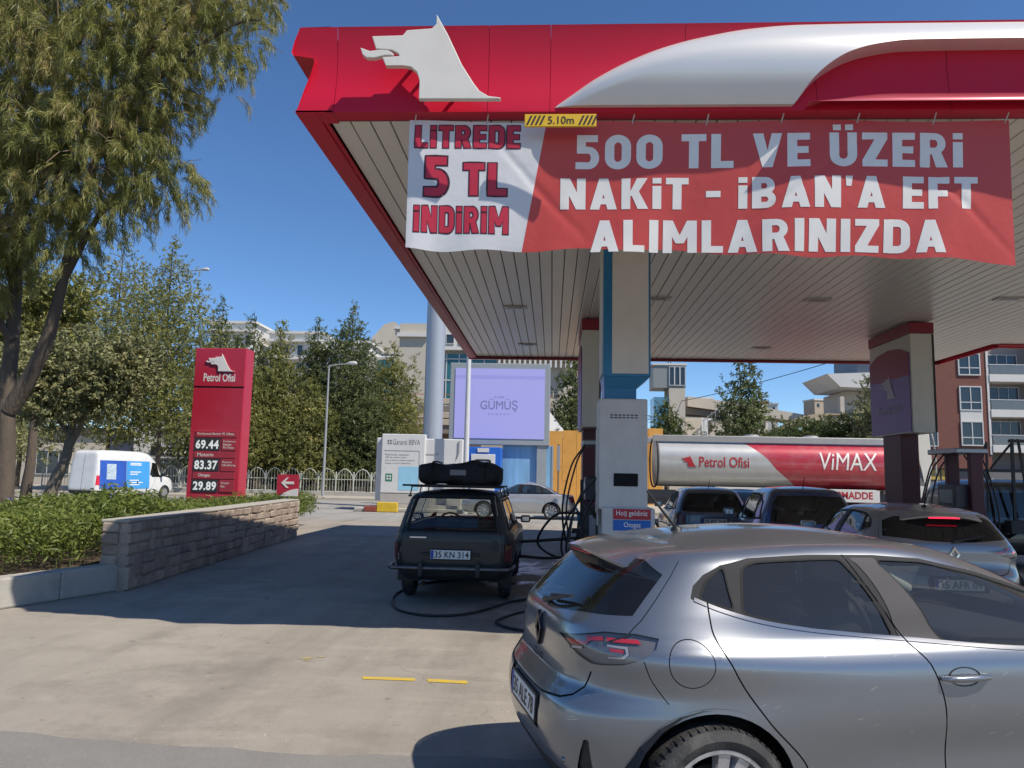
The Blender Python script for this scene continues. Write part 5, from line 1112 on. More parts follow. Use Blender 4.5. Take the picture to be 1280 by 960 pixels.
# hedge in the planter
HG = thing('hedge', 'leafy green hedge with narrow leaves filling the planter behind the kerb', 'hedge', (0, 0, .3))
r = np.random.default_rng(5); n = 5200
def in_pl(x, y):
    xr = np.where(y > 10.4, -6.35-(y-10.4)*.078, np.where(y > 8.7, -6.35-(10.4-y)*.40, -7.05-(8.7-y)*.40)); return x < xr-.0
X = r.uniform(-15.5, -6.2, n*6); Yv = r.uniform(5.2, 24.5, n*6); k = in_pl(X, Yv) & (r.random(n*6) < np.clip(1.3-(np.abs(X+6.4-.05*Yv)/9), .25, 1)); X, Yv = X[k][:n], Yv[k][:n]; n = len(X)
Hh = (.78+.16*np.sin(X*1.3+1)*np.sin(Yv*.9)+.10*np.sin(Yv*2.3+X*2.))*np.clip(1.02-.30*(Yv-13.2)/2.2, np.where((Yv > 20.3) & (X > -8.6), .80, .55), 1.02)+r.normal(size=n)*.06
Cs, Ds = [], []
for k in range(30):
    f = r.random(n)**.6; st = r.normal(size=(n, 2))*.05; P = np.stack([X+st[:, 0]*(1+f)+r.normal(size=n)*.05, Yv+st[:, 1]*(1+f)+r.normal(size=n)*.05, Hh*(.12+.88*f)], -1)
    D = unit(np.stack([r.normal(size=n), r.normal(size=n), r.normal(size=n)*.5+.55], -1)); Cs.append(P); Ds.append(D)
C = np.concatenate(Cs); D = np.concatenate(Ds); W = unit(np.cross(D, r.normal(size=D.shape))); L = r.uniform(.07, .15, len(C)); quads(C, D, W, L, 'foliage', LF_HEDGE, HG, L*.24)
b = B()
for k in range(500): j = r.integers(n); b.tube([(X[j], Yv[j], 0), (X[j]+r.normal()*.05, Yv[j]+r.normal()*.05, Hh[j]*.8)], [.008, .004], 4, False)
o = b.build('stems', M('hedge_stem', (.10, .12, .04), .9), HG); o['kind'] = 'stuff'
b = B(); FL = M('flower_violet', (.22, .20, .55), .7)
for px_, py_, pz_ in ((-8.15, 11.3, .86), (-7.02, 12.1, .93), (-7.9, 10.3, .80), (-9.4, 12.0, .95)):
    for a in range(5): t_ = a*1.256; b.add([(px_, py_, pz_), (px_+.035*math.cos(t_-.4), py_-.01, pz_+.035*math.sin(t_-.4)), (px_+.05*math.cos(t_), py_-.02, pz_+.05*math.sin(t_)), (px_+.035*math.cos(t_+.4), py_-.01, pz_+.035*math.sin(t_+.4))], [(0, 1, 2, 3)])
o = b.build('flowers', FL, HG); o['kind'] = 'stuff'
# ------------------------------------------------------------------ street furniture and buildings
LGREY = M('pole_grey', (.33, .34, .35), .5, .2, var=.06); WALLB = M('beige_wall', (.52, .47, .39), .85, var=.06, vs=.3, dirt=(.4, .36, .3), ds=.4, da=.3); WALLW = M('white_wall', (.62, .61, .58), .85, var=.05, vs=.4, dirt=(.45, .44, .42), ds=.5, da=.3)
WIN = M('window_glass_far', (.03, .045, .06), .08, var=.3, vs=.8, spec=.6); TEAL = M('teal_glass', (.02, .13, .15), .08, var=.25, vs=.5, spec=.7); FRM = M('window_frame', (.55, .55, .54), .5); DARK = M('dark_grey', (.10, .10, .105), .8)  # DARK is a plain dark grey for posts, roofs and lorry parts
def blk(root, name, x0, x1, y0, y1, z0, z1, mat, bev=0.): b = B(); b.box(x0, x1, y0, y1, z0, z1); return b.build(name, mat, root, bev=bev)
def win(root, x0, x1, z0, z1, y, mat=WIN, fr=FRM, mull=1, fw=.06, cross=False):
    b = B(); b.box(x0-fw, x0, y-.07, y+.05, z0-fw, z1+fw); b.box(x1, x1+fw, y-.07, y+.05, z0-fw, z1+fw); b.box(x0, x1, y-.07, y+.05, z0-fw, z0); b.box(x0, x1, y-.07, y+.05, z1, z1+fw)
    for k in range(mull): xm = x0+(x1-x0)*(k+1)/(mull+1); b.box(xm-fw*.4, xm+fw*.4, y-.06, y, z0, z1)
    if cross: zm = z0+(z1-z0)*.32; b.box(x0, x1, y-.055, y-.01, zm-fw*.4, zm+fw*.4)
    o = b.build('window', fr, root); b = B(); b.box(x0, x1, y-.02, y+.04, z0, z1); b.build('pane', mat, o); return o
# large grey pole and thin white pole
t = thing('steel_mast', 'thick pale grey steel mast behind the bank kiosk', 'mast', (-5.85, 37.3, 0)); b = B(); b.lathe([(.47, 0), (.47, 14)], 32, 'z'); b.build('shaft', M('mast_grey', (.40, .42, .45), .35, .3, var=.04), t, 60); b = B(); b.lathe([(.8, .12), (.8, .2), (.48, .2)], 24, 'z'); b.build('base_flange', LGREY, t, 40)
t = thing('lamp_post', 'thin white lamp post in front of the video screen', 'lamp post', (-3.74, 33.4, 0)); b = B(); b.tube([(0, 0, 0), (0, 0, 9)], [.13, .09], 12); b.build('shaft', M('post_white', (.62, .62, .62), .4), t, 60); b = B(); b.tube([(0, 0, 9), (.2, 0, 9.2), (1.2, 0, 9.3)], .05, 8); b.box(1.0, 1.6, -.12, .12, 9.25, 9.35); b.build('arm', LGREY, t, 40)
def street_lamp(label, x, y, h, arm, dz=.15):
    t = thing('street_lamp', label, 'street lamp', (x, y, .1), 0, 'street lamps'); b = B(); b.tube([(0, 0, 0), (0, 0, h)], [.10, .05], 10); b.build('shaft', LGREY, t, 60)
    b = B(); b.tube([(0, 0, h), (arm*.5, 0, h+dz*.7), (arm, 0, h+dz)], [.05, .04, .035], 8); b.build('arm', LGREY, t, 60)
    b = B(); b.tube([(arm-.05, 0, h+dz), (arm+.12, 0, h+dz+.05), (arm+.5, 0, h+dz+.06), (arm+.62, 0, h+dz)], [.05, .11, .13, .05], 8); b.build('lamp_head', M('lamp_head', (.5, .5, .5), .3), t, 60)
street_lamp('slim street lamp with a short arm in front of the conifers', -14.35, 48.0, 8.3, 1.2)
street_lamp('street lamp head peeking out right of the feathery tree', -28.6, 54.5, 16.0, 2.3, .3)
# bank kiosk
WK = M('kiosk_white', (.66, .66, .65), .45, var=.04, dirt=(.5, .49, .46), ds=2, da=.3); GRY = M('kiosk_grey', (.42, .40, .37), .6); INK = M('print_grey', (.16, .18, .20), .5)
K = thing('bank_kiosk', 'white bank machine kiosk with a light blue notice', 'kiosk', (-7.6, 34.0, .16))
blk(K, 'cabinet', .05, 3.62, .12, 2.2, .45, 3.08, WK, .04); blk(K, 'front_panel', .0, 1.95, .0, .5, .64, 3.26, WK, .03); blk(K, 'plinth', -.02, 3.6, .03, 2.2, 0, .44, GRY, .01); blk(K, 'base_panel', .0, 1.95, .02, .5, .18, .62, GRY, .01); blk(K, 'side_wing', -.32, .0, .4, 2.0, .3, 3.1, WK, .04)
f = lambda u, v: (u, -.004, v); text(K, 'lettering', 'Garanti BBVA', INK, f, .50, 1.72, 2.78, 3.02); b = B()
for i in (0, 1):
    for j in (0, 1): b.cyl((.30+i*.11, -.005, 2.84+j*.11), (.30+i*.11, .01, 2.84+j*.11), .045, n=10)
b.build('clover_mark', INK, K)['kind'] = 'stuff'
blk(K, 'panel_line', .12, 1.70, -.006, .0, 2.50, 2.525, INK); blk(K, 'panel_line', 1.69, 1.71, -.006, .0, .80, 2.50, INK)
for k, w in enumerate((1.05, .95, 1.32, 1.15)): text(K, 'printed_line', ('Kartınızı okutun', 'QR ile işlem yapın', 'para yatırma çekme ödeme', 'hesap ve kart işlemleri')[k], INK, f, .18, .18+w, 2.30-k*.13, 2.39-k*.13)
blk(K, 'blue_notice', .80, 1.68, -.008, .0, .78, 1.82, M('notice_blue', (.30, .58, .76), .5, var=.15, vs=2.5)); blk(K, 'green_mark', .22, .52, -.008, .0, 1.16, 1.50, M('mark_green', (.02, .20, .11), .5))
b = B()
for i in (0, 1):
    for j in (0, 1): b.cyl((.31+i*.12, -.014, 1.27+j*.12), (.31+i*.12, -.007, 1.27+j*.12), .048, n=10)
b.build('clover_mark', WK, K)['kind'] = 'stuff'
blk(K, 'slot', 1.98, 2.55, .105, .13, 2.36, 2.42, GRY); b = B(); b.tube([(3.35, .10, 2.2), (3.45, .08, 2.5), (3.45, .08, 3.0)], .02, 6); b.build('cable', INK, K)
blk(K, 'counter', .0, 3.6, -.25, .0, 0, .16, M('kiosk_step', (.45, .42, .37), .9))
b = B(); b.box(-8.6, -3.4, 33.45, 36.4, 0, .16); struct(b.build('kiosk_island', KERB, bev=.03)); 
YK = M('kerb_yellow', (.62, .42, .03), .7, var=.2, vs=6); blk(None, 'x', 0, 0, 0, 0, 0, 0, YK) if False else None
t = thing('kerb_stone', 'yellow painted kerb corner at the foot of the bank kiosk', 'kerb', (-7.55, 33.35, 0)); blk(t, 'block', 0, .9, -.12, .1, 0, .42, YK, .03); blk(t, 'end_block', -.55, -.02, -.12, .1, 0, .25, M('kerb_red', (.25, .06, .04), .8), .03)
# video screen
VS = thing('video_screen', 'large lilac video screen in a grey frame', 'screen', (-2.8, 40.0, 0)); FRG = M('screen_frame', (.30, .33, .34), .5)
blk(VS, 'frame', -2.64, 2.64, .02, .6, 3.25, 7.55, FRG, .03); SCR = M('screen_lilac', (.25, .25, .42), .35, var=.05, vs=.5, emis=((.24, .23, .56), .62)); blk(VS, 'picture', -2.36, 2.36, -.01, .03, 3.58, 7.26, SCR)
blk(VS, 'picture_band', -2.355, 2.355, -.014, -.011, 6.72, 6.90, M('screen_band', (.2, .2, .36), .35, emis=((.20, .185, .50), .7)))
SL = M('screen_letters', (.10, .10, .18), .35, emis=((.13, .12, .30), .6)); f = lambda u, v: (u, -.018, v)
text(VS, 'lettering', 'GÜMÜŞ', SL, f, -1.0, .95, 4.98, 5.66); text(VS, 'lettering', 'AYŞE', SL, f, -.30, .25, 5.68, 5.80); text(VS, 'lettering', 'İNŞAAT', SL, f, -.6, .55, 4.80, 4.92, spacing=1.6)
blk(VS, 'leg', -2.2, -1.7, .1, .5, .1, 3.25, FRG); blk(VS, 'leg', 2.0, 2.5, .1, .5, .1, 3.25, FRG)
t = thing('advert_board', 'light blue advert board below the video screen', 'advert', (-.95, 40.3, .1)); blk(t, 'board', -1.65, .92, 0, .3, .3, 3.15, M('advert_sky', (.20, .40, .60), .5, var=.5, vs=1.4, stretch=(2.2, 1, .35)), .02); blk(t, 'frame', .92, 1.02, -.03, .3, 0, 3.18, FRG)
t = thing('cash_booth', 'small booth with a blue door frame and rounded window', 'booth', (-3.48, 38.6, .1)); BLF = M('booth_blue', (.02, .13, .55), .4); blk(t, 'casing', -.90, .90, .05, 1.4, 0, 2.98, BLF, .03); blk(t, 'door', -.60, .62, .0, .06, .05, 2.62, WK, .02); b = B(); b.prism(rnd([(-.42, 1.60), (.42, 1.60), (.42, 2.36), (-.42, 2.36)], .14), lambda u, v, d: (u, d, v), -.03, .0); wf = b.build('window_seal', RUB, t); b = B(); b.prism(rnd([(-.34, 1.68), (.34, 1.68), (.34, 2.28), (-.34, 2.28)], .10), lambda u, v, d: (u, d, v), -.04, -.031); b.build('pane', M('booth_pane', (.16, .22, .30), .1, var=.3), wf); blk(t, 'name_plate', -.28, .3, .0, .05, 2.72, 2.92, WK)
# ochre hoarding with boards
t = thing('hoarding', 'orange-yellow wall beyond the silver saloon car', 'wall', (1.5, 46, .1)); OC = M('ochre', (.66, .33, .07), .8, var=.12, vs=1.2, dirt=(.45, .2, .05), ds=2, da=.4)
for k in range(9): blk(t, 'panel', -2.6+k*.85, -1.765+k*.85, 0, .12+.004*(k % 2), .02, 4.25+.12*k*.3, OC, .01)
r_ = random.Random(9); DBR = M('ochre_mark', (.35, .15, .05), .8)
for k in range(34): x = r_.uniform(-2.4, 3.5); z = r_.uniform(.6, 4); blk(t, 'fixing', x, x+r_.uniform(.1, .3), -.006, .0, z, z+.035, DBR)
t = thing('road_sign', 'thin sign post with a small grey plate before the orange wall', 'sign', (.35, 43.5, .1)); b = B(); b.tube([(0, 0, 0), (0, 0, 3.4)], .04, 8); b.build('post', DARK, t); blk(t, 'plate', -.09, .09, -.05, -.03, 1.9, 3.3, M('sign_grey', (.28, .30, .33), .5), .01)
t = thing('tent_roof', 'small white pointed tent roof above the orange wall', 'tent', (-.1, 50, 0)); b = B(); b.add([(-1.2, 0, 4.2), (1.2, 0, 4.2), (1.2, 2, 4.2), (-1.2, 2, 4.2), (-.3, 1, 6.2)], [(0, 1, 4), (1, 2, 4), (2, 3, 4), (3, 0, 4)]); b.build('cover', WALLW, t); b = B(); [b.tube([(x, y, 0), (x, y, 4.2)], .05, 6) for x in (-1.15, 1.15) for y in (.05, 1.95)]; b.build('poles', LGREY, t)['kind'] = 'stuff'
# arched fence: one part per bay
FN = M('fence_pale', (.46, .48, .42), .6); FG = thing('arched_fence', 'pale metal fence of arched bays along the far pavement', 'fence', (-34, 50, .14))
def bay():
    b = B(); w = 1.15
    for x in (0, w): b.tube([(x, 0, 0), (x, 0, 1.55)], .04, 6)
    b.tube([(x, 0, z) for x, z in ((0, .95), (.1, 1.35), (.3, 1.62), (.575, 1.75), (.85, 1.62), (1.05, 1.35), (1.15, .95))], .032, 6); b.tube([(0, 0, .25), (w, 0, .25)], .025, 6); b.tube([(0, 0, 1.05), (w, 0, 1.05)], .025, 6)
    for k in range(1, 6): x = w*k/6; b.tube([(x, 0, .25), (x, 0, 1.40+.28*math.sin(math.pi*k/6))], .013, 5)
    return b.mesh('fence_bay', 40)
mb = bay(); mb.materials.append(FN)
for k in range(21): o = bpy.data.objects.new('fence_bay', mb); COL.objects.link(o); o.parent = FG; o.location = (k*1.17, 0, 0)
b = B(); b.box(-.2, 25, -.12, .12, 0, .22); b.build('plinth', KERB, FG)
# shop left
SH = thing('shop_building', 'pale two-storey shop with a black name board behind the van', 'building', (-33, 62, 0)); blk(SH, 'wall', -1.6, 6.5, 0, 7, 0, 6.0, WALLW); BB = M('board_black', (.012, .012, .014), .4); nb = blk(SH, 'name_board', .0, 6.4, -.25, -.01, 2.72, 3.42, BB, .01); text(nb, 'lettering', 'ATA LE', LW, lambda u, v: (u, -.262, v), 1.1, 3.6, 2.88, 3.26, bold=.04); win(SH, 1.2, 2.1, 3.9, 5.0, -.03); win(SH, 3.6, 4.5, 3.9, 5.0, -.03); win(SH, .3, 2.6, .5, 2.4, -.03, mull=2); win(SH, 3.0, 6.0, .5, 2.4, -.03, mull=2); blk(SH, 'canopy', .0, 6.4, -.8, -.26, 2.5, 2.62, FRM); blk(SH, 'roof', -1.8, 6.7, -.2, 7.2, 6.0, 6.25, WALLW)
SH2 = thing('shed_building', 'low grey building with a dark shutter left of the pale shop', 'building', (-41.5, 66, 0)); blk(SH2, 'wall', -6, 6.4, 0, 7, 0, 4.8, WALLB); blk(SH2, 'shutter', 2.6, 5.6, -.06, .0, 2.4, 4.5, M('shutter_blue', (.05, .06, .10), .5)); blk(SH2, 'roof', -6.2, 6.6, -.4, 7.2, 4.8, 5.1, DARK); win(SH2, -4, -1, 1, 3, -.03, mull=2)
t = thing('satellite_dish', 'white satellite dish on the low grey building roof', 'dish', (-36.2, 66.5, 5.1)); b = B(); b.lathe([(.02, .18), (.3, .12), (.5, 0), (.5, -.02)], 20, 'y', (0, 0, .9)); b.build('dish', WALLW, t, 50); b = B(); b.tube([(0, .15, 0), (0, .15, .9)], .04, 6); b.build('stand', LGREY, t)
PK = thing('low_shops', 'row of low shops with a pinkish red awning behind the fence', 'building', (-19, 64, 0)); blk(PK, 'wall', -9, 8.5, 0, 6, 0, 3.4, WALLB); blk(PK, 'awning', -8.8, 6.5, -1.4, -.02, 2.55, 2.75, M('awning_pink', (.50, .16, .17), .7, var=.1)); blk(PK, 'roof', -9.2, 8.7, -.3, 6.2, 3.4, 3.65, M('awning_pink'))
for k in range(6): win(PK, -8+k*2.6, -6.3+k*2.6, .5, 2.2, -.03, mull=1)
t = thing('flowering_tree', 'small yellow-leaved tree behind the arched fence', 'tree', (-16.9, 51.5, .1)); limbs(t, [([(0, 0, 0), (.05, 0, 1.2), (0, 0, 2.2)], .05, .02)], BARKP, 6); broad_crown(t, [(0, 0, 2.4, .55, .5, .6), (.1, 0, 1.9, .4, .4, .4)], 900, .12, leaf('yellow_leaves', (.30, .22, .03), (.50, .38, .04), (.4, .3, .1)), 61)
# elevated road
t = thing('overpass', 'beige concrete overpass with banded parapets behind the kiosk', 'bridge', (-12, 66, 0)); CB = M('overpass_beige', (.48, .41, .32), .9, var=.1, vs=.5)
for k in range(4): blk(t, 'parapet_band', -16, 12, 0+.1*k, .5+.1*k, 5.9+k*.62, 6.40+k*.62, CB, .03)
blk(t, 'deck', -16, 12, .15, 9, 5.2, 7.6, M('overpass_dark', (.22, .19, .16), .9)); blk(t, 'pier', -10, -8.6, 2, 5, 0, 5.2, CB); blk(t, 'pier', 4, 5.4, 2, 5, 0, 5.2, CB); blk(t, 'guard_rail', -16, 12, .2, .26, 8.55, 8.62, M('rail_orange', (.42, .15, .06), .6))
# beige and teal mall
ML = thing('office_block', 'beige office block with teal glass behind the mast', 'building', (-11, 78, 0)); blk(ML, 'wall', -4.4, -1.6, -3, 14, 0, 16.6, WALLB); blk(ML, 'wing', -1.55, 14, 0, 14, 0, 14.3, WALLB); blk(ML, 'parapet', -1.5, 12.5, -.8, 2, 14.3, 16.9, WALLW, .05); blk(ML, 'cornice', -4.6, -1.4, -3.4, 14, 15.2, 15.6, WALLW)
for k in range(8): win(ML, .0+k*1.35, .75+k*1.35, 15.0, 15.9, -.83, mull=0)
gw = blk(ML, 'glass_wall', -1.3, 5.2, -.25, -.02, 5.5, 14.0, TEAL)
for k in range(6): b = B(); b.box(-1.3+k*1.3-.05, -1.3+k*1.3+.05, -.32, -.26, 5.5, 14.0); b.build('mullion', FRM, gw)
for k in range(4): b = B(); b.box(-1.3, 5.2, -.335, -.325, 6.8+k*2.2, 6.92+k*2.2); b.build('transom', FRM, gw)
blk(ML, 'balcony_slab', 5.3, 14, -1.2, 0, 13.4, 13.7, WALLW)
for k in range(16): b = B(); b.box(5.4+k*.52, 5.62+k*.52, -1.18, -1.08, 12.6, 13.4); b.build('baluster', WALLW, ML)
ML2 = thing('office_block', 'distant beige block with a teal strip left of the mast', 'building', (-21, 96, 0)); blk(ML2, 'wall', .7, 4.8, 0, 10, 0, 20.0, WALLB); blk(ML2, 'low_wing', -3.0, .7, .3, 9, 0, 16.4, WALLB); blk(ML2, 'glass_strip', -1.4, .6, .18, .29, 8, 16.0, TEAL); blk(ML2, 'roof', .5, 5.0, -.3, 10, 20.0, 20.3, WALLW)
TW_ = thing('tower_block', 'far high-rise with banded balconies and a slanted top', 'building', (-46, 205, 0)); blk(TW_, 'wall', -4.5, 4.8, 0, 12, 0, 33.5, WALLB)
for k in range(7): blk(TW_, 'balcony_band', -4.7, 5.0, -1.2, 0, 24.5+k*1.35, 25.1+k*1.35, WALLW); blk(TW_, 'window_band', -4.3, 4.6, -.05, 0, 25.15+k*1.35, 25.8+k*1.35, WIN)
b = B(); b.prism([(-4.5, 33.5), (4.8, 33.5), (4.8, 41.0), (2.2, 43.0), (-.5, 42.2), (-4.0, 38.2)], lambda u, v, d: (u, d, v), .2, 11); b.build('slanted_top', WALLB, TW_)
APT = ((-52, 120, 7.2, 25.2, 'white apartment block showing above the pines left of the totem'), (-42.3, 122, 8.6, 24.0, 'long pale apartment block behind the conifer tips'), (-33.2, 121, 6.8, 22.4, 'pale block right of the conifer tips'))
for x, y, w, h, lb in APT:
    t = thing('apartment_block', lb, 'building', (x, y, 0)); blk(t, 'wall', -w/2, w/2, 0, 9, 0, h, WALLW)
    for k in range(3):
        blk(t, 'floor_band', -w/2-.2, w/2+.2, -.9, 0, h-1.4-k*2.9, h-1.0-k*2.9, WALLW)
        for j in range(4): win(t, -w/2+.5+j*w/4, -w/2+1.3+j*w/4, h-3.6-k*2.9, h-1.9-k*2.9, -.03, mull=0)
    blk(t, 'roof', -w/2-.4, w/2+.4, -.4, 9.3, h, h+.4, WALLW)
# ---- right side
CT = thing('glass_tower', 'small beige lift tower with a glass top and blue side', 'building', (9, 60, 0)); blk(CT, 'wall', .0, 1.25, -.02, 2.5, 0, 8.7, WALLB); blk(CT, 'glass_side', -1.15, .0, .05, 2.4, 4.5, 8.0, M('blue_glass', (.10, .24, .36), .1, var=.3, vs=.6)); blk(CT, 'head', -1.2, 1.3, .0, 2.6, 8.72, 10.5, M('tower_head', (.24, .26, .25), .4)); blk(CT, 'roof', -1.3, 1.4, -.1, 2.7, 10.5, 10.65, WALLW); blk(CT, 'base_wall', -1.15, .0, .06, 2.4, 0, 4.5, WALLB)
for k in range(3): win(CT, .05+k*.42, .38+k*.42, 8.95, 10.35, -.02, mull=0, fw=.045)
b = B(); b.tube([(.1, 1, 10.6), (.1, 1, 12)], .05, 6); b.tube([(.3, 1, 10.6), (.3, 1, 11.5)], .04, 6); b.build('aerial', DARK, CT)
ST = thing('footbridge', 'cream footbridge with stairs and a long roof behind the tank lorry', 'bridge', (10.6, 62, 0)); CRM = M('footbridge_cream', (.56, .50, .41), .85, var=.06)
b = B(); b.prism([(1.2, 4.6), (2.4, 4.6), (4.2, 6.4), (4.2, 6.9), (3.4, 6.9)], lambda u, v, d: (u, d, v), -.3, .0); b.build('stair_flank', CRM, ST)
for k in range(8): blk(ST, 'step', 1.3+k*.28, 1.62+k*.28, .02, 1.4, 4.5+k*.24, 4.74+k*.24, CRM)
blk(ST, 'landing_wall', -.4, 1.3, .1, 1.6, 0, 6.6, CRM); blk(ST, 'beam', 2.2, 6.4, .3, 2.2, 5.4, 6.5, CRM)
b = B(); b.prism([(.2, 7.5), (.2, 8.3), (3.6, 7.9), (9.8, 6.9), (9.8, 6.3), (3.5, 7.1)], lambda u, v, d: (u, d, v), 0, 2.5); b.build('roof', CRM, ST); b = B(); b.prism([(.0, 6.9), (.0, 7.45), (4.5, 6.95), (4.5, 6.6)], lambda u, v, d: (u, d, v), .4, 2.3); b.build('under_beam', M('footbridge_dark', (.18, .16, .14), .9), ST)
b = B(); [b.tube([(.8+k*.3, -.32, 5.0+k*.28), (.8+k*.3, -.32, 5.9+k*.28)], .03, 5) for k in range(2, 10)]; b.tube([(1.3, -.32, 6.3), (3.7, -.32, 8.2)], .04, 6); b.build('handrail', LGREY, ST)['kind'] = 'stuff'
for k in range(5): blk(ST, 'pillar', 4.6+k*1.2, 4.8+k*1.2, .5, .8, 4, 6.6, CRM)
blk(ST, 'red_panel', 5.4, 6.4, .9, 1.0, 5.2, 6.6, M('panel_red', (.40, .10, .06), .7))
AC = thing('arch_beam', 'beige curved arch beam rising to the right', 'arch', (15, 57.5, 0)); pts = [(0, 3.9), (1.0, 5.0), (2.0, 5.75), (3.0, 6.3), (4.0, 6.6), (5.2, 6.72), (6.4, 6.68)]; pt = smoothline(pts, 30); b = B(); b.prism([tuple(p) for p in pt]+[(p[0]+.25, p[1]-.62+.02*i) for i, p in reversed(list(enumerate(pt)))], lambda u, v, d: (u, d, v), 0, 1.0); b.build('beam', M('arch_beige', (.52, .40, .27), .85), AC); b = B(); b.box(1.9, 2.05, .3, .5, 0, 5.3); b.build('post', CRM, AC); b = B(); b.box(6.2, 6.5, .2, .8, 0, 8.0); b.build('post', CRM, AC)
WD = thing('white_roof', 'white wedge-shaped modern roof left of the purple sign', 'building', (22, 60, 0)); b = B(); b.prism([(-.9, 10.0), (3.5, 10.2), (3.5, 8.9), (.1, 9.0)], lambda u, v, d: (u, d, v), 0, 6); b.build('roof', WALLW, WD); blk(WD, 'upper_box', 1.8, 5, 1, 6, 10.2, 12, M('slate_box', (.06, .08, .12), .4)); blk(WD, 'wall', 1.2, 5, 2, 7, 0, 8.9, WALLB); b = B(); b.prism([(-.6, 6.6), (3.5, 7.0), (3.5, 5.9), (-.2, 5.8)], lambda u, v, d: (u, d, v), 0.5, 6); b.build('lower_roof', WALLW, WD)
# brick apartment house
BK = thing('brick_house', 'red-brown brick apartment house with balconies at the right edge', 'building', (27.4, 60, 0)); BRK = M('far_brick', (.18, .072, .055), .9, var=.25, vs=1.5, stretch=(1, 1, 4)); 
blk(BK, 'wall', .0, 5.75, 0, 10, 2.9, 16, BRK); blk(BK, 'wall', 5.75, 9.6, 1.6, 10, 2.9, 16, M('balcony_back', (.30, .27, .25), .9)); blk(BK, 'wall', 9.6, 22, 0, 10, 2.9, 16, BRK); blk(BK, 'ground_floor', .0, 22, .3, 10, 0, 2.9, M('ground_floor_grey', (.16, .155, .16), .8))
for z0, z1 in ((10.1, 11.65), (7.4, 9.1), (4.72, 6.42)):
    win(BK, 3.62, 5.1, z0, z1, -.03, mull=1, fw=.09, cross=True); bl = blk(BK, 'balcony', 5.8, 9.55, -.12, 1.6, z0-.55, z0+.02, WALLW, .02); b = B(); b.box(5.85, 9.5, -.09, -.06, z0+.04, z0+.72); b.build('glass_rail', M('rail_glass', (.14, .16, .17), .15), bl); b = B(); b.box(5.8, 9.55, -.11, -.04, z0+.74, z0+.80); b.build('rail', FRM, bl); win(BK, 6.6, 8.8, z0+.05, z1+.2, 1.57, mull=2); win(BK, 11, 12.5, z0, z1, -.03, mull=1, cross=True)
blk(BK, 'white_panel', 3.56, 5.2, -.05, .0, 6.5, 7.32, WALLW); blk(BK, 'corner_frame', 5.62, 5.78, -.06, 1.0, 4, 12.4, WALLW); win(BK, .1, 1.75, 4.6, 5.7, -.03, mull=1); win(BK, .1, 1.0, 8.2, 9.4, -.03, mull=0)
OCY = M('board_ochre', (.50, .36, .08), .6, var=.15, vs=2); f = lambda u, v: (u, .238, v)
for x in (.75, 2.1): o = blk(BK, 'shop_board', x, x+1.2, .24, .29, 2.05, 2.8, OCY); text(o, 'lettering', 'kiralık' if x < 1 else 'satılık', INK, lambda u, v: (u, .235, v), x+.2, x+1.0, 2.35, 2.52)
t = thing('boundary_wall', 'pale low wall with dry shrubs at the foot of the brick house', 'wall', (27, 55, 0)); blk(t, 'wall', -3, 18, 0, .3, 0, 1.55, WALLW); broad_crown(t, [(2, -.6, 1.0, 1.6, .6, .6), (4.6, -.6, 1.0, 1.8, .6, .6), (7.5, -.6, 1.1, 1.8, .6, .6), (11, -.6, 1.1, 2, .6, .6)], 5000, .12, leaf('dry_shrub', (.10, .09, .03), (.20, .18, .06), (.28, .22, .1)), 71, name='shrubs')
# far hillside with houses
def hill():
    b = B()
    def fn(u, v): x = -520+1040*u; y = 260+500*v; return (x, y, (8+max(0, 1-((x-95)/150)**2)*34+max(0, 1-((x+190)/190)**2)*14+4*math.sin(x*.05)+2.5*math.sin(x*.13+y*.02))*math.sin(math.pi*min(1, v*.62+.02))-2)
    b.grid(fn, 120, 24); return struct(b.build('hill', M('hill_scrub', (.17, .145, .10), .95, var=.45, vs=.05, dirt=(.07, .08, .045), ds=.08, da=.8), smooth=60))
hill()
r_ = random.Random(4); HM = [M('house_%s' % k, c, .9, var=.08) for k, c in (('cream', (.50, .45, .38)), ('white', (.58, .57, .54)), ('tan', (.42, .34, .26)))]; RT = M('roof_tile', (.30, .13, .08), .9, var=.2)
for k, (px_, lb) in enumerate(((52, 'cream house at the left end of the far hillside row'), (58, 'white house second from left on the far hillside'), (66, 'tan house on the far hillside left of the conifer'), (80, 'red-roofed cream house on the far hillside right of the conifer'), (90, 'white house on the far hillside above the beige arch'), (104, 'tan house at the right end of the far hillside row'))):
    x = px_; y = 290+r_.uniform(0, 40); w, h = r_.uniform(4, 7), r_.uniform(5, 8); base = 18+8*max(0, 1-((x-95)/80)**2)
    t = thing('hillside_house', lb, 'house', (x, y, base), r_.uniform(-.3, .3), 'hillside houses'); blk(t, 'wall', -w/2, w/2, 0, 8, -8, h, HM[k % 3]); blk(t, 'roof', -w/2-.3, w/2+.3, -.3, 8.3, h, h+.6, RT if k == 3 else HM[1])
    for j in range(2): blk(t, 'window', -w/4-.5+j*w/2, -w/4+.5+j*w/2, -.08, 0, h-2.6, h-1.2, WIN)
# overhead wires
t = thing('overhead_wires', 'thin black overhead cables crossing the sky at right', 'wires', (0, 0, 0)); b = B(); pw = [(9.2, 61, 7.6), (13, 56, 8.2), (19, 48, 9.7), (27, 40, 12.5)]; b.tube(smooth3(pw, 40), .025, 5); b.build('cable', BLK0, t); b = B(); b.tube([(p[0], p[1], p[2]-.7+.05*i) for i, p in enumerate(smooth3([(-12, 61, 4.9), (9.2, 61, 6.6)], 12))], .02, 5); b.build('cable', BLK0, t)
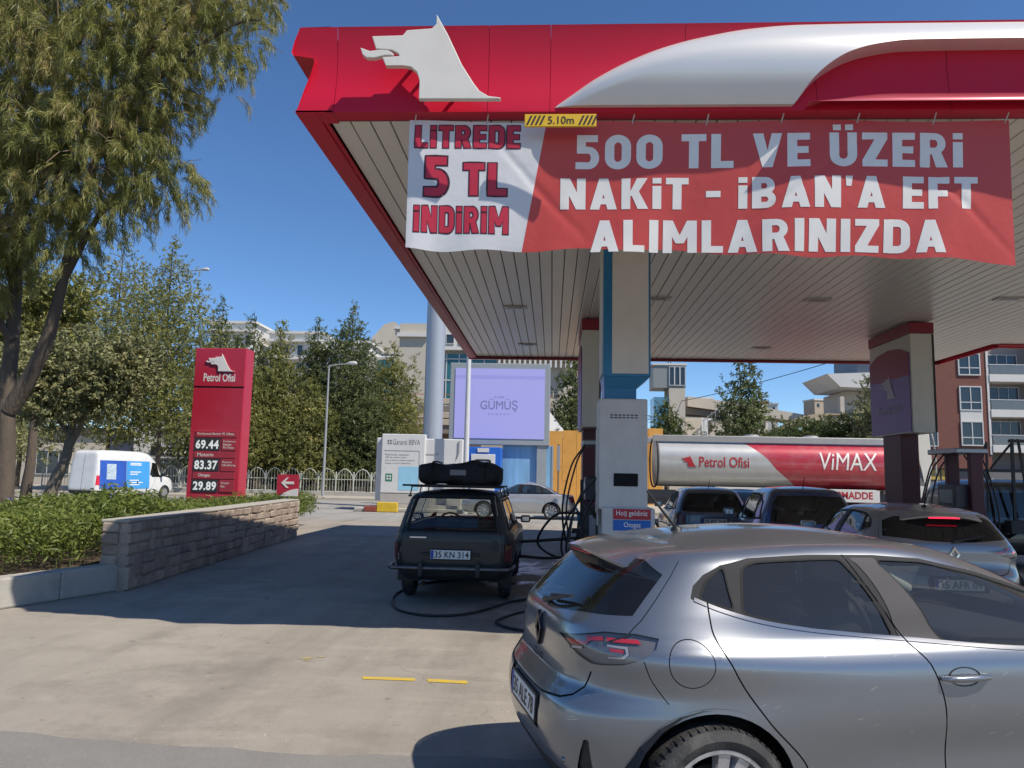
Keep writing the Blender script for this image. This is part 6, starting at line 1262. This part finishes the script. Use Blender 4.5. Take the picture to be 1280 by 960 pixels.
# ---- tank lorry
TK = thing('tank_lorry', 'white and red fuel tank lorry parked across the back', 'lorry', (4.0, 29.8, 0)); TKW = paint('tank_white', (.55, .55, .53), .35, .32); TKR = paint('tank_red', (.46, .025, .045), .1, .35)
def tank_pt(u, a): ry, rz = 1.2, .93; c, s_ = math.cos(a), math.sin(a); return (u, 1.25+ry*math.copysign(abs(c)**.8, c), 2.32+rz*math.copysign(abs(s_)**.8, s_))
def tank_piece(name, f0, f1, mat, grow=0.):
    b = B(); nu, na = 24, 48
    def fn(i, j):
        a = 2*math.pi*j; p0, p1 = f0(a), f1(a); u = p0+(p1-p0)*i; x, y, z = tank_pt(u, a); return (x, 1.25+(y-1.25)*(1+grow), 2.32+(z-2.32)*(1+grow))
    b.grid(fn, nu, na); return b.build(name, mat, TK, 60)
sl_ = lambda a: 4.35-1.15*math.sin(a)
tank_piece('tank_shell', lambda a: .12, lambda a: sl_(a), TKW); tank_piece('tank_shell', lambda a: sl_(a)+.004, lambda a: 9.3, TKR)
for u in (.12, 9.3): b = B(); n = 40; b.add([(u+(-.16 if u < 1 else .16), 1.25, 2.32)]+[tank_pt(u, 2*math.pi*k/n) for k in range(n)], [(0, 1+k, 1+(k+1) % n) for k in range(n)]); b.build('tank_end', M('tank_end_grey', (.40, .40, .39), .6), TK, 60)
for u in (.05, 9.28): b = B(); b.tube([(u, *[(1.25+(y-1.25)*1.03), 2.32+(z-2.32)*1.03]) for _, y, z in [tank_pt(u, 2*math.pi*k/40) for k in range(41)]], .035, 6, False); b.build('tank_rim', BLK0, TK, 60)
blk(TK, 'top_rail', -.1, 9.4, .35, .45, 3.12, 3.38, M('rail_alu', (.45, .44, .42), .4, .5), .02); blk(TK, 'top_rail', -.1, 9.4, 2.05, 2.15, 3.12, 3.38, MATS['rail_alu'], .02)
for u in (3.9, 6.2): b = B(); b.lathe([(.32, 3.2), (.32, 3.42), (.26, 3.48), (.02, 3.5)], 18, 'z', (u, 1.25, 0)); b.build('manhole', LGREY, TK, 40)
b = B(); b.box(-.6, 9.3, .55, 1.95, .95, 1.25); b.box(-2.2, 9.3, .8, 1.7, .7, 1.0); b.build('chassis', DARK, TK); blk(TK, 'side_guard', 2.2, 8.2, .06, .12, 1.30, 1.42, M('guard_white', (.6, .6, .58), .5), .01)
o = blk(TK, 'hazard_board', 6.6, 8.3, .0, .05, .95, 1.40, WALLW); text(o, 'lettering', '9MADDE', M('print_red', (.40, .02, .03), .5), lambda u, v: (u, -.004, v), 6.72, 8.05, 1.06, 1.34, bold=.03)
ft = lambda u, v: (u, 1.25-1.2*max(.01, (1-(abs(v-2.32)/.93)**2.5))**(1/2.5)-.012, v)
text(TK, 'lettering', 'Petrol Ofisi', M('print_red'), ft, 1.62, 3.5, 2.16, 2.56, bold=.01, sub=.06); b = B(); b.prism(wolf_poly(WOLF, .92, 1.55, 2.16, 2.60), lambda u, v, d: tuple(np.array(ft(u, v))+(0, d, 0)), -.006, .0); b.build('wolf_mark', M('print_red'), TK)
text(TK, 'lettering', 'ViMAX', LW, ft, 6.15, 8.3, 2.14, 2.80, bold=0., shear=.15, sub=.06)
cb = blk(TK, 'cab', -2.55, -.55, .05, 2.45, .75, 3.25, paint('cab_white', (.62, .62, .61), 0, .35), .12); blk(cb, 'side_window', -2.3, -1.2, .03, .06, 1.95, 2.8, WIN, .01); blk(cb, 'windscreen', -2.57, -2.54, .3, 2.2, 1.9, 2.9, WIN, .01); blk(cb, 'mirror', -2.75, -2.6, -.15, .0, 1.9, 2.5, BLK, .02); blk(cb, 'bumper', -2.65, -2.5, .1, 2.4, .45, .95, DARK, .03); blk(cb, 'step', -2.2, -1.3, .0, .3, .4, .7, DARK, .02)
for wx in (-1.75, 5.6, 6.8, 8.0):
    for sd, wy in ((-1, .30), (1, 2.20)): wheel_parts(TK, wx, wy, .5, .3, sd, .29, 'steel', TYRE, LGREY, DISC)
HERO = thing('hatchback_car', 'silver grey hatchback with its rear toward us, in the foreground', 'car', (-.13, 4.09, 0), R(14.5))
clio(HERO, paint('paint_silver_grey', (.225, .238, .26), .75, .30, streaks=True, da=.12), True, gl=glass('hero_glass', (.44, .47, .45), haze=.06))
def wagon(root, pm):
    """old estate car seen from behind"""
    sh = Shell(rear=[(.30,.16),(.36,.08),(.46,.05),(.60,.04),(.80,.035),(.90,.045),(.97,.085),(1.1,.15),(1.25,.225),(1.36,.285),(1.41,.34),(1.44,.48)],
        front=[(.30,4.18),(.5,4.26),(.72,4.24),(.82,4.12),(.90,3.3),(.95,3.0),(1.0,2.9),(1.15,2.68),(1.3,2.42),(1.39,2.22),(1.44,1.95)],
        half=[(.30,.70),(.36,.755),(.5,.795),(.68,.81),(.80,.805),(.88,.785),(.95,.755),(1.1,.715),(1.25,.665),(1.36,.62),(1.41,.575),(1.44,.49)], nr=9, nf=8, z0=.30, z1=1.44, roof=1.475,
        bumps=[(.85,.5,.35,.2,.012),(3.3,.5,.35,.2,.012)])
    regs = [('front_door', sh.side([(1.95,.36),(2.95,.36),(3.0,.93),(2.6,1.31),(2.0,1.37),(1.9,.93)])), ('rear_door', sh.side([(1.05,.62),(1.2,.36),(1.94,.36),(1.89,.93),(1.99,1.37),(1.2,1.37),(1.1,.95)])),
        ('trim', sh.side([(.27,.955),(.42,1.345),(2.5,1.345),(2.9,.955)])),
        ('window', sh.side(rnd([(.36,.985),(.48,1.32),(1.08,1.325),(1.10,.985)], .04))), ('window', sh.side(rnd([(1.17,.985),(1.18,1.325),(1.88,1.325),(1.88,.985)], .04))), ('window', sh.side(rnd([(1.96,.985),(1.98,1.325),(2.42,1.315),(2.78,.985)], .04))),
        ('window_seal', rearz(sh, [(-.02,.935),(-.02,1.378),(.505,1.372),(.60,.935)])), ('rear_window', rearz(sh, [(-.02,.962),(-.02,1.355),(.475,1.350),(.565,.962)])),
        ('seam', rearz(sh, strip(smoothline([(.655,.48),(.665,.80),(.635,.93),(.53,1.40)], 24), .008))), ('seam', rearz(sh, strip([(.0,.475),(.30,.475),(.655,.48)], .008))),
        ('tail_lamp', rearz(sh, [(.685,.56),(.77,.56),(.775,.77),(.69,.78)])), ('tail_amber', rearz(sh, [(.695,.72),(.765,.71),(.768,.76),(.697,.768)])),
        ('windscreen', frontz(sh, [(-.02,.985),(-.02,1.38),(.50,1.375),(.62,.985)])), ('head_lamp', frontz(sh, [(.42,.58),(.42,.74),(.74,.74),(.74,.58)]))]
    for wx in (.86, 3.30): regs += [('hole', sh.side(circ(wx, .30, .345, 40)))]
    names = dict(front_door=('door', pm, 0, True), rear_door=('door', pm, 0, True), window=('window', GL, .004, True), window_seal=('window_seal', RUB, -.002, False), rear_window=('rear_window', glass('wagon_glass', (.80, .83, .80)), 0, False),
        tail_lamp=('tail_light', M('dull_red_lens', (.10, .018, .02), .3), -.012, True), tail_amber=('amber_lens', M('dull_amber', (.14, .07, .03), .3), -.014, True), windscreen=('windscreen', glass('wagon_glass'), 0, False), head_lamp=('headlight', WHITE_L, -.01, True))
    mk = make_car(root, sh, regs, pm, [(.86, .295, .66, .165, .18, 'steel', RIM_D), (3.30, .295, .66, .165, .18, 'steel', RIM_D)], gs=120, nz=36, zx=(.82,.86,.90,.93,.955,1.42), names=names)
    for i, o in enumerate(mk['tail_amber']): o.parent = mk['tail_lamp'][i]
    # bumper with overriders
    b = B(); pts = [(.35, .815, .475), (.06, .80, .475), (-.045, .75, .475), (-.07, .4, .475), (-.075, 0, .475), (-.07, -.4, .475), (-.045, -.75, .475), (.06, -.80, .475), (.35, -.815, .475)]
    b.tube(pts, .028, 10); bp = b.build('bumper', M('dull_chrome', (.16, .16, .17), .35, .85, dirt=(.06, .055, .05), ds=5, da=.8), root, 50)
    for y in (.37, -.37): b = B(); b.box(-.12, -.04, y-.03, y+.03, .37, .55); b.build('overrider', BLK, bp, 40, bev=.015)
    plate(root, '35 KN 314', .012, .645, m=None)
    b = B()
    for y in (.33, -.33): b.box(.0, .04, y-.05, y+.05, .63, .665)
    b.build('plate_light', BLK, root, bev=.008)
    b = B(); b.box(.012, .04, .32, .54, .845, .87); b.build('badge', CHROME, root, bev=.004)
    mirrors(root, 2.60, .80, .93, BLK, .8)
    b = B(); b.tube([(.30, .38, .25), (.0, .38, .24)], .025, 10); b.build('exhaust_pipe', M('rusty_steel', (.10, .07, .05), .7, .4), root, 40)
    seats(root, [(2.0, 2)], SEATM, hw=.38, z=.36, hb=.46); seats(root, [(1.15, 1)], SEATM, hw=.36, z=.36, hb=.44); steering(root, 2.62, .34, .90, INTR, .19, .6)
    b = B(); b.box(2.72, 2.95, -.62, .62, .68, .92); b.build('dashboard', INTR, root, bev=.03)
    # tubular roof rack standing on feet
    b = B(); z = 1.512
    for y in (.60, -.60): b.tube([(.35, y, z), (2.0, y, z)], .012, 8)
    for x in np.linspace(.35, 2.0, 7): b.tube([(x, .60, z), (x, -.60, z)], .011, 8)
    b.tube([(.33, .72, z+.012), (.33, -.66, z+.012)], .013, 8)
    for x in (.40, 1.15, 1.9):
        for y in (.60, -.60): b.tube([(x, y, z), (x, y*1.04, 1.39)], .009, 6); b.box(x-.03, x+.03, y*1.04-.02, y*1.04+.02, 1.37, 1.395)
    b.build('roof_rack', BLK, root, 40)
    return mk
WG = thing('estate_car', 'old dark estate car with a roof rack, parked under the canopy', 'car', (-1.30, 10.08, 0), R(90))
wagon(WG, paint('paint_old_black', (.014, .018, .019), 0, .5, dirt=(.02, .02, .018), da=.4, coat=.25))
def soft_bag():
    t = thing('roof_bag', 'large black soft luggage bag lying on the old estate car roof rack', 'bag', (-1.29, 10.45, 1.528), 0)
    b = B()
    def fn(u, v):
        a = 2*math.pi*u; x = (v-.5)*2; ex = max(0, 1-abs(x)**9)**(1/5.)
        cx, cz = math.cos(a), math.sin(a); sx = math.copysign(abs(cx)**.45, cx); sz = math.copysign(abs(cz)**.5, cz)
        n = .014*math.sin(7*x+3*a)+.010*math.sin(13*x-2*a+1)+.02*math.sin(3.1*x+.4)
        return (x*.585+.01, .55+sx*(.50+n)*ex, .155+sz*(.158+n*.8)*ex+.012*math.sin(5*x)*max(0, sz))
    b.grid(fn, 40, 48); b.build('shell', M('bag_fabric', (.012, .012, .014), .75, var=.2, bump=.6, bs=18, spec=.3), t, 80)
    b = B(); b.box(-.10, .12, .028, .042, .14, .215); b.build('name_patch', M('bag_patch', (.16, .16, .17), .6), t, bev=.004)
    for y in (-.35, .38): b = B(); b.tube([(y, .0, .02), (y, .03, .2), (y, .12, .318), (y, .55, .33), (y, .98, .318), (y, 1.07, .2), (y, 1.08, .02)], .012, 6); b.build('strap', RUB, t, 60)
soft_bag()

def sedan(root, pm, gl=GLD):
    sh = Shell(rear=[(.22,.18),(.30,.06),(.45,.0),(.62,.0),(.75,.03),(.88,.06),(.95,.10),(.98,.28),(1.0,.58),(1.03,.70),(1.1,.84),(1.2,1.02),(1.3,1.22),(1.36,1.40),(1.40,1.62)],
        front=[(.22,4.42),(.35,4.52),(.5,4.56),(.65,4.52),(.75,4.40),(.82,4.15),(.90,3.55),(.95,3.3),(1.0,3.16),(1.1,2.94),(1.2,2.72),(1.3,2.46),(1.36,2.26),(1.40,2.0)],
        half=[(.22,.80),(.3,.85),(.45,.875),(.65,.89),(.80,.88),(.90,.855),(.96,.835),(1.0,.81),(1.1,.765),(1.2,.71),(1.3,.65),(1.36,.60),(1.40,.52)], nr=5, nf=5, z0=.22, z1=1.40, roof=1.44,
        bumps=[(.95,.52,.4,.18,.02),(3.62,.52,.4,.18,.02)])
    regs = [('rear_door', sh.side([(1.25,.35),(2.18,.35),(2.2,.95),(2.12,1.34),(1.6,1.30),(1.05,.98),(1.2,.7)])), ('front_door', sh.side([(2.20,.35),(3.15,.35),(3.25,.9),(3.0,1.08),(2.5,1.30),(2.14,1.34),(2.22,.95)])),
        ('trim', sh.side([(.78,1.0),(1.1,1.18),(1.45,1.31),(1.8,1.345),(2.2,1.345),(2.5,1.31),(2.9,1.15),(3.12,1.0),(3.1,.96),(1.2,.975)])),
        ('window', sh.side(rnd([(.92,1.02),(1.2,1.19),(1.38,1.26),(1.30,1.01)], .02))), ('window', sh.side(rnd([(1.36,1.01),(1.44,1.27),(1.8,1.315),(2.10,1.315),(2.14,.99)], .03))), ('window', sh.side(rnd([(2.24,.99),(2.20,1.315),(2.5,1.28),(2.85,1.13),(2.98,.985)], .03))),
        ('rear_window', rearz(sh, [(-.02,1.04),(-.02,1.36),(.50,1.34),(.62,1.06)])), ('windscreen', frontz(sh, [(-.02,1.0),(-.02,1.36),(.52,1.34),(.68,1.0)])),
        ('tail_lamp', mix(sh, ('rear', [(.52,.68),(.55,.90)]), ('side', [(.18,.90),(.30,.88),(.16,.66)]))), ('head_lamp', mix(sh, ('front', [(.45,.58),(.50,.74)]), ('side', [(4.1,.80),(4.15,.66)]))),
        ('seam', sh.side(strip([(2.19,.34),(2.21,.95)], .01))), ('seam', sh.side(strip([(1.24,.40),(1.2,.7),(1.06,.97)], .01)))]
    for wx in (.96, 3.62): regs += [('hole', sh.side(circ(wx, .32, .37, 40)))]
    names = dict(front_door=('door', pm, 0, True), rear_door=('door', pm, 0, True), window=('window', gl, .004, True), rear_window=('rear_window', gl, 0, False), windscreen=('windscreen', GL, 0, False), tail_lamp=('tail_light', M('dark_red_lens', (.16, .02, .025), .2), -.004, True), head_lamp=('headlight', WHITE_L, -.004, True))
    mk = make_car(root, sh, regs, pm, [(.96, .315, .79, .2, .225, 'cover', RIM_A), (3.62, .315, .79, .2, .225, 'cover', RIM_A)], gs=100, nz=34, zx=(.94,.96,.97,.98,.99,1.0,1.02,1.38), names=names)
    mirrors(root, 2.95, .80, .96, pm); seats(root, [(1.95, 2)], SEATM, z=.34, hb=.62)
    return mk
S1 = thing('saloon_car', 'silver saloon car side-on in the sun beyond the dark estate car', 'car', (.95, 31.3, 0), R(180))
sedan(S1, paint('paint_bright_silver', (.52, .52, .53), .6, .3))
S2 = thing('saloon_car', 'dark saloon car just showing between the two dark hatchbacks', 'car', (5.35, 20.5, 0), R(90))
sedan(S2, paint('paint_dark_grey', (.05, .053, .06), .4, .35))

def hatch(root, pm, txt, tall=0., wide=1., gl=GLB, lit=False):
    k = lambda a: [(z+(tall*(z-.9)/.5 if z > .9 else 0), x) for z, x in a]
    Z = lambda z: z+(tall*(z-.9)/.5 if z > .9 else 0)
    sh = Shell(rear=k([(.24,.16),(.32,.05),(.45,.0),(.60,.0),(.70,.03),(.80,.045),(.92,.055),(1.0,.085),(1.1,.135),(1.2,.195),(1.3,.265),(1.37,.33),(1.40,.38),(1.43,.52)]),
        front=k([(.24,3.9),(.35,4.0),(.5,4.03),(.68,4.0),(.78,3.9),(.86,3.6),(.94,3.2),(1.0,3.0),(1.1,2.8),(1.2,2.58),(1.3,2.34),(1.39,2.1),(1.43,1.8)]),
        half=[(z, w*wide) for z, w in k([(.24,.77),(.3,.82),(.45,.85),(.65,.865),(.80,.855),(.92,.825),(1.0,.79),(1.1,.75),(1.2,.70),(1.3,.645),(1.37,.595),(1.40,.56),(1.43,.49)])], nr=6, nf=5, z0=.24, z1=Z(1.43), roof=Z(1.43)+.04,
        bumps=[(.7,.55,.4,.2,.02),(3.2,.55,.4,.2,.02)])
    P = lambda L: [(x, Z(z)) for x, z in L]
    regs = [('rear_door', sh.side(P([(1.05,.40),(1.95,.33),(1.95,.95),(1.85,1.36),(1.0,1.32),(.8,1.0),(.95,.75)]))), ('front_door', sh.side(P([(1.97,.33),(3.0,.33),(3.05,.85),(2.7,1.08),(2.2,1.33),(1.87,1.36),(1.97,.95)]))),
        ('trim', sh.side(P([(.45,1.02),(.62,1.25),(.9,1.335),(1.3,1.36),(1.8,1.36),(2.2,1.30),(2.8,1.0),(2.78,.96),(1.2,.985)]))),
        ('window', sh.side(rnd(P([(.55,1.04),(.68,1.23),(.92,1.30),(.88,1.03)]), .03))), ('window', sh.side(rnd(P([(.97,1.02),(1.0,1.31),(1.3,1.335),(1.82,1.335),(1.86,.995)]), .03))), ('window', sh.side(rnd(P([(1.95,.99),(1.90,1.33),(2.2,1.27),(2.66,1.04),(2.66,.98)]), .03))),
        ('rear_window', rearz(sh, [(-.02,Z(.985)),(-.02,Z(1.345)),(.50,Z(1.335)),(.585,Z(1.24)),(.655,Z(1.0)),(.50,Z(.985))])), ('windscreen', frontz(sh, [(-.02,Z(1.0)),(-.02,Z(1.37)),(.52,Z(1.36)),(.68,Z(1.0))])),
        ('tail_lamp', mix(sh, ('rear', [(.62,.72),(.58,.88),(.66,.95)]), ('side', [(.20,.99),(.30,.93),(.16,.72)]))), ('head_lamp', mix(sh, ('front', [(.45,.62),(.50,.78)]), ('side', [(3.55,.85),(3.65,.70)]))),
        ('lower_bumper', rearz(sh, [(-.02,.24),(-.02,.40),(.55,.40),(.68,.32),(.68,.24)])), ('seam', rearz(sh, strip([(.0,.60),(.50,.60),(.55,.66),(.60,.74)], .009)))]
    for wx in (.68, 3.2): regs += [('hole', sh.side(circ(wx, .32, .37, 40)))]
    names = dict(front_door=('door', pm, 0, True), rear_door=('door', pm, 0, True), window=('window', gl, .004, True), rear_window=('rear_window', gl, 0, False), windscreen=('windscreen', GL, 0, False), tail_lamp=('tail_light', RED_LIT if lit else M('dull_red_lens'), -.004, True), head_lamp=('headlight', WHITE_L, -.004, True), lower_bumper=('bumper_skirt', BLK, 0, False))
    mk = make_car(root, sh, regs, pm, [(.68, .315, .77, .2, .225, 'cover', RIM_A), (3.2, .315, .77, .2, .225, 'cover', RIM_A)], gs=90, nz=34, zx=(.95,.97,1.0), names=names)
    plate(root, txt, -.004, .80); mirrors(root, 2.65, .80, 1.0, pm); seats(root, [(1.75, 2)], SEATM, z=.36, hb=.64)
    b = B(); za = sh.roof-.012; b.tube([(.72, 0, za-.03), (.58, 0, za+.16)], [.009, .005], 6); b.build('antenna', BLK, root, 40)
    return mk
H1 = thing('hatchback_car', 'dark slate hatchback far down the queue, just right of the white gas dispenser', 'car', (3.45, 16.7, 0), R(88))
hatch(H1, paint('paint_slate', (.10, .115, .15), .5, .35), '35 BT 208', .05)
H2 = thing('hatchback_car', 'dark blue hatchback in the queue, ahead of the grey one with lit brake lights', 'car', (4.22, 12.7, 0), R(87))
hatch(H2, paint('paint_navy', (.03, .055, .14), .5, .3), '35 ZR 541', .12)
H3 = thing('hatchback_car', 'grey hatchback with red brake lights lit, behind the silver car roof', 'car', (4.52, 8.95, 0), R(87))
clio(H3, paint('paint_mid_grey', (.27, .265, .265), .5, .35), False, True, '35 AFR 09', GLD)

def boxvan(root, pm, L, W, H, rack=False, ad=False, belt=1.0, gl=GLB):
    sh = Shell(rear=[(.30,.10),(.38,.03),(.55,.0),(.9,.02),(belt+.05,.04),(H*.80,.10),(H*.93,.14),(H*.97,.2),(H,.36)],
        front=[(.30,L-.1),(.45,L-.02),(.6,L),(.85,L-.04),(belt,L-.25),(belt+.12,L-.75),(belt+.2,L-.95),(H*.75,L-1.35),(H*.9,L-1.75),(H*.96,L-2.0),(H,L-2.4)],
        half=[(.30,W*.93),(.45,W*.985),(.8,W),(belt,W*.985),(H*.7,W*.95),(H*.88,W*.89),(H*.95,W*.83),(H*.98,W*.77),(H,W*.68)], nr=12, nf=6, z0=.30, z1=H, roof=H+.04)
    wt = H*.80; regs = [('door', sh.side([(L-2.1,.45),(L-1.05,.45),(L-.95,belt),(L-1.5,wt),(L-2.1,wt)])), ('window', sh.side(rnd([(L-2.0,belt+.06),(L-2.0,wt-.06),(L-1.55,wt-.08),(L-1.10,belt+.06)], .04)))]
    if ad:
        regs += [('seam', rearz(sh, strip([(.0,.5),(.0,H*.9)], .02))), ('seam', rearz(sh, strip([(.0,.52),(W*.86,.52)], .015)))]
    else:
        regs += [('window', sh.side(rnd([(.3,belt+.06),(.34,wt-.04),(1.15,wt-.04),(1.15,belt+.06)], .05))), ('window', sh.side(rnd([(1.25,belt+.06),(1.25,wt-.04),(L-2.12,wt-.04),(L-2.12,belt+.06)], .05))),
                 ('rear_window', rearz(sh, [(-.02,belt+.04),(-.02,H*.86),(W*.70,H*.86),(W*.78,belt+.04)]))]
    regs += [('windscreen', frontz(sh, [(-.02,belt+.2),(-.02,H*.90),(W*.68,H*.89),(W*.82,belt+.2)])), ('tail_lamp', rearz(sh, [(W*.86,.75),(W*.97,.75),(W*.95,1.25),(W*.86,1.25)])), ('head_lamp', mix(sh, ('front', [(W*.55,.72),(W*.6,.92)]), ('side', [(L-.35,.95),(L-.3,.75)]))),
             ('lower_bumper', rearz(sh, [(-.02,.30),(-.02,.48),(W*.97,.48),(W*.97,.30)])), ('seam', sh.side(strip([(L-2.1,.45),(L-2.1,wt)], .012)))]
    xw = (.85, L-.95); r = .34
    for wx in xw: regs += [('hole', sh.side(circ(wx, r, r+.06, 40)))]
    names = dict(door=('door', pm, 0, True), window=('window', gl, .004, True), rear_window=('rear_window', gl, 0, False), windscreen=('windscreen', GLD, 0, False), tail_lamp=('tail_light', RED_L, -.006, True), head_lamp=('headlight', WHITE_L, -.004, True), lower_bumper=('bumper', BLK, -.01, False))
    mk = make_car(root, sh, regs, pm, [(x, r, W-.12, .22, .215, 'cover', RIM_A) for x in xw], gs=90, nz=36, zx=(belt+.05, belt+.1, H*.96, H*.985), names=names)
    mirrors(root, L-1.35, W, belt+.1, BLK, 1.3); seats(root, [(L-2.2, 2)], SEATM, z=.6, hb=.7)
    return mk, sh
V1 = thing('van', 'dark van with a steel rack at its tail, at the right edge', 'van', (9.55, 16.3, 0), R(88))
boxvan(V1, paint('paint_charcoal', (.035, .037, .042), .3, .35), 4.4, .9, 1.80, gl=GLB)
def tail_frame():
    t = thing('steel_rack', 'black welded steel rack standing at the tail of the dark van', 'rack', (9.55, 15.95, 0))
    for x0, x1, z0, z1, w in ((-.86, -.84, 1.15, 2.55, .035), (-.36, -.34, 1.0, 2.62, .05), (-.06, -.22, 1.1, 2.62, .04), (.10, .10, 1.0, 2.64, .05), (.42, .28, 1.1, 2.64, .04), (.72, .74, 1.0, 2.6, .05)): b = B(); b.box(-w/2, w/2, -w/2, w/2, 0, 1); o = b.build('upright', BLK, t); o.data.transform(Matrix(((1, 0, x1-x0, x0), (0, 1, 0, 0), (0, 0, z1-z0, z0), (0, 0, 0, 1))))
    for z in (1.98, 2.58): b = B(); b.box(-1.5 if z < 2.2 else -.4, .8, -.03, .03, z-.03, z+.03); b.build('cross_bar', BLK, t)
    for x0, x1 in ((-.78, -.38), (-.98, -.86)): b = B(); b.tube([(x0, 0, 2.02), (x1, 0, 2.50)], .022, 6); b.build('brace', BLK, t)
    b = B(); b.box(-.5, .8, -.12, .12, .75, 1.0); b.tube([(-.3, 0, .8), (-.3, .5, .6)], .04, 6); b.tube([(.5, 0, .8), (.5, .5, .6)], .04, 6); b.build('carrier', BLK, t)
tail_frame()
V2 = thing('van', 'white high-roof panel van with a blue advert on its side', 'van', (-24.1, 38.5, 0), R(76))
mk, vsh = boxvan(V2, paint('paint_white', (.72, .72, .71), 0, .35, dirt=(.4, .38, .34), da=.3), 5.8, 1.0, 2.55, ad=True, belt=1.12)
def van_ad():
    s_ = 1.012
    f = lambda u, v: tuple(vsh.fwd(*[np.array([q]) for q in vsh.side([(u, v)])[0]])[0]*(1, -s_, 1))
    b = B(); b.grid(lambda u, v: f(.22+1.72*u, .55+1.48*v), 14, 10); b.build('advert_panel', M('ad_blue_dark', (.03, .10, .45), .4, var=.35, vs=1.2), V2, 60)
    b = B(); b.grid(lambda u, v: f(1.96+1.66*u, .55+1.48*v), 14, 10); b.build('advert_panel', M('ad_blue_light', (.06, .32, .70), .4, var=.2, vs=1.2), V2, 60)
    f2 = lambda u, v: tuple(np.array(f(u, v))*(1, 1.006, 1))
    b = B(); b.grid(lambda u, v: f2(.62+.62*u, 1.05+.80*v), 4, 4); b.build('printed_picture', M('ad_picture', (.45, .55, .65), .4, var=.6, vs=9), V2)
    for z in (1.88, 1.80, 1.42, 1.30, .98, .86, .74):
        b = B(); b.grid(lambda u, v: f2(2.2+(.5+.5*((z*37) % 1))*u, z+.055*v), 3, 1); b.build('printed_line', M('ad_white', (.75, .78, .8), .4), V2)
van_ad()
